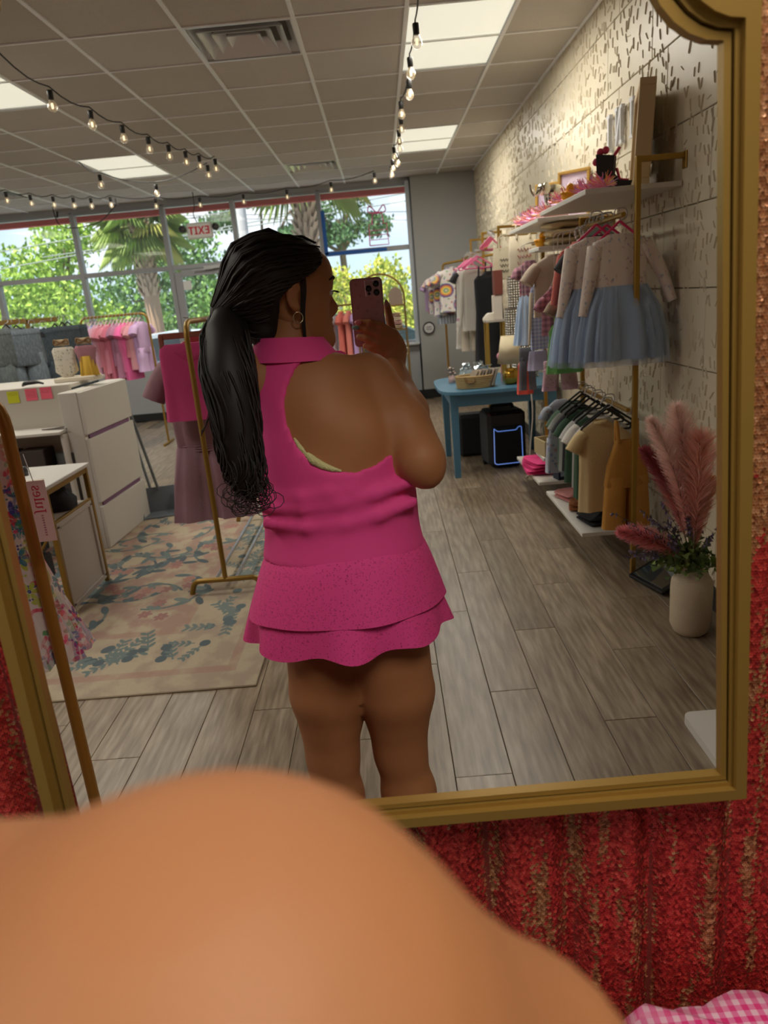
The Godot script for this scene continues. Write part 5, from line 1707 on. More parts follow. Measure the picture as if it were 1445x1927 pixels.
	var s2 := st(false)
	bx(s2, Vector3.ZERO, Vector3(0.2, 0.02, 0.26), 0.004)
	part(o, "frame", s2, mt("16171b", 0.4))
	s2 = st(false)
	bx(s2, Vector3(0, 0.011, 0), Vector3(0.16, 0.003, 0.22))
	part(o, "glass", s2, mt("9fb6c4", 0.05, 0.9))
	# white low riser at the lower right
	s2 = st(false)
	var poly := PackedVector2Array()
	for k4 in 4:
		var cx: float = [0.42, 0.42, -0.2, -0.2][k4]
		var cz: float = [-0.3, 0.3, 0.3, -0.3][k4]
		for i in 5:
			var a := PI / 2 * i / 4 + (k4 - 1) * PI / 2
			poly.append(Vector2(cx - signf(cx) * 0.03 + cos(a) * 0.03, cz - signf(cz) * 0.03 + sin(a) * 0.03))
	ext(s2, poly, 0.03, Transform3D(Basis(Vector3.RIGHT, -PI / 2), Vector3(0, 0.015, 0)))
	var w := part(self, "white_riser", s2, mt("d8d6d0", 0.4))
	w.position = at_y(1283, 1340, 0.03) * Vector3(1, 0, 1) + Vector3(0.2, 0, 0.3)
	tag(w, "low white board with rounded corners at the lower right of the mirror", "riser")

# ---------- the shop side with the desk and the racks ----------
func sprig_leaf(im: Image, p: Vector2, ang: float, l: float, c: String, n := 5) -> void:
	var d := Vector2(cos(ang), sin(ang))
	stroke(im, [p, p + d * l], 1.6, c, false)
	for k in n:
		var t := (k + 0.6) / n
		for sx in [-1.0, 1.0]:
			var a: float = ang + sx * 0.8
			var q := p + d * l * t + Vector2(cos(a), sin(a)) * l * 0.14
			blob(im, q.x, q.y, l * 0.15, l * 0.065, a, c, false)

func rug_picture() -> Image:
	var n := 1024
	var im := canvas(n, n, "b3a48c")
	var f := noise_img(0.012, 256, FastNoiseLite.TYPE_SIMPLEX_SMOOTH, 4, 21)
	var cream := hex("b5a68e")
	var rose := hex("a58578")
	var fade := hex("9a867b")
	for j in n:
		for i in n:
			var e := mini(mini(i, n - 1 - i), mini(j, n - 1 - j))
			var v := f.get_noise_2d(i, j)
			var c := cream.lerp(fade, clampf(v * 1.2 + 0.15, 0, 0.5))
			if e > 190: c = c.lerp(rose, clampf(0.35 + v * 1.5, 0.0, 0.75))
			if (e > 45 and e < 64) or (e > 185 and e < 205): c = cream.lerp(rose, clampf(0.7 + v, 0.2, 0.9))
			im.set_pixel(i, j, c.darkened(rng.randf() * 0.05))
	var teal := ["5c6a6e", "687674", "535f64", "717d7a"]
	for k in 112:      # sprigs round the border
		var s := k % 4
		var u := rr(80, n - 80)
		var p: Vector2 = [Vector2(u, 125), Vector2(u, n - 125), Vector2(125, u), Vector2(n - 125, u)][s]
		sprig_leaf(im, p + Vector2(rr(-30, 30), rr(-30, 30)), rr(0, TAU), rr(45, 70), teal[k % 4], 4)
		if k % 2: blob(im, p.x + rr(-60, 60), p.y + rr(-30, 30), 11, 11, 0, teal[(k + 1) % 4], false)
	for k in 46:      # large flowing leaves in the field
		var p := Vector2(rr(230, n - 230), rr(230, n - 230))
		var a := rr(0, TAU)
		var pts := []
		for i in 12:
			pts.append(p)
			p += Vector2(cos(a), sin(a)) * 15
			a += 0.16 * (1 if k % 2 else -1)
		stroke(im, pts, 3.0, teal[k % 4], false)
		for i in range(1, 12, 2):
			var b: float = a + (1.1 if i % 4 == 1 else -1.1)
			blob(im, pts[i].x + cos(b) * 17, pts[i].y + sin(b) * 17, 21, 8, b, teal[(k + i) % 4], false)
	for k in 60:
		var p := Vector2(rr(220, n - 220), rr(220, n - 220))
		for i in 6: blob(im, p.x + cos(i * 1.05) * 9, p.y + sin(i * 1.05) * 9, 8, 5, i * 1.05, ["a5796f", "ad887c", "98706a"][k % 3], false)
	return im

func note_picture(c: String, lines: int) -> Image:
	var im := canvas(96, 96, c)
	for k in lines:
		var pts := []
		for i in 16: pts.append(Vector2(8 + i * 5.2 + rr(-1, 1), 12 + k * 10 + rr(-3, 3)))
		stroke(im, pts, 0.9, "4a2230", false)
	return im

func t_rack(n: String, label: String, a: Vector3, b: Vector3, grp := "") -> void:
	var o := thing(n, label, "clothes rack", Vector3(a.x, 0, a.z), 0, grp)
	var gold := mt("8f7440", 0.45, 0.4)
	var d := b - a
	var s := st(false)
	bx(s, Vector3(0, a.y / 2, 0), Vector3(0.03, a.y, 0.03), 0.003)
	part(o, "post", s, gold)
	s = st(false)
	bx(s, Vector3(d.x / 2, a.y - 0.02, d.z / 2), Vector3(Vector2(d.x, d.z).length(), 0.04, 0.03), 0.003, Basis(Vector3.UP, -atan2(d.z, d.x)))
	part(o, "arm", s, gold)
	s = st(false)
	bx(s, Vector3(0, 0.01, 0), Vector3(0.5, 0.02, 0.4), 0.005)
	part(o, "base", s, gold)

func left_side() -> void:
	var white := mt("cfcbc3", 0.5)
	var gold := mt("9b7a35", 0.4, 0.5)
	# rug
	var s := st(false)
	bx(s, Vector3(-1.83, 0.004, -4.1), Vector3(2.4, 0.008, 2.98), 0.003)
	var rug := thing("rug", "large faded floral area rug in cream, rose and blue-grey", "rug", Vector3.ZERO)
	part(rug, "backing", s, mt("bcae94", 0.95))
	s = st(false)
	uvquad(s, Vector3(-3.03, 0.0085, -2.612), Vector3(-0.632, 0.0085, -2.612), Vector3(-0.632, 0.0085, -5.59), Vector3(-3.03, 0.0085, -5.59))
	var rm := printed("rugprint", rug_picture(), 1.0, 0.95, false)
	part(rug, "pile", s, rm)
	# drawer tower beside the counter
	var o := thing("drawer_tower", "tall slim white drawer tower with mauve gaps between its three fronts", "drawer unit", Vector3(-1.99, 0, -4.96), -0.05)
	s = st(false)
	bx(s, Vector3(0, 0.525, 0), Vector3(0.12, 1.05, 0.76), 0.004)
	part(o, "body", s, white)
	for k in 3:
		var y0: float = [0.01, 0.325, 0.775][k]
		var y1: float = [0.295, 0.745, 1.045][k]
		s = st(false)
		bx(s, Vector3(0.07, (y0 + y1) / 2, 0), Vector3(0.022, y1 - y0, 0.75), 0.003)
		part(o, "drawer_front", s, white)
		if k < 2:
			s = st(false)
			bx(s, Vector3(0.064, y1 + 0.015, 0.0), Vector3(0.012, 0.03, 0.66), 0.001)
			part(o, "grip_strip", s, mt("7d5878", 0.7))
	# counter with back panel, shelf and dark cubby
	o = thing("white_counter", "white counter with raised back panel and a shelf above a dark cubby", "counter", Vector3(-2.64, 0, -4.75))
	for q in [["back_panel", 0, 0.545, 0.0, 1.18, 1.09, 0.03], ["shelf", 0, 0.815, 0.14, 1.16, 0.02, 0.26], ["top", 0, 1.075, -0.32, 1.18, 0.025, 0.62], ["end_panel", -0.58, 0.53, -0.3, 0.02, 1.05, 0.58], ["end_panel", 0.575, 0.4, 0.12, 0.02, 0.8, 0.24], ["bottom", 0, 0.3, 0.12, 1.14, 0.02, 0.24]]:
		s = st(false)
		bx(s, Vector3(q[1], q[2], q[3]), Vector3(q[4], q[5], q[6]), 0.003)
		part(o, q[0], s, white if q[0] != "back_panel" else mt("c2bcb0", 0.55))
	for k in 3:
		var b := thing("dark_storage_box", ["dark box at the left in the counter's cubby", "dark box in the middle of the counter's cubby", "dark round tin in the counter's cubby"][k], "box", Vector3(-2.5 + 0.2 * k, 0.31, -4.62))
		s = st(false)
		if k < 2: bx(s, Vector3(0, 0.2, 0), Vector3(0.17, 0.4, 0.16), 0.006)
		else: lathe(s, [[0.0, 0.0], [0.07, 0.0], [0.07, 0.36], [0.0, 0.37]], Vector3.ZERO, 20)
		part(b, "body", s, mt(["3a3434", "453b38", "3f3d3c"][k], 0.6))
	# sticky notes
	for k in 3:
		s = st(false)
		uvquad(s, Vector3(-0.038, -0.04, 0.004), Vector3(0.038, -0.04, 0.004), Vector3(0.038, 0.035, 0), Vector3(-0.038, 0.035, 0))
		uvquad(s, Vector3(0.038, -0.04, 0.0035), Vector3(-0.038, -0.04, 0.0035), Vector3(-0.038, 0.035, -0.0005), Vector3(0.038, 0.035, -0.0005))
		var p := part(self, "sticky_note", s, printed("note%d" % k, note_picture(["c9cc2a", "ef6a7f", "ef6a7f"][k], [3, 7, 4][k]), 1.0, 0.9, false))
		p.position = at([25, 59, 87][k], [747, 742, 739][k], -4.733)
		tag(p, ["yellow-green sticky note on the counter's back panel", "pink sticky note crowded with writing, in the middle on the counter's panel", "pink sticky note with fewer lines, nearest the drawer tower"][k], "sticky note", "sticky notes on the counter panel")
	s = st()
	tube(s, bend([Vector3(-0.07, 0, 0), Vector3(-0.05, 0.015, 0.01), Vector3(0.03, 0.018, 0), Vector3(0.07, 0.004, 0)], 0.03), [0.006, 0.01, 0.012, 0.013, 0.014, 0.014, 0.013, 0.013, 0.012, 0.011, 0.01, 0.009, 0.008, 0.006], 8)
	var sg := part(self, "sunglasses_case", s, mt("202024", 0.4))
	sg.position = Vector3(-2.29, 1.102, -4.76)
	tag(sg, "small black object lying on the counter panel's top edge", "case")
	s = st()
	for k in 3: tube(s, [Vector3(-0.1 + 0.03 * k, 0.005, 0.0), Vector3(0.08, 0.005 + 0.004 * k, 0.05 - 0.05 * k)], 0.004, 6)
	var pn := part(self, "loose_pens", s, mt("5a5048", 0.5))
	pn.position = Vector3(-2.12, 0.826, -4.60)
	tag(pn, "dark pens lying on the counter's shelf by the drawer tower", "pen")
	# gold framed desk
	o = thing("desk", "small white-topped desk on a gold metal frame with a white side panel", "desk", Vector3(-2.12, 0, -3.72))
	s = st(false)
	bx(s, Vector3(0, 0.70, 0), Vector3(0.82, 0.02, 0.56), 0.003)
	part(o, "desktop", s, mt("d9d7d2", 0.4))
	for q in [[0.39, 0.25], [0.39, -0.25], [-0.39, 0.25], [-0.39, -0.25]]:
		s = st(false)
		bx(s, Vector3(q[0], 0.345, q[1]), Vector3(0.024, 0.69, 0.024), 0.002)
		part(o, "leg", s, gold)
	for q in [[0.39, 0.675, 0.0, 0.02, 0.03, 0.48], [0.39, 0.51, 0.0, 0.02, 0.012, 0.48], [0.0, 0.675, 0.25, 0.78, 0.03, 0.02]]:
		s = st(false)
		bx(s, Vector3(q[0], q[1], q[2]), Vector3(q[3], q[4], q[5]), 0.002)
		part(o, "rail", s, gold)
	s = st(false)
	for q in [[0.385, 0.265, 0.0, 0.012, 0.42, 0.4], [0.39, 0.49, 0.0, 0.022, 0.03, 0.46], [0.39, 0.05, 0.0, 0.022, 0.03, 0.46], [0.39, 0.27, 0.215, 0.022, 0.44, 0.03], [0.39, 0.27, -0.215, 0.022, 0.44, 0.03]]:
		bx(s, Vector3(q[0], q[1], q[2]), Vector3(q[3], q[4], q[5]), 0.003)
	part(o, "side_panel", s, mt("c9c3bb", 0.55))
	s = st(false)
	bx(s, Vector3(0.2, 0.5, 0.0), Vector3(0.38, 0.015, 0.46), 0.002)
	part(o, "lower_shelf", s, mt("c9c3bb", 0.55))
	s = st()
	tube(s, [Vector3(0.36, 0.45, 0.255), Vector3(0.12, 0.12, 0.255)], 0.007, 6)
	tube(s, [Vector3(0.36, 0.14, 0.255), Vector3(0.12, 0.4, 0.255)], 0.007, 6)
	part(o, "cross_brace", s, gold)
	o = thing("drawer_cart", "dark grey plastic drawer cart under the desk", "cart", Vector3(-2.02, 0.0, -3.58))
	for k in 3:
		s = st(false)
		bx(s, Vector3(0, 0.09 + 0.15 * k, 0), Vector3(0.3, 0.135, 0.2), 0.01)
		part(o, "drawer", s, mt("55535a", 0.5))
		s = st(false)
		bx(s, Vector3(0, 0.12 + 0.15 * k, 0.105), Vector3(0.12, 0.02, 0.016), 0.004)
		part(o, "handle", s, mt("3f3d43", 0.5))
	o = thing("black_bag", "soft black zip bag on the desk's lower shelf", "bag", Vector3(-1.86, 0.508, -3.78), 0.2)
	s = st()
	loft(s, [[0.11, 0.03, 0.03, 0.05], [0.10, 0.09, 0.06, 0.05], [0.05, 0.125, 0.085, 0.06], [0.0, 0.12, 0.08, 0.05]], 28, 5)
	part(o, "body", s, mt("2b2c33", 0.8))
	s = st()
	tube(s, bend([Vector3(-0.07, 0.09, 0.05), Vector3(-0.03, 0.15, 0.03), Vector3(0.06, 0.15, 0.0), Vector3(0.09, 0.08, 0.03)], 0.05), 0.012, 8)
	part(o, "handle", s, mt("35363d", 0.8))
	folded("crumpled white cloth stuffed beside the desk's gold leg", Vector3(-2.0, 0.51, -3.6), Vector3(0.14, 0.06, 0.12), cloth("c9c6c2"), 0.5, "cloth")
	o = thing("stapler", "black stapler lying on the white desktop", "stapler", Vector3(-1.94, 0.711, -3.52), 0.1)
	for q in [[0.008, 0.16, 0.016, 0.0], [0.03, 0.15, 0.02, 0.12]]:
		s = st(false)
		bx(s, Vector3(0, q[0], 0), Vector3(q[1], q[2], 0.03), 0.004, Basis(Vector3.BACK, q[3]))
		part(o, "jaw", s, mt("17171a", 0.35))
	s = st(false)
	bx(s, Vector3(-1.88, 0.713, -3.55), Vector3(0.2, 0.005, 0.12), 0.001, Basis(Vector3.UP, 0.3))
	tag(part(self, "paper_sheet", s, mt("c9c1b1", 0.85)), "cream papers under the stapler on the desktop", "paper")
	s = st()
	lathe(s, [[0.0, 0.0], [0.02, 0.0], [0.022, 0.02], [0.018, 0.045], [0.0, 0.05]], Vector3.ZERO, 14)
	var cap := part(self, "dark_bottle", s, mt("35353a", 0.35))
	cap.position = Vector3(-1.97, 0.711, -3.78)
	tag(cap, "tiny dark bottle standing at the back of the desktop", "bottle")
	# dustpan and broom
	o = thing("dustpan", "grey long-handled dustpan standing behind the drawer tower", "dustpan", Vector3(-1.80, 0.009, -5.32), 0.25)
	s = st(false)
	ext(s, PackedVector2Array([Vector2(-0.13, 0), Vector2(0.13, 0), Vector2(0.12, 0.2), Vector2(-0.12, 0.2)]), 0.012, Transform3D(Basis(Vector3.RIGHT, -0.15), Vector3(0, 0, -0.06)))
	ext(s, PackedVector2Array([Vector2(-0.06, 0), Vector2(0.12, 0), Vector2(-0.06, 0.19)]), 0.012, Transform3D(Basis(Vector3.UP, -PI / 2), Vector3(0.125, 0, 0)))
	ext(s, PackedVector2Array([Vector2(-0.06, 0), Vector2(0.12, 0), Vector2(-0.06, 0.19)]), 0.012, Transform3D(Basis(Vector3.UP, -PI / 2), Vector3(-0.125, 0, 0)))
	bx(s, Vector3(0, 0.006, 0.02), Vector3(0.25, 0.012, 0.17), 0.002)
	part(o, "pan", s, mt("6f7780", 0.5))
	s = st()
	tube(s, [Vector3(0, 0.18, -0.07), Vector3(-0.12, 0.88, -0.12)], 0.011, 8)
	part(o, "handle", s, mt("6d7479", 0.4, 0.3))
	o = thing("broom", "thin grey broom leaning beside the dustpan", "broom", Vector3(-1.93, 0.009, -5.5), 0.2)
	s = st()
	tube(s, [Vector3(0.02, 0.12, 0), Vector3(-0.1, 0.95, -0.06)], 0.011, 8)
	part(o, "handle", s, mt("7b8287", 0.4, 0.3))
	s = st()
	loft(s, [[0.15, 0.05, 0.02, 0.02], [0.1, 0.1, 0.025, 0.05], [0.0, 0.12, 0.03, 0.1]], 30, 9)
	part(o, "bristles", s, mt("34373c", 0.9))
	# rack with the pink blouse and the mauve romper
	o = thing("garment_rack", "thin gold pipe garment rack with two chrome bars at its foot", "clothes rack", Vector3(-0.955, 0.009, -4.3))
	var zf := 0.66
	s = st()
	tube(s, bend([Vector3(0, 0.06, zf), Vector3(0, 1.415, zf), Vector3(0, 1.415, -zf), Vector3(0, 0.06, -zf)], 0.09, 6), 0.0135, 10)
	part(o, "frame", s, gold)
	for z in [zf, -zf]:
		s = st()
		tube(s, bend([Vector3(-0.19, 0.0, z), Vector3(-0.17, 0.07, z), Vector3(0.17, 0.07, z), Vector3(0.19, 0.0, z)], 0.06, 5), 0.015, 8)
		part(o, "foot", s, gold)
	for x in [-0.05, 0.06]:
		s = st()
		tube(s, [Vector3(x, 0.075, zf), Vector3(x, 0.075, -zf)], 0.009, 8)
		part(o, "chrome_bar", s, mt("c9cbcc", 0.18, 0.9))
	var pinkm := cloth("bb3a72")
	o = thing("pink_blouse", "hot pink boxy sleeveless blouse hung at the front of the pipe rack", "blouse", Vector3(-0.975, 1.30, -3.76), 0.1)
	s = st()
	loft(s, [[0.02, 0.13, 0.02, 0.0], [0.0, 0.155, 0.028, 0.01], [-0.03, 0.16, 0.035, 0.02], [-0.2, 0.162, 0.045, 0.06], [-0.365, 0.17, 0.055, 0.14], [-0.36, 0.16, 0.045, 0.14]], 44, 4, 0.6)
	part(o, "body", s, pinkm)
	s = st()
	sheet(s, 14, 6, func(u, v): return Vector3(-0.09 + 0.18 * u, 0.0 - 0.07 * sin(PI * u) * (1 - v) - 0.01, 0.034 + 0.008 * sin(PI * v)))
	part(o, "cowl_neck", s, pinkm)
	var mauve := cloth("94717b")
	o = thing("mauve_romper", "mauve short-sleeved romper with gathered waist behind the pink blouse", "romper", Vector3(-1.01, 1.27, -3.90), 0.1)
	s = st()
	loft(s, [[0.0, 0.06, 0.02, 0.0], [-0.015, 0.1, 0.03, 0.0], [-0.05, 0.165, 0.045, 0.02], [-0.25, 0.165, 0.06, 0.06], [-0.47, 0.155, 0.05, 0.1], [-0.5, 0.15, 0.045, 0.14], [-0.52, 0.152, 0.045, 0.16]], 44, 9, 0.2)
	part(o, "bodice", s, mauve)
	for k in 3:
		s = st()
		var pts := []
		for i in 28:
			var a := TAU * i / 28
			pts.append(Vector3(cos(a) * 0.154, -0.495 - 0.013 * k, sin(a) * 0.05))
		tube(s, pts, 0.0055, 5, true)
		part(o, "waist_gather", s, mauve)
	for sx in [-1.0, 1.0]:
		s = st()
		loft(s, [[-0.5, 0.08, 0.05, 0.08, sx * 0.078], [-0.7, 0.1, 0.065, 0.12, sx * 0.1], [-0.91, 0.115, 0.075, 0.15, sx * 0.118], [-0.9, 0.1, 0.06, 0.15, sx * 0.118]], 40, 6, sx)
		part(o, "wide_leg", s, mauve)
		s = st()
		sleeve(s, Vector3(sx * 0.13, -0.07, 0), Vector3(sx * 0.235, -0.23, 0.01), 0.055, 0.062, 0.015)
		part(o, "sleeve", s, mauve)
	garment("mauve_romper", "second mauve garment farther along the pipe rack", "romper", Vector3(-0.90, 1.24, -4.25), 0.15, "romper", 0.16, 0.85, mauve, "mauve garments on the pipe rack")
	garment("mauve_romper", "last mauve garment at the far end of the pipe rack", "romper", Vector3(-0.88, 1.24, -4.5), 0.15, "romper", 0.16, 0.84, cloth("8d6b76"), "mauve garments on the pipe rack")
	o = thing("clip_hanger", "brown clip hanger holding the hot pink blouse", "hanger", Vector3(-0.975, 1.36, -3.76), 0.1)
	s = st(false)
	bx(s, Vector3(0, 0.0, 0), Vector3(0.3, 0.03, 0.012), 0.004)
	for sx in [-1.0, 1.0]: bx(s, Vector3(sx * 0.14, -0.025, 0), Vector3(0.024, 0.07, 0.02), 0.004)
	part(o, "bar", s, mt("8a4d3e", 0.5))
	s = st()
	tube(s, bend([Vector3(0, 0.01, 0), Vector3(0, 0.05, 0), Vector3(0.02, 0.08, 0), Vector3(-0.012, 0.085, 0)], 0.02), 0.003, 5)
	part(o, "hook", s, mt("b8babc", 0.35, 0.6))
	for k in 9:
		hanger(Vector3(-0.945, 1.33, -3.95 - 0.085 * k), 0.15, 0.17, "b0323c" if k < 8 else "8c2b33", ["red", "scarlet", "dark red", "crimson", "brick red", "bright red", "deep red", "plain red", "maroon"][k] + " hanger on the pipe rack, " + ["first behind the blouse", "second behind the blouse", "third behind the blouse", "fourth behind the blouse", "fifth behind the blouse", "fourth from the far end", "third from the far end", "second from the far end", "at the far end"][k], "red hangers on the pipe rack")
	# baby clothes rack before the windows
	o = thing("arched_rack", "gold arched rack of small pink clothes before the windows", "clothes rack", Vector3(-3.02, 0, -8.5), 0.02)
	s = st()
	tube(s, bend([Vector3(-0.38, 0.02, 0), Vector3(-0.38, 1.50, 0), Vector3(0.38, 1.50, 0), Vector3(0.38, 0.02, 0)], 0.09, 6), 0.013, 8)
	part(o, "frame", s, gold)
	for sx in [-0.38, 0.38]:
		s = st()
		tube(s, [Vector3(sx, 0.014, -0.2), Vector3(sx, 0.014, 0.2)], 0.014, 8)
		part(o, "foot", s, gold)
	var bc := ["b7b9dd", "c3a9c9", "a9b2dc", "cf9fb6", "d0899a", "c9788a", "d68a9e", "c96f86", "a97896", "b57f9d", "e077a6", "ef6fae", "cf8494", "d99aa6", "c5a0d2", "d3b2dd"]
	var what := ["pale lilac", "lilac-pink", "pale blue", "blush", "dusty pink", "rose", "soft pink", "deep rose", "mauve", "plum-pink", "bright pink", "hot pink", "salmon", "peach-pink", "lavender", "light lavender"]
	for k in 16:
		var x := -3.35 + 0.042 * k
		garment("baby_romper", what[k] + " baby romper on the gold arched rack before the windows", "romper", Vector3(x, 1.41, -8.5), 1.15, "tee" if k % 3 else "romper", 0.11 + 0.01 * (k % 2), [0.38, 0.52, 0.46, 0.55][k % 4] + (0.08 if k > 3 and k < 12 else 0.0), cloth(bc[k]), "baby clothes on the arched rack", null, k)
		hanger(Vector3(x, 1.412, -8.5), 1.15, 0.09, "d9c3c9", "clear hanger on the arched rack carrying the %s romper" % what[k], "hangers on the arched rack")
	# jeans
	t_rack("square_rack", "gold square-armed rack of grey jeans at the left edge of the mirror", at(-30, 606, -6.0), at(46, 598, -6.0), "gold square racks of jeans")
	t_rack("square_rack", "second gold square-armed rack holding jeans with the arm above them", at(50, 601, -6.5), at(106, 595, -6.5), "gold square racks of jeans")
	var denim := noisy("denim", "denim", Vector3(9, 2.5, 9), 0.9, "eef1f3")
	var dark := noisy("denim_dark", "denim", Vector3(9, 2.5, 9), 0.9, "a3adb3")
	var pale := noisy("denim_grey", "denim", Vector3(9, 2.5, 9), 0.9, "dedbd1")
	var js := [[-8, 622, -5.85, pale, 1.2], [12, 620, -5.9, pale, 1.2], [32, 622, -5.95, denim, 0.7], [62, 624, -6.35, denim, 1.1], [84, 626, -6.4, dark, 0.9], [104, 618, -6.5, dark, 1.2], [118, 615, -6.55, dark, 1.2], [128, 614, -6.7, dark, 0.8]]
	for k in js.size():
		var q: Array = js[k]
		garment("jeans", ["grey jeans cut off by the mirror's left edge", "grey jeans second from the mirror's left edge", "pale blue distressed jeans left of the second rack's arm", "washed jeans with a black waistband on the second rack", "dark jeans in the middle of the second rack", "dark pleated trousers right on the second rack", "dark trousers next to the last pair on the second rack", "dark jeans last on the second rack, beside the baby clothes"][k], "jeans", at(q[0], q[1], q[2]), q[4], "pants", 0.165, 0.92, q[3], "jeans hanging behind the counter", cloth("24272c") if k in [3, 4] else null, k)
		hanger(at(q[0], q[1], q[2]) + Vector3(0, -0.005, 0), q[4], 0.10, "2b2622", ["black hanger in the leftmost jeans", "black hanger in the second grey jeans", "black hanger in the pale distressed jeans", "black hanger in the black-waisted washed jeans", "black hanger in the middle dark jeans", "black hanger in the pleated trousers", "black hanger next to the last pair of jeans", "black hanger in the last pair of jeans"][k], "hangers in the jeans")
	# swimsuits on the counter
	var base := Vector3(-2.09, 1.09, -5.0)
	o = thing("display_block", "low cream block under the swimsuits on the counter", "stand", base + Vector3(0.0, -0.002, 0.0))
	s = st(false)
	bx(s, Vector3(0, 0.015, 0), Vector3(0.27, 0.03, 0.16), 0.006)
	part(o, "block", s, mt("d6cdb9", 0.7))
	for sx in [-0.06, 0.09]:
		s = st()
		tube(s, [Vector3(sx, 0.03, 0), Vector3(sx, 0.235, 0)], 0.004, 6)
		part(o, "post", s, gold)
	for k in 2:
		o = thing("baby_swimsuit", ["cream floral baby swimsuit displayed on the counter", "mauve and yellow ruffled baby swimsuit displayed beside the floral one"][k], "swimsuit", base + Vector3(-0.06 + 0.15 * k, 0.225, 0.01))
		s = st()
		loft(s, [[0.0, 0.06, 0.015, 0.0], [-0.02, 0.075, 0.02, 0.02], [-0.09, 0.07 if k == 0 else 0.055, 0.026, 0.05], [-0.16, 0.075 if k == 0 else 0.05, 0.025, 0.06], [-0.2, 0.03, 0.015, 0.05]], 28, 6, k)
		part(o, "body", s, flower_print("swim", "d5cfc0", ["5f6a60", "8a8f7c", "a89f8a"], 40, 3.0, 6.0, 7.0) if k == 0 else cloth("a3707a"))
		if k == 1:
			s = st()
			loft(s, [[-0.07, 0.045, 0.03, 0.1], [-0.2, 0.06, 0.035, 0.2]], 40, 11, k)
			part(o, "ruffle", s, cloth("cfa83f"))
		s = st()
		bx(s, Vector3(0, 0.03, 0), Vector3(0.1, 0.04, 0.006), 0.002)
		part(o, "card_hanger", s, mt("d2c7a4", 0.8))
		s = st()
		for sx in [-1.0, 1.0]: tube(s, bend([Vector3(0, 0.03, 0.01), Vector3(sx * 0.045, 0.055, 0.012), Vector3(sx * 0.05, 0.015, 0.012), Vector3(0, 0.03, 0.01)], 0.02), 0.006, 6)
		part(o, "bow", s, cloth("8a6a4a"))
	# front rack at the left with the bright floral dress
	var z0 := -1.75
	o = thing("front_rack", "thick gold rack pole curving at the top, nearest the mirror's left side", "clothes rack", Vector3(-0.93, 0, z0))
	var top: float = at(5, 735, z0).y
	s = st()
	tube(s, bend([Vector3(0, 0.02, 0), Vector3(0, top, 0), Vector3(-0.9, top, 0), Vector3(-0.9, 0.02, 0)], 0.09, 7), 0.0155, 12)
	part(o, "frame", s, mt("a3722c", 0.4, 0.35))
	for sx in [0.0, -0.9]:
		s = st()
		tube(s, [Vector3(sx, 0.016, -0.09), Vector3(sx, 0.016, 0.09)], 0.016, 8)
		part(o, "foot", s, mt("a3722c", 0.4, 0.35))
	var fim := canvas(512, 512, "d6c6c0")
	var bright := ["d0204c", "27458f", "3a8a3a", "e0506f", "1f7080", "b0b83a", "d42a52", "2a3f80"]
	for k in 210:
		var c: String = bright[rng.randi() % bright.size()]
		var x := rr(0, 512)
		var y := rr(0, 512)
		match k % 4:
			0:
				for i in 6: blob(fim, x + cos(i * 1.05) * 19, y + sin(i * 1.05) * 19, 13, 7, i * 1.05, c)
				blob(fim, x, y, 6, 6, 0, bright[(k + 3) % 8])
			1:
				var pts := []
				var a := rr(0, TAU)
				for i in 9:
					pts.append(Vector2(x + i * 6 * cos(a + i * 0.2), y + i * 6 * sin(a + i * 0.2)))
				stroke(fim, pts, 5.5, c)
			2: blob(fim, x, y, rr(10, 20), rr(6, 10), rr(0, 3), c)
			3:
				for i in 4: blob(fim, x + i * 9, y + rr(-5, 5), 3.5, 3.5, 0, c)
	var fp := printed("brightfloral", fim, 2.2)
	for k in 2:
		o = thing("floral_dress", ["bright multicoloured floral dress hanging by the front gold pole", "second bright floral dress tucked behind the first, farther left"][k], "dress", Vector3(-1.095 - 0.14 * k, 1.25, z0 - 0.04 - 0.09 * k), 0.35)
		s = st()
		loft(s, [[0.0, 0.05, 0.02, 0.0], [-0.02, 0.09, 0.03, 0.0], [-0.05, 0.12, 0.04, 0.02], [-0.25, 0.12, 0.06, 0.06], [-0.3, 0.115, 0.06, 0.1], [-0.5, 0.16, 0.09, 0.16], [-0.655 + 0.03 * k, 0.21, 0.11, 0.2], [-0.65 + 0.03 * k, 0.195, 0.1, 0.2]], 64, 9, 1.0 + k)
		part(o, "body", s, fp)
		hanger(Vector3(-1.095 - 0.14 * k, 1.255, z0 - 0.04 - 0.09 * k), 0.35, 0.1, "c9a0a8", ["pink hanger in the bright floral dress", "pink hanger in the second floral dress"][k], "hangers on the front rack")
	# price tag
	o = thing("price_tag", "long pale pink price tag with rose script hanging on the floral dress", "price tag", at(62, 905, z0 + 0.10))
	o.rotation = Vector3(0, 0.1, 0.0)
	s = st(false)
	bx(s, Vector3(0.004, -0.075, 0), Vector3(0.042, 0.15, 0.0015), 0.0004)
	part(o, "card", s, mt("dcb7b0", 0.7))
	var tx := part(o, "script", flip_text("Jules", 0.030, 0.0008, "Droid Serif"), mt("c2314a", 0.7))
	tx.position = Vector3(0.004, -0.045, 0.0014)
	tx.rotation.z = -PI / 2
	s = st(false)
	for k in 9: bx(s, Vector3(0.004, -0.085 - 0.006 * k, 0.0012), Vector3(0.005, 0.003, 0.0006))
	part(o, "small_print", s, mt("b0707a", 0.7))
	s = st()
	tube(s, [Vector3(0.0, 0.0, 0), Vector3(-0.02, 0.06, -0.03)], 0.0012, 5)
	part(o, "string", s, mt("d9d4d0", 0.8))

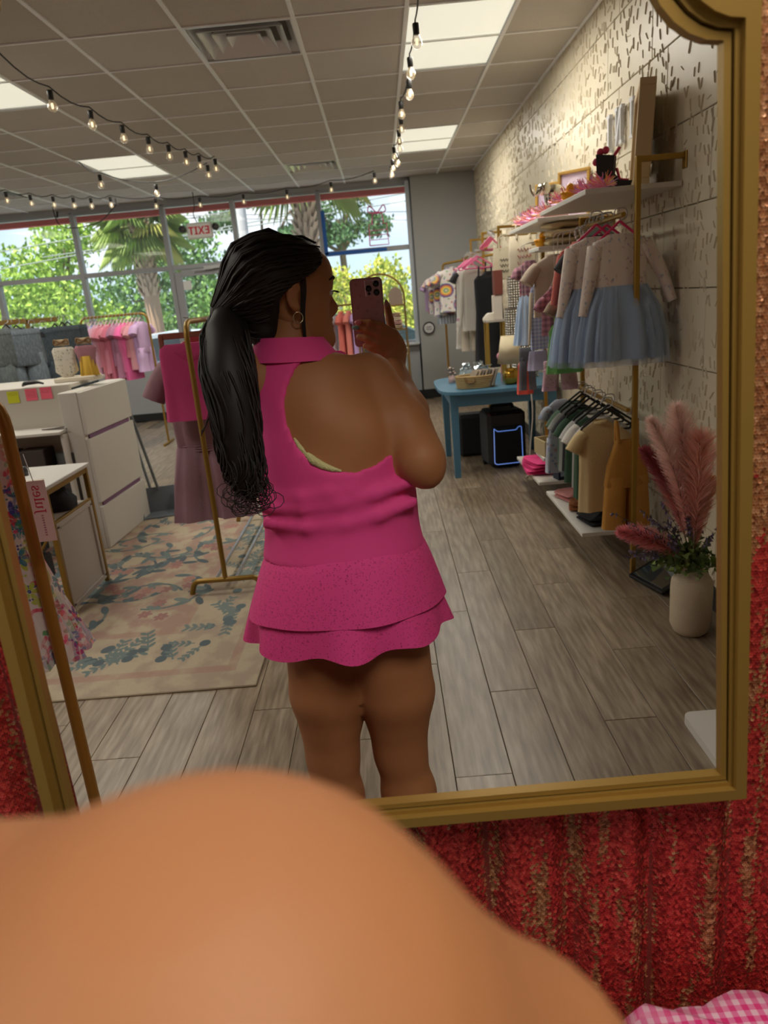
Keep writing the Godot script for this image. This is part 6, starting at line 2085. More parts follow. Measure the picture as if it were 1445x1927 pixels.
# ---------- bodies: tapered capsules joined softly and meshed by surface nets ----------
class Field:
	var o: Vector3
	var c: float
	var n: Vector3i
	var d: PackedFloat32Array
	func _init(lo: Vector3, hi: Vector3, cell: float) -> void:
		o = lo
		c = cell
		var s := (hi - lo) / cell
		n = Vector3i(int(ceil(s.x)) + 1, int(ceil(s.y)) + 1, int(ceil(s.z)) + 1)
		d.resize(n.x * n.y * n.z)
		d.fill(1.0)
	func limb(a: Vector3, b: Vector3, ra: float, rb: float, k := 0.03, sq := Vector3.ONE, carve := false) -> void:   # sq above 1 flattens that axis
		var m := maxf(ra, rb) + k + c * 2.5
		var mv := Vector3(m, m, m)
		var l := (a.min(b) - mv - o) / c
		var h := (a.max(b) + mv - o) / c
		var i0 := Vector3i(maxi(int(l.x), 0), maxi(int(l.y), 0), maxi(int(l.z), 0))
		var i1 := Vector3i(mini(int(h.x) + 1, n.x - 1), mini(int(h.y) + 1, n.y - 1), mini(int(h.z) + 1, n.z - 1))
		var ab := (b - a) * sq
		var q := maxf(ab.length_squared(), 1e-9)
		for z in range(i0.z, i1.z + 1):
			for y in range(i0.y, i1.y + 1):
				var at := (z * n.y + y) * n.x
				for x in range(i0.x, i1.x + 1):
					var p := (o + Vector3(x, y, z) * c - a) * sq
					var t := clampf(p.dot(ab) / q, 0.0, 1.0)
					var v := (p - ab * t).length() - lerpf(ra, rb, t)
					var w := d[at + x]
					if carve:
						d[at + x] = maxf(w, -v)
					else:
						var e := maxf(k - absf(w - v), 0.0) / k
						d[at + x] = minf(w, v) - e * e * k * 0.25
	func clip(f: Callable) -> void:
		for z in n.z:
			for y in n.y:
				for x in n.x:
					var at := (z * n.y + y) * n.x + x
					if absf(d[at]) < 0.5: d[at] = maxf(d[at], f.call(o + Vector3(x, y, z) * c))
	func grow(r: float) -> void:
		for k in d.size(): d[k] -= r
	func mesh_into(s: SurfaceTool) -> void:
		s.set_smooth_group(0)
		var id := {}
		var pts := PackedVector3Array()
		var off := [0, 1, n.x, n.x + 1, n.x * n.y, n.x * n.y + 1, n.x * n.y + n.x, n.x * n.y + n.x + 1]
		var cor := [Vector3(0, 0, 0), Vector3(1, 0, 0), Vector3(0, 1, 0), Vector3(1, 1, 0), Vector3(0, 0, 1), Vector3(1, 0, 1), Vector3(0, 1, 1), Vector3(1, 1, 1)]
		var ed := [[0, 1], [2, 3], [4, 5], [6, 7], [0, 2], [1, 3], [4, 6], [5, 7], [0, 4], [1, 5], [2, 6], [3, 7]]
		for z in n.z - 1:
			for y in n.y - 1:
				var row := (z * n.y + y) * n.x
				for x in n.x - 1:
					var at := row + x
					if absf(d[at]) > c * 2.0: continue
					var mask := 0
					for k in 8:
						if d[at + off[k]] < 0.0: mask |= 1 << k
					if mask == 0 or mask == 255: continue
					var sum := Vector3.ZERO
					var cnt := 0
					for e in ed:
						var va := d[at + off[e[0]]]
						var vb := d[at + off[e[1]]]
						if (va < 0.0) != (vb < 0.0):
							sum += (cor[e[0]] as Vector3).lerp(cor[e[1]], va / (va - vb))
							cnt += 1
					id[at] = pts.size()
					pts.append(o + (Vector3(x, y, z) + sum / cnt) * c)
		var st := [1, n.x, n.x * n.y]
		for at in id:
			for ax in 3:
				if (d[at] < 0.0) == (d[at + st[ax]] < 0.0): continue
				var u: int = st[(ax + 1) % 3]
				var v: int = st[(ax + 2) % 3]
				var q := [at, at - u, at - u - v, at - v]
				if not (id.has(q[1]) and id.has(q[2]) and id.has(q[3])): continue
				var p := [pts[id[q[0]]], pts[id[q[1]]], pts[id[q[2]]], pts[id[q[3]]]]
				if d[at] < 0.0: p = [p[0], p[3], p[2], p[1]]
				for k in [0, 1, 2, 0, 2, 3]: s.add_vertex(p[k])

func lady() -> void:
	var skin := mt("ad7248", 0.62).duplicate()
	skin.subsurf_scatter_enabled = true
	skin.subsurf_scatter_strength = 0.08
	mats["skin"] = skin
	var base := at(655, 1120, -1.52) * Vector3(1, 0, 1)
	var o := thing("person", "woman seen from behind in hot pink top and tiered skirt, dark ponytail, raising a phone", "person", Vector3.ZERO)
	var z := -1.52
	# body below the neck, the right arm and the legs
	var f := Field.new(Vector3(-0.5, -0.01, -1.86), Vector3(0.22, 1.46, -1.30), 0.0115)
	var chest := at(585, 745, z)
	var rib := at(618, 860, z)
	var waist := at(640, 945, z)
	var hip := at(652, 1080, z)
	var seat := at(655, 1125, z)
	var flat := Vector3(1, 1, 1.42)
	var torso := func(g: Field) -> void:
		g.limb(chest + Vector3(0, -0.035, 0), rib, 0.130, 0.150, 0.03, flat)
		g.limb(rib, waist, 0.152, 0.148, 0.04, flat)
		g.limb(waist, hip, 0.148, 0.172, 0.05, flat)
		g.limb(hip, seat, 0.172, 0.170, 0.04, Vector3(1, 1, 1.3))
		g.limb(at(480, 728, z), at(555, 715, z), 0.045, 0.045, 0.03)
		g.limb(at(552, 700, -1.54), at(612, 718, -1.55), 0.042, 0.045, 0.03)
		g.limb(at(612, 720, -1.53), at(688, 712, -1.575), 0.05, 0.050, 0.03)      # shoulder
		g.limb(at(615, 790, -1.465), at(670, 815, -1.48), 0.045, 0.05, 0.05)       # shoulder blade
	torso.call(f)
	var sh := at(697, 718, -1.585)
	var el := at(792, 868, -1.46)
	f.limb(sh, at(752, 795, -1.52), 0.057, 0.057, 0.025)
	f.limb(at(752, 795, -1.52), el, 0.057, 0.044, 0.015)
	f.limb(el, at(806, 893, -1.45), 0.04, 0.028, 0.02)
	f.limb(el, at(765, 775, -1.62), 0.045, 0.044, 0.03)
	var wrist := at(741, 690, -1.735)
	f.limb(at(765, 775, -1.62), wrist, 0.044, 0.027, 0.03)
	f.limb(at(546, 690, -1.535), at(545, 595, -1.572), 0.052, 0.047, 0.025)          # neck
	# left arm folded in front of the body
	f.limb(at(478, 715, z), at(470, 870, -1.62), 0.055, 0.045, 0.04)
	f.limb(at(470, 870, -1.62), at(580, 890, -1.72), 0.042, 0.027, 0.03)
	for k in 5: f.limb(at(580, 890, -1.72), at(640, 872 + k * 10, -1.735), 0.014, 0.008, 0.01)
	# legs
	for q in [[617, 607, 619, 624, 625], [718, 748, 752, 767, 764]]:
		var h := at(q[0], 1160, z)
		var mid := at(745 if q[1] > 700 else 618, 1300, -1.51)
		var kn := at(q[3 if q[3] < 700 else 2], 1400, -1.50)
		kn.y = 0.425
		f.limb(h, mid, 0.102, 0.090, 0.008)
		f.limb(mid, kn, 0.090, 0.060, 0.012)
		var calf := kn + Vector3(0.012 if q[0] > 700 else 0.0, -0.11, 0.012)
		var ank := kn + Vector3(0.012 if q[0] > 700 else 0.004, -0.345, 0.0)
		f.limb(kn, calf, 0.057, 0.061, 0.03)
		f.limb(calf, ank, 0.061, 0.036, 0.03)
		f.limb(ank, ank + Vector3(0.0, -0.045, -0.16), 0.036, 0.028, 0.03)
		f.limb(ank + Vector3(0, -0.04, 0.02), ank + Vector3(0.0, -0.05, -0.06), 0.034, 0.034, 0.03)
	var s := st()
	f.mesh_into(s)
	# head
	var C := at(541, 548, -1.585)
	var F := Vector3(0.93, -0.10, -0.34).normalized()
	var U := (Vector3.UP - F * F.y).normalized()
	var R := U.cross(F)        # towards the far side; the near side of the face is -R
	var hp := func(a: float, b: float, c: float) -> Vector3: return C + F * a + U * b - R * c
	var g := Field.new(C - Vector3(0.16, 0.17, 0.15), C + Vector3(0.16, 0.15, 0.15), 0.0042)
	g.limb(hp.call(-0.03, 0.02, 0), hp.call(0.018, 0.022, 0), 0.082, 0.070, 0.02)
	g.limb(hp.call(0.022, -0.015, 0.0), hp.call(0.048, -0.075, 0.0), 0.056, 0.035, 0.03)
	for sx in [-1.0, 1.0]:
		g.limb(hp.call(-0.005, -0.055, sx * 0.045), hp.call(0.068, -0.098, sx * 0.012), 0.022, 0.02, 0.03)
		g.limb(hp.call(0.048, -0.03, sx * 0.034), hp.call(0.055, -0.06, sx * 0.024), 0.026, 0.022, 0.03)      # cheek
		g.limb(hp.call(0.092, -0.041, sx * 0.010), hp.call(0.084, -0.040, sx * 0.014), 0.0085, 0.007, 0.008)     # nostril
		g.limb(hp.call(0.066, -0.004, sx * 0.036), hp.call(0.063, -0.004, sx * 0.042), 0.0125, 0.0115, 0.008)     # eyelid
	g.limb(hp.call(0.062, 0.018, -0.026), hp.call(0.062, 0.018, 0.026), 0.021, 0.021, 0.03)
	g.limb(hp.call(0.054, 0.05, -0.012), hp.call(0.054, 0.05, 0.012), 0.028, 0.028, 0.03)
	g.limb(hp.call(0.076, 0.002, 0), hp.call(0.098, -0.030, 0), 0.0085, 0.0115, 0.016)
	g.limb(hp.call(0.086, -0.057, -0.012), hp.call(0.086, -0.057, 0.012), 0.0075, 0.0075, 0.008)
	g.limb(hp.call(0.085, -0.071, -0.012), hp.call(0.085, -0.071, 0.012), 0.0085, 0.0085, 0.008)
	g.limb(hp.call(0.078, -0.098, -0.006), hp.call(0.078, -0.098, 0.006), 0.019, 0.019, 0.02)
	g.limb(hp.call(0.02, -0.09, 0), hp.call(-0.03, -0.13, 0), 0.045, 0.05, 0.03)
	# near ear
	var er := hp.call(-0.006, -0.012, 0.079) as Vector3
	for k in 8:
		var a0 := -2.0 + k * 0.55
		var a1 := a0 + 0.55
		g.limb(er + F * (-0.012 * cos(a0)) * 1.0 + U * 0.022 * sin(a0) - R * 0.006, er + F * (-0.012 * cos(a1)) + U * 0.022 * sin(a1) - R * 0.006, 0.0048, 0.0048, 0.004)
	g.limb(er + U * 0.008, er - U * 0.018, 0.009, 0.008, 0.008)
	g.limb(er - U * 0.024 + F * 0.004, er - U * 0.03 + F * 0.006, 0.007, 0.006, 0.006)
	g.mesh_into(s)
	var face_at := func(b: float, c: float, lift: float) -> Vector3:      # the point of the face at that height and side
		var a := 0.13
		while a > 0.0:
			var i := Vector3i(((hp.call(a, b, c) - g.o) / g.c).round())
			if g.d[(i.z * g.n.y + i.y) * g.n.x + i.x] < 0.0: break
			a -= 0.0015
		return hp.call(a + lift, b, c)
	# hand with the phone
	var hg := Field.new(at(735, 625, -1.76) - Vector3(0.12, 0.12, 0.07), at(735, 625, -1.76) + Vector3(0.07, 0.12, 0.09), 0.0031)
	hg.limb(wrist, at(742, 662, -1.765), 0.027, 0.030, 0.02, Vector3(1.0, 1, 1.35))
	hg.limb(at(741, 640, -1.765), at(734, 672, -1.765), 0.019, 0.022, 0.02)
	var fing := [[at(742, 628, -1.752), at(716, 614, -1.732), at(696, 608, -1.7285), at(677, 607, -1.7315), 0.0098], [at(743, 641, -1.75), at(712, 630, -1.729), at(690, 620, -1.726), at(672, 617, -1.7305), 0.0102], [at(742, 655, -1.75), at(708, 646, -1.728), at(690, 637, -1.727), at(676, 634, -1.7315), 0.0098], [at(740, 669, -1.752), at(712, 662, -1.732), at(697, 655, -1.730), at(687, 651, -1.732), 0.0085], [at(741, 655, -1.775), at(738, 625, -1.778), at(733, 600, -1.772), at(728, 574, -1.765), 0.0105]]
	for q in fing:
		for k in 3: hg.limb(q[k], q[k + 1], q[4] * (1.08 - 0.1 * k), q[4] * (1.0 - 0.12 * k), 0.004 if k else 0.009)
	hg.mesh_into(s)
	part(o, "body", s, skin)
	# nails
	for k in 3:
		var tip: Vector3 = [at(674, 607, -1.7225), at(669, 617, -1.7215), at(727, 571, -1.755)][k]
		s = st()
		ball(s, tip, [Vector3(0.009, 0.0055, 0.003), Vector3(0.009, 0.0055, 0.003), Vector3(0.005, 0.009, 0.004)][k], 10)
		part(o, "fingernail", s, mt(["d88a96", "7fb0a4", "c98f8a"][k], 0.15), ["pale pink nail", "teal green nail", "pink thumbnail"][k])
	# face details on the near side
	var eye := face_at.call(-0.003, 0.042, -0.0068) as Vector3
	s = st()
	ball(s, eye, Vector3(0.009, 0.0065, 0.009), 12)
	part(o, "eye", s, mt("d9d2cb", 0.2))
	s = st()
	for k in 9: tube(s, [eye + F * 0.006 + U * 0.004 - R * (0.010 - k * 0.0022), eye + F * 0.014 + U * 0.0035 - R * (0.013 - k * 0.0024), eye + F * 0.019 + U * 0.001 - R * (0.014 - k * 0.0026)], [0.0012, 0.0009, 0.0004], 4)
	part(o, "eyelashes", s, mt("120d0c", 0.6))
	s = st()
	tube(s, [face_at.call(0.022, 0.052, 0.0), face_at.call(0.029, 0.040, 0.001), face_at.call(0.028, 0.028, 0.001), face_at.call(0.023, 0.014, 0.0)], [0.0018, 0.0032, 0.0034, 0.0022], 6)
	part(o, "eyebrow", s, mt("2a1b15", 0.8))
	s = st()
	ball(s, face_at.call(-0.057, 0.004, -0.001), Vector3(0.006, 0.0042, 0.012), 10)
	ball(s, face_at.call(-0.071, 0.004, -0.001), Vector3(0.006, 0.005, 0.012), 10)
	part(o, "lips", s, mt("a5605a", 0.4))
	s = st()
	var hoop := []
	for k in 16: hoop.append(er - U * 0.042 + F * (0.006 + 0.010 * cos(TAU * k / 16)) + U * 0.011 * sin(TAU * k / 16) - R * 0.008)
	tube(s, hoop, 0.0013, 6, true)
	part(o, "hoop_earring", s, mt("d0c2a4", 0.2, 0.9))
	# top: the same trunk, a little larger, cut at the hem and the racer armholes
	var tg := Field.new(Vector3(-0.42, 0.88, -1.72), Vector3(0.13, 1.42, -1.32), 0.0078)
	torso.call(tg)
	tg.limb(at(546, 690, -1.535), at(546, 640, -1.56), 0.054, 0.050, 0.03)
	# folds across the small of the back
	for q in [[500, 955, 640, 945, 775, 905], [505, 985, 650, 985, 775, 945], [520, 930, 620, 925, 700, 905]]:
		var fold := [at(q[0], q[1], -1.445), at((q[0] + q[2]) / 2.0, (q[1] + q[3]) / 2.0 + 6, -1.415), at(q[2], q[3], -1.412), at((q[4] + q[2]) / 2.0, (q[5] + q[3]) / 2.0 + 4, -1.42), at(q[4], q[5], -1.45)]
		for k in 4: tg.limb(fold[k], fold[k + 1], 0.006, 0.006, 0.014)
	tg.grow(0.007)
	var hole := at(657, 764, -1.45)
	var out := at(860, 640, -1.45)
	var lh := at(405, 764, -1.52)
	tg.clip(func(p: Vector3) -> float:
		var a := Vector2(p.x - hole.x, p.y - hole.y)
		var d := Vector2(out.x - hole.x, out.y - hole.y)
		var t := clampf(a.dot(d) / d.length_squared(), 0.0, 1.0)
		var cut := 0.126 - (a - d * t).length()
		if p.z < -1.56: cut = 0.09 - (a - d * clampf(t, 0.3, 1.0)).length()
		var b := Vector2(p.x - lh.x, p.y - lh.y)
		var cut2 := 0.10 - (b - Vector2(-0.3, 0.1) * clampf(b.dot(Vector2(-3, 1)), 0.0, 1.0)).length()
		return maxf(maxf(cut, cut2), maxf(0.937 - p.y, p.y - 1.40)))
	s = st()
	tg.mesh_into(s)
	var pink := mt("ea4690", 0.8).duplicate()
	pink.rim_enabled = true
	pink.rim = 0.3
	pink.rim_tint = 0.7
	part(o, "top", s, pink)
	# pale bra edge showing in the armhole
	s = st()
	var br := []
	for k in 7:
		var t := k / 6.0
		var ba := lerpf(3.55, 4.5, t)
		var bp := Vector3(hole.x + cos(ba) * 0.124, hole.y + sin(ba) * 0.124, -1.3)
		while bp.z > -1.6:
			var bi := Vector3i(((bp - f.o) / f.c).round())
			if f.d[(bi.z * f.n.y + bi.y) * f.n.x + bi.x] < 0.0: break
			bp.z -= 0.002
		br.append(bp + Vector3(0, 0, -0.001))
	tube(s, br, [0.002, 0.006, 0.008, 0.009, 0.008, 0.006, 0.002], 8)
	part(o, "bra_edge", s, cloth("cfc78f"))
	# collar
	s = st()
	var cc := at(548, 655, -1.545)
	sheet(s, 40, 6, func(u, v):
		var a: float = TAU * u
		var r: float = lerpf(1.34, 1.0, v)
		return cc + Vector3(cos(a) * 0.069 * r + 0.012 * (1.0 - v) * maxf(cos(a), 0.0), lerpf(-0.026, 0.021, v) - 0.004 * cos(a) - 0.004 * sin(a), -sin(a) * 0.066 * r))
	sheet(s, 40, 6, func(u, v):
		var a: float = -TAU * u
		var r: float = lerpf(1.30, 0.96, v)
		return cc + Vector3(cos(a) * 0.069 * r + 0.012 * (1.0 - v) * maxf(cos(a), 0.0), lerpf(-0.026, 0.021, v) - 0.004 * cos(a) - 0.004 * sin(a), -sin(a) * 0.066 * r))
	part(o, "collar", s, pink)
	# skirt: two perforated tiers
	var perf := mats.get("perf") as StandardMaterial3D
	if perf == null:
		var im := canvas(256, 256, "ea4690")
		for k in 380: blob(im, rr(0, 256), rr(0, 256), 1.9, 1.9, 0, "a0205a")
		perf = printed("perf", im, 6.5, 0.8)
	for k in 2:
		s = st()
		var sc := Vector3(-0.135, 0, z - 0.005)
		var y0: float = [0.955, 0.87][k]
		var y1: float = [0.812, 0.748][k]
		var w0: float = [0.170, 0.196][k]
		var w1: float = [0.224, 0.228][k]
		var d0: float = [0.135, 0.150][k]
		var d1: float = [0.168, 0.172][k]
		var nf: int = [5, 8][k]
		for face in 2:
			sheet(s, 120, 10, func(u, v):
				var a: float = TAU * (u if face == 0 else -u)
				var t: float = 1.0 - v
				var fo: float = 1.0 + [0.02, 0.05][k] * t * (sin(nf * a + 1.3) + 0.5 * sin((nf + 4) * a + 0.4))
				var y: float = lerpf(y0, y1, t) - 0.006 * t * sin(nf * a + 0.5) * k + (0.0 if k else -0.006 * sin(a) * t)
				var e := 0.0 if face == 0 else -0.002
				return sc + Vector3((0.012 * (1.0 - t) if k == 0 else 0.0) + cos(a) * (lerpf(w0, w1, pow(t, 0.8)) + e) * fo, y, -sin(a) * (lerpf(d0, d1, pow(t, 0.8)) + e) * fo))
		part(o, "skirt_tier", s, perf)
	hair(o, C, F, U, R)
	# phone
	var ph := thing("phone", "phone in a pink patterned case with three lenses, held in the woman's hand", "phone", at(693, 588, -1.752))
	s = st(false)
	var cs := PackedVector2Array()
	for k in 4:
		var cx: float = [0.0265, -0.0265, -0.0265, 0.0265][k]
		var cy: float = [0.066, 0.066, -0.066, -0.066][k]
		for i in 6:
			var a := PI / 2 * (k + i / 5.0)
			cs.append(Vector2(cx + cos(a) * 0.011, cy + sin(a) * 0.011))
	ext(s, cs, 0.010)
	var cim := canvas(128, 256, "c79aa6")
	for k in 16: for i in 5: blob(cim, [20, 60, 100, 36, 84, 110][k % 6] + cos(i * 1.26) * 4, 16 + k * 15 + sin(i * 1.26) * 4, 2, 2, 0, "b17f92", false)
	part(ph, "case", s, mt("b98d9a", 0.35))
	s = st(false)
	uvquad(s, Vector3(-0.034, -0.073, 0.0054), Vector3(0.034, -0.073, 0.0054), Vector3(0.034, 0.073, 0.0054), Vector3(-0.034, 0.073, 0.0054))
	part(ph, "back", s, printed("casepicture", cim, 1.0, 0.3, false))
	s = st(false)
	bx(s, Vector3(0.0145, 0.053, 0.0063), Vector3(0.035, 0.036, 0.003), 0.0014)
	part(ph, "camera_module", s, mt("c3a2aa", 0.25))
	for q in [[0.023, 0.062, 0.0072], [0.0055, 0.0525, 0.0072], [0.023, 0.043, 0.0072], [0.0055, 0.041, 0.0032]]:
		s = st()
		lathe(s, [[q[2], 0.0], [q[2], 0.0022], [q[2] * 0.86, 0.003], [0.0, 0.0022]], Vector3(q[0], q[1], 0.0075), 20, Basis(Vector3.RIGHT, PI / 2))
		part(ph, "lens", s, mt("15161a", 0.12))

func hair(o: Node3D, C: Vector3, F: Vector3, U: Vector3, R: Vector3) -> void:
	var black := mt("17110f", 0.6)
	var brown := mt("1f1613", 0.62)
	var hp := func(a: float, b: float, c: float) -> Vector3: return C + F * a + U * b - R * c
	var tie := at(428, 592, -1.545)
	var f := Field.new(C - Vector3(0.19, 0.16, 0.14), C + Vector3(0.12, 0.14, 0.14), 0.005)
	f.limb(hp.call(-0.036, 0.024, 0), hp.call(0.014, 0.024, 0), 0.089, 0.083, 0.03)
	f.limb(hp.call(-0.06, 0.005, 0.0), tie, 0.082, 0.036, 0.05)
	f.limb(hp.call(-0.045, -0.03, 0.012), at(497, 625, -1.535), 0.066, 0.034, 0.04)
	f.clip(func(p: Vector3) -> float:
		var v := p - C
		var a := v.dot(F)
		var b := v.dot(U)
		var line := lerpf(-0.036, 0.062, smoothstep(-0.025, 0.065, b))     # the hairline leans forward towards the top
		return a - line)
	var s := st()
	f.mesh_into(s)
	part(o, "hair_cap", s, black)
	# combed strands from the hairline to the tie
	s = st()
	var inside := func(d: Vector3) -> float:      # distance from the centre of the head to the hair surface in direction d
		var lo := 0.0
		for k in 26:
			var r := 0.05 + k * 0.006
			var q := (C + d * r - f.o) / f.c
			var i := Vector3i(q.round())
			if i.x < 0 or i.y < 0 or i.z < 0 or i.x >= f.n.x or i.y >= f.n.y or i.z >= f.n.z: break
			if f.d[(i.z * f.n.y + i.y) * f.n.x + i.x] < 0.0: lo = r
		return lo + 0.003
	var td := (tie - C).normalized()
	for k in 150:
		var b := rr(-0.055, 0.105)
		var line := lerpf(-0.038, 0.060, smoothstep(-0.025, 0.065, b))
		var side: float = -1.0 if k % 5 == 0 else 1.0
		var c := sqrt(maxf(0.0064 - (b - 0.02) * (b - 0.02), 0.0002)) * side
		var d0 := (F * line + U * b - R * c).normalized()
		var pts := []
		var rad := []
		for i in 9:
			var t := i / 8.0 * 0.93
			var d := d0.slerp(td, t)
			pts.append(C + d * (inside.call(d) + 0.001 * sin(k * 1.7 + i)))
			rad.append(lerpf(0.0016, 0.0034, sin(PI * i / 8.0)))
		pts.append(tie + (pts[8] - tie) * 0.4)
		rad.append(0.002)
		tube(s, pts, rad, 5)
	part(o, "combed_hair", s, brown)
	s = st()
	var ring := []
	for k in 18: ring.append(tie + (U * cos(TAU * k / 18) + R * sin(TAU * k / 18)) * 0.034)
	tube(s, ring, 0.008, 6, true)
	part(o, "hair_tie", s, mt("101012", 0.7))
	# ponytail
	var way := [tie, at(424, 628, -1.46), at(430, 700, -1.42), at(446, 790, -1.40), at(455, 860, -1.395), at(466, 905, -1.39), at(476, 938, -1.385)]
	var wid := [0.034, 0.046, 0.054, 0.050, 0.044, 0.036, 0.026]
	s = st()
	var core := []
	for w in wid: core.append(w * 0.84)
	core[6] = 0.008
	tube(s, way, core, 14)
	part(o, "ponytail_core", s, black)
	for half in 2:
		s = st()
		for k in 130:
			var a := rr(0, TAU)
			var q := sqrt(rr(0.25, 1.0))
			var ph := rr(0, TAU)
			var curl := rr(0.3, 1.0)
			var last := rr(4.6, 6.0)
			var pts := []
			var rad := []
			for i in 27:
				var t := i / 26.0 * last
				var j := mini(int(t), 5)
				var p := (way[j] as Vector3).lerp(way[j + 1], t - j)
				var w: float = lerpf(wid[j], wid[j + 1], t - j)
				var amp := 0.004 + 0.013 * curl * smoothstep(2.0, 6.0, t)
				var an := a + 0.25 * sin(t * 1.3 + ph * 0.2)
				p += Vector3(cos(an), 0, sin(an) * 0.8) * w * q + Vector3(sin(t * 3.1 + ph), 0.3 * cos(t * 3.1 + ph), cos(t * 2.7 + ph)) * amp
				pts.append(p)
				rad.append(lerpf(0.0032, 0.0009, t / 6.0))
			if k % 4 == 0:      # curled ends
				var e: Vector3 = pts[-1]
				for i in 7:
					var ang := i * 0.75
					e += Vector3((-0.012 if k % 8 else 0.012) * cos(ang), -0.009 * sin(ang) - 0.001, 0.003)
					pts.append(e)
					rad.append(0.0009)
			tube(s, pts, rad, 4)
		part(o, "ponytail_strands", s, [black, brown][half])
	# wisps in front of the ear and at the nape
	s = st()
	for k in 6:
		tube(s, bend([hp.call(0.006 + k * 0.002, 0.05, 0.066), hp.call(0.010 + k * 0.0022, 0.01, 0.078), hp.call(0.006 + k * 0.0015, -0.045, 0.086), hp.call(0.012 + k * 0.001, -0.095, 0.082), hp.call(0.020 + k * 0.0012, -0.135 + k * 0.006, 0.08)], 0.05, 5), 0.0009, 4)
	for k in 3:
		tube(s, bend([tie + Vector3(-0.01, -0.02, 0.02), at(405 - k * 6, 760 + k * 8, -1.4), at(388 - k * 2, 800 + k * 5, -1.4), at(378, 812 + k * 4, -1.4)], 0.05, 4), 0.0009, 4)
	part(o, "loose_wisps", s, brown)

# ---------- this side of the mirror: frame, sequin curtain, the near shoulder ----------
func near_things() -> void:
	mirror_frame()
	curtain()
	near_shoulder()
	gingham()

func mirror_frame() -> void:
	var o := thing("mirror_frame", "slim brushed gold mirror frame with scalloped upper corners", "mirror", Vector3(0, 0, MIRROR_Z))
	var gold := mt("9f7d3c", 0.36, 0.45)
	var dark := mt("6a5442", 0.4, 0.5)
	# inner outline, counter-clockwise from the lower right
	var outline := func(e: float) -> PackedVector2Array:      # e: how far outside the glass
		var p := PackedVector2Array()
		var xl := -0.502 - e
		var xr := 0.420 + e
		p.append(Vector2(xr + 0.004, 0.780 - e))
		var y1 := 1.695
		var rad := 0.125 - e
		var slant := 0.036
		for k in 9:
			var a := -PI / 2 - PI / 2 * k / 8
			p.append(Vector2(xr - slant + 0.0 + cos(a) * rad * 0.75, y1 + 0.125 + sin(a) * rad))
		p.append(Vector2(xr - slant - rad * 0.75, 1.915 + e))
		p.append(Vector2(xl + rad + 0.012, 1.925 + e))
		for k in 9:
			var a := -PI / 2 * k / 8
			p.append(Vector2(xl + 0.012 + cos(a) * rad, y1 + 0.02 + 0.125 + sin(a) * rad))
		p.append(Vector2(xl, 0.768 - e))
		return p
	var band := func(e0: float, e1: float, z0: float, z1: float, m: Material, n: String) -> void:
		var a: PackedVector2Array = outline.call(e0)
		var b: PackedVector2Array = outline.call(e1)
		var s := st(false)
		for i in a.size():
			var j := (i + 1) % a.size()
			var f := func(q: Vector2, z: float) -> Vector3: return Vector3(q.x, q.y, z)
			quad(s, f.call(a[i], z1), f.call(b[i], z1), f.call(b[j], z1), f.call(a[j], z1))
			quad(s, f.call(b[i], z1), f.call(b[i], z0), f.call(b[j], z0), f.call(b[j], z1))
			quad(s, f.call(a[i], z0), f.call(a[i], z1), f.call(a[j], z1), f.call(a[j], z0))
			quad(s, f.call(b[i], z0), f.call(a[i], z0), f.call(a[j], z0), f.call(b[j], z0))
		part(o, n, s, m)
	band.call(-0.001, 0.0065, -0.012, 0.004, gold, "reflected_lip")
	band.call(0.0065, 0.0085, -0.012, -0.002, mt("120f0d", 0.6), "groove")
	band.call(0.0085, 0.0145, -0.012, 0.008, gold, "inner_lip")
	band.call(0.0145, 0.030, -0.03, 0.018, gold, "face")

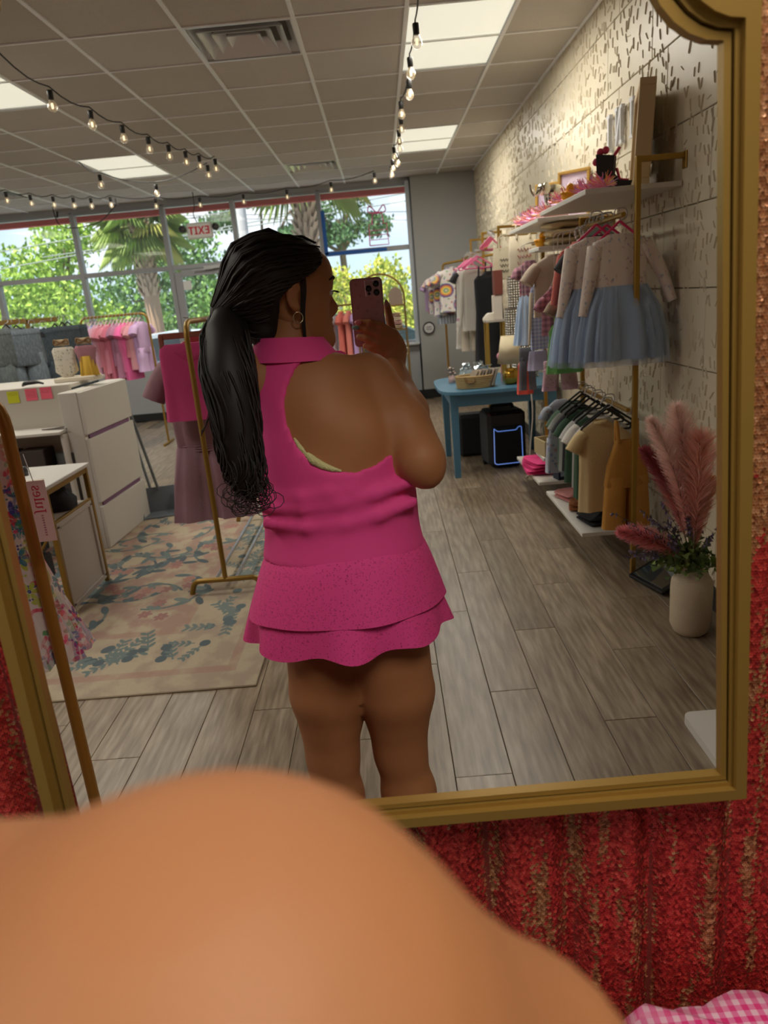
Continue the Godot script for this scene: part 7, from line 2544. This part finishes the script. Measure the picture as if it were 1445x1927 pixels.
func curtain() -> void:
	var o := thing("sequin_curtain", "red and rose gold sequin curtain hanging behind the mirror frame", "curtain", Vector3(0, 0, 0))
	var fold := func(x: float, y: float) -> float:
		return -0.912 + 0.010 * sin(x * 47.0 + 0.6 * sin(y * 2.0)) + 0.006 * sin(x * 103.0 + y * 1.7)
	var cloth_m := mt("7c2a22", 0.8)
	var s := st()
	var x0 := -0.95
	var x1 := 0.80
	var hole := func(x: float, y: float) -> bool: return x > -0.508 and x < 0.436 and y > 0.740 and y < 1.93
	for q in [[x0, -0.508, 0.03, 2.35], [0.436, x1, 0.03, 2.35], [-0.508, 0.436, 0.03, 0.740], [-0.508, 0.436, 1.93, 2.35]]:
		var nx := int(ceil((q[1] - q[0]) / 0.02))
		var ny := int(ceil((q[3] - q[2]) / 0.06))
		for j in ny:
			for i in nx:
				var xa := lerpf(q[0], q[1], float(i) / nx)
				var xb := lerpf(q[0], q[1], float(i + 1) / nx)
				var ya := lerpf(q[2], q[3], float(j) / ny)
				var yb := lerpf(q[2], q[3], float(j + 1) / ny)
				quad(s, Vector3(xa, ya, fold.call(xa, ya)), Vector3(xb, ya, fold.call(xb, ya)), Vector3(xb, yb, fold.call(xb, yb)), Vector3(xa, yb, fold.call(xa, yb)))
	part(o, "fabric", s, cloth_m)
	# sequins: small dished discs sewn in rows, flipped red or gold
	s = st(false)
	for k in 8:
		var a := TAU * k / 8
		var b := TAU * (k + 1) / 8
		quad(s, Vector3(cos(a), sin(a), 0.12) * 0.0027, Vector3(cos(b), sin(b), 0.12) * 0.0027, Vector3(cos(b) * 0.28, sin(b) * 0.28, 0) * 0.0027, Vector3(cos(a) * 0.28, sin(a) * 0.28, 0) * 0.0027)
	var disc := done(s)
	var m := mt("ffffff", 0.35, 0.3).duplicate()
	m.vertex_color_use_as_albedo = true
	var n := noise_img(0.9, 256, FastNoiseLite.TYPE_SIMPLEX_SMOOTH, 4, 33)
	var xs := []
	var cs := []
	var y := 0.24
	var row_ := 0
	while y < 1.95:
		var x := -0.86 + (0.0023 if row_ % 2 else 0.0)
		while x < 0.64:
			if not hole.call(x, y) and not (x < -0.1 and y < 0.60):
				var nrm := Vector3(-(fold.call(x + 0.002, y) - fold.call(x - 0.002, y)) / 0.004, 0, 1).normalized()
				var tilt := Vector3(rng.randfn() * 0.16, rng.randfn() * 0.16 - 0.12, 0)
				var bs := Basis(Quaternion(Vector3.BACK, (nrm + tilt).normalized()))
				xs.append(Transform3D(bs, Vector3(x + rr(-0.0005, 0.0005), y, fold.call(x, y) + 0.003)))
				var v := n.get_noise_2d(x * 26.0, y * 3.2) + 0.35 * n.get_noise_2d(x * 160.0 + 40.0, y * 120.0)
				var goldness := smoothstep(0.0, 0.28, v + 0.9 * smoothstep(0.78, 1.3, y) * smoothstep(0.2, 0.4, x) - 0.10)
				if rng.randf() < goldness: cs.append(hex(["c98a5e", "b8764c", "d49a70", "9a6440"][rng.randi() % 4]).srgb_to_linear())
				else: cs.append(hex(["d8433e", "c93a38", "e0524a", "b83030"][rng.randi() % 4]).srgb_to_linear())
			x += 0.0047
		y += 0.0041
		row_ += 1
	many(o, "sequins", disc, m, xs, cs)
	s = st()
	tube(s, [Vector3(x0, 2.35, -0.905), Vector3(x1, 2.35, -0.905)], 0.012, 8)
	part(o, "curtain_rod", s, mt("9a7a35", 0.4, 0.6))

func near_shoulder() -> void:
	var o := thing("person", "out-of-focus bare tanned shoulder of the woman herself, close to the camera", "person", Vector3.ZERO)
	var f := Field.new(Vector3(-0.42, 0.92, -0.42), Vector3(0.26, 1.50, 0.10), 0.009)
	var sh := Vector3(-0.059, 1.276, -0.135)
	var arm := Vector3(0.013, 1.198, -0.175)
	var el := Vector3(0.079, 1.065, -0.227)
	var nk := Vector3(-0.143, 1.257, -0.164)
	f.limb(sh, arm, 0.078, 0.055, 0.012)
	f.limb(arm, el, 0.055, 0.046, 0.012)
	f.limb(el, Vector3(0.06, 1.15, -0.10), 0.044, 0.034, 0.02)
	f.limb(sh, nk, 0.078, 0.064, 0.012)
	f.limb(nk, Vector3(-0.26, 1.26, -0.19), 0.064, 0.06, 0.02)
	f.limb(Vector3(-0.17, 1.13, -0.20), Vector3(-0.16, 1.0, -0.22), 0.13, 0.14, 0.03, Vector3(1, 1, 1.4))
	var s := st()
	f.mesh_into(s)
	part(o, "body", s, mats["skin"])

func gingham() -> void:
	var m := striped("gingham", "f0c6d6", "e2307f", 26.0, true)
	var o := thing("gingham_cloth", "pink gingham ruffled cloth draped below the mirror at the lower right", "cloth", Vector3(0.45, -0.026, -0.77))
	var s := st()
	loft(s, [[0.435, 0.02, 0.02, 0.1], [0.432, 0.12, 0.05, 0.12], [0.43, 0.19, 0.07, 0.14], [0.38, 0.22, 0.085, 0.14], [0.2, 0.24, 0.09, 0.12], [0.0, 0.26, 0.1, 0.1]], 72, 9, 0.4)
	part(o, "drape", s, m)
	s = st()
	var pts := []
	var rad := []
	for k in 30:
		pts.append(Vector3(-0.2 + 0.0145 * k, 0.45 + 0.008 * sin(k * 1.9), 0.03 + 0.02 * sin(k * 0.9)))
		rad.append(0.018 + 0.006 * sin(k * 2.4))
	tube(s, pts, rad, 9)
	part(o, "ruffle", s, m)
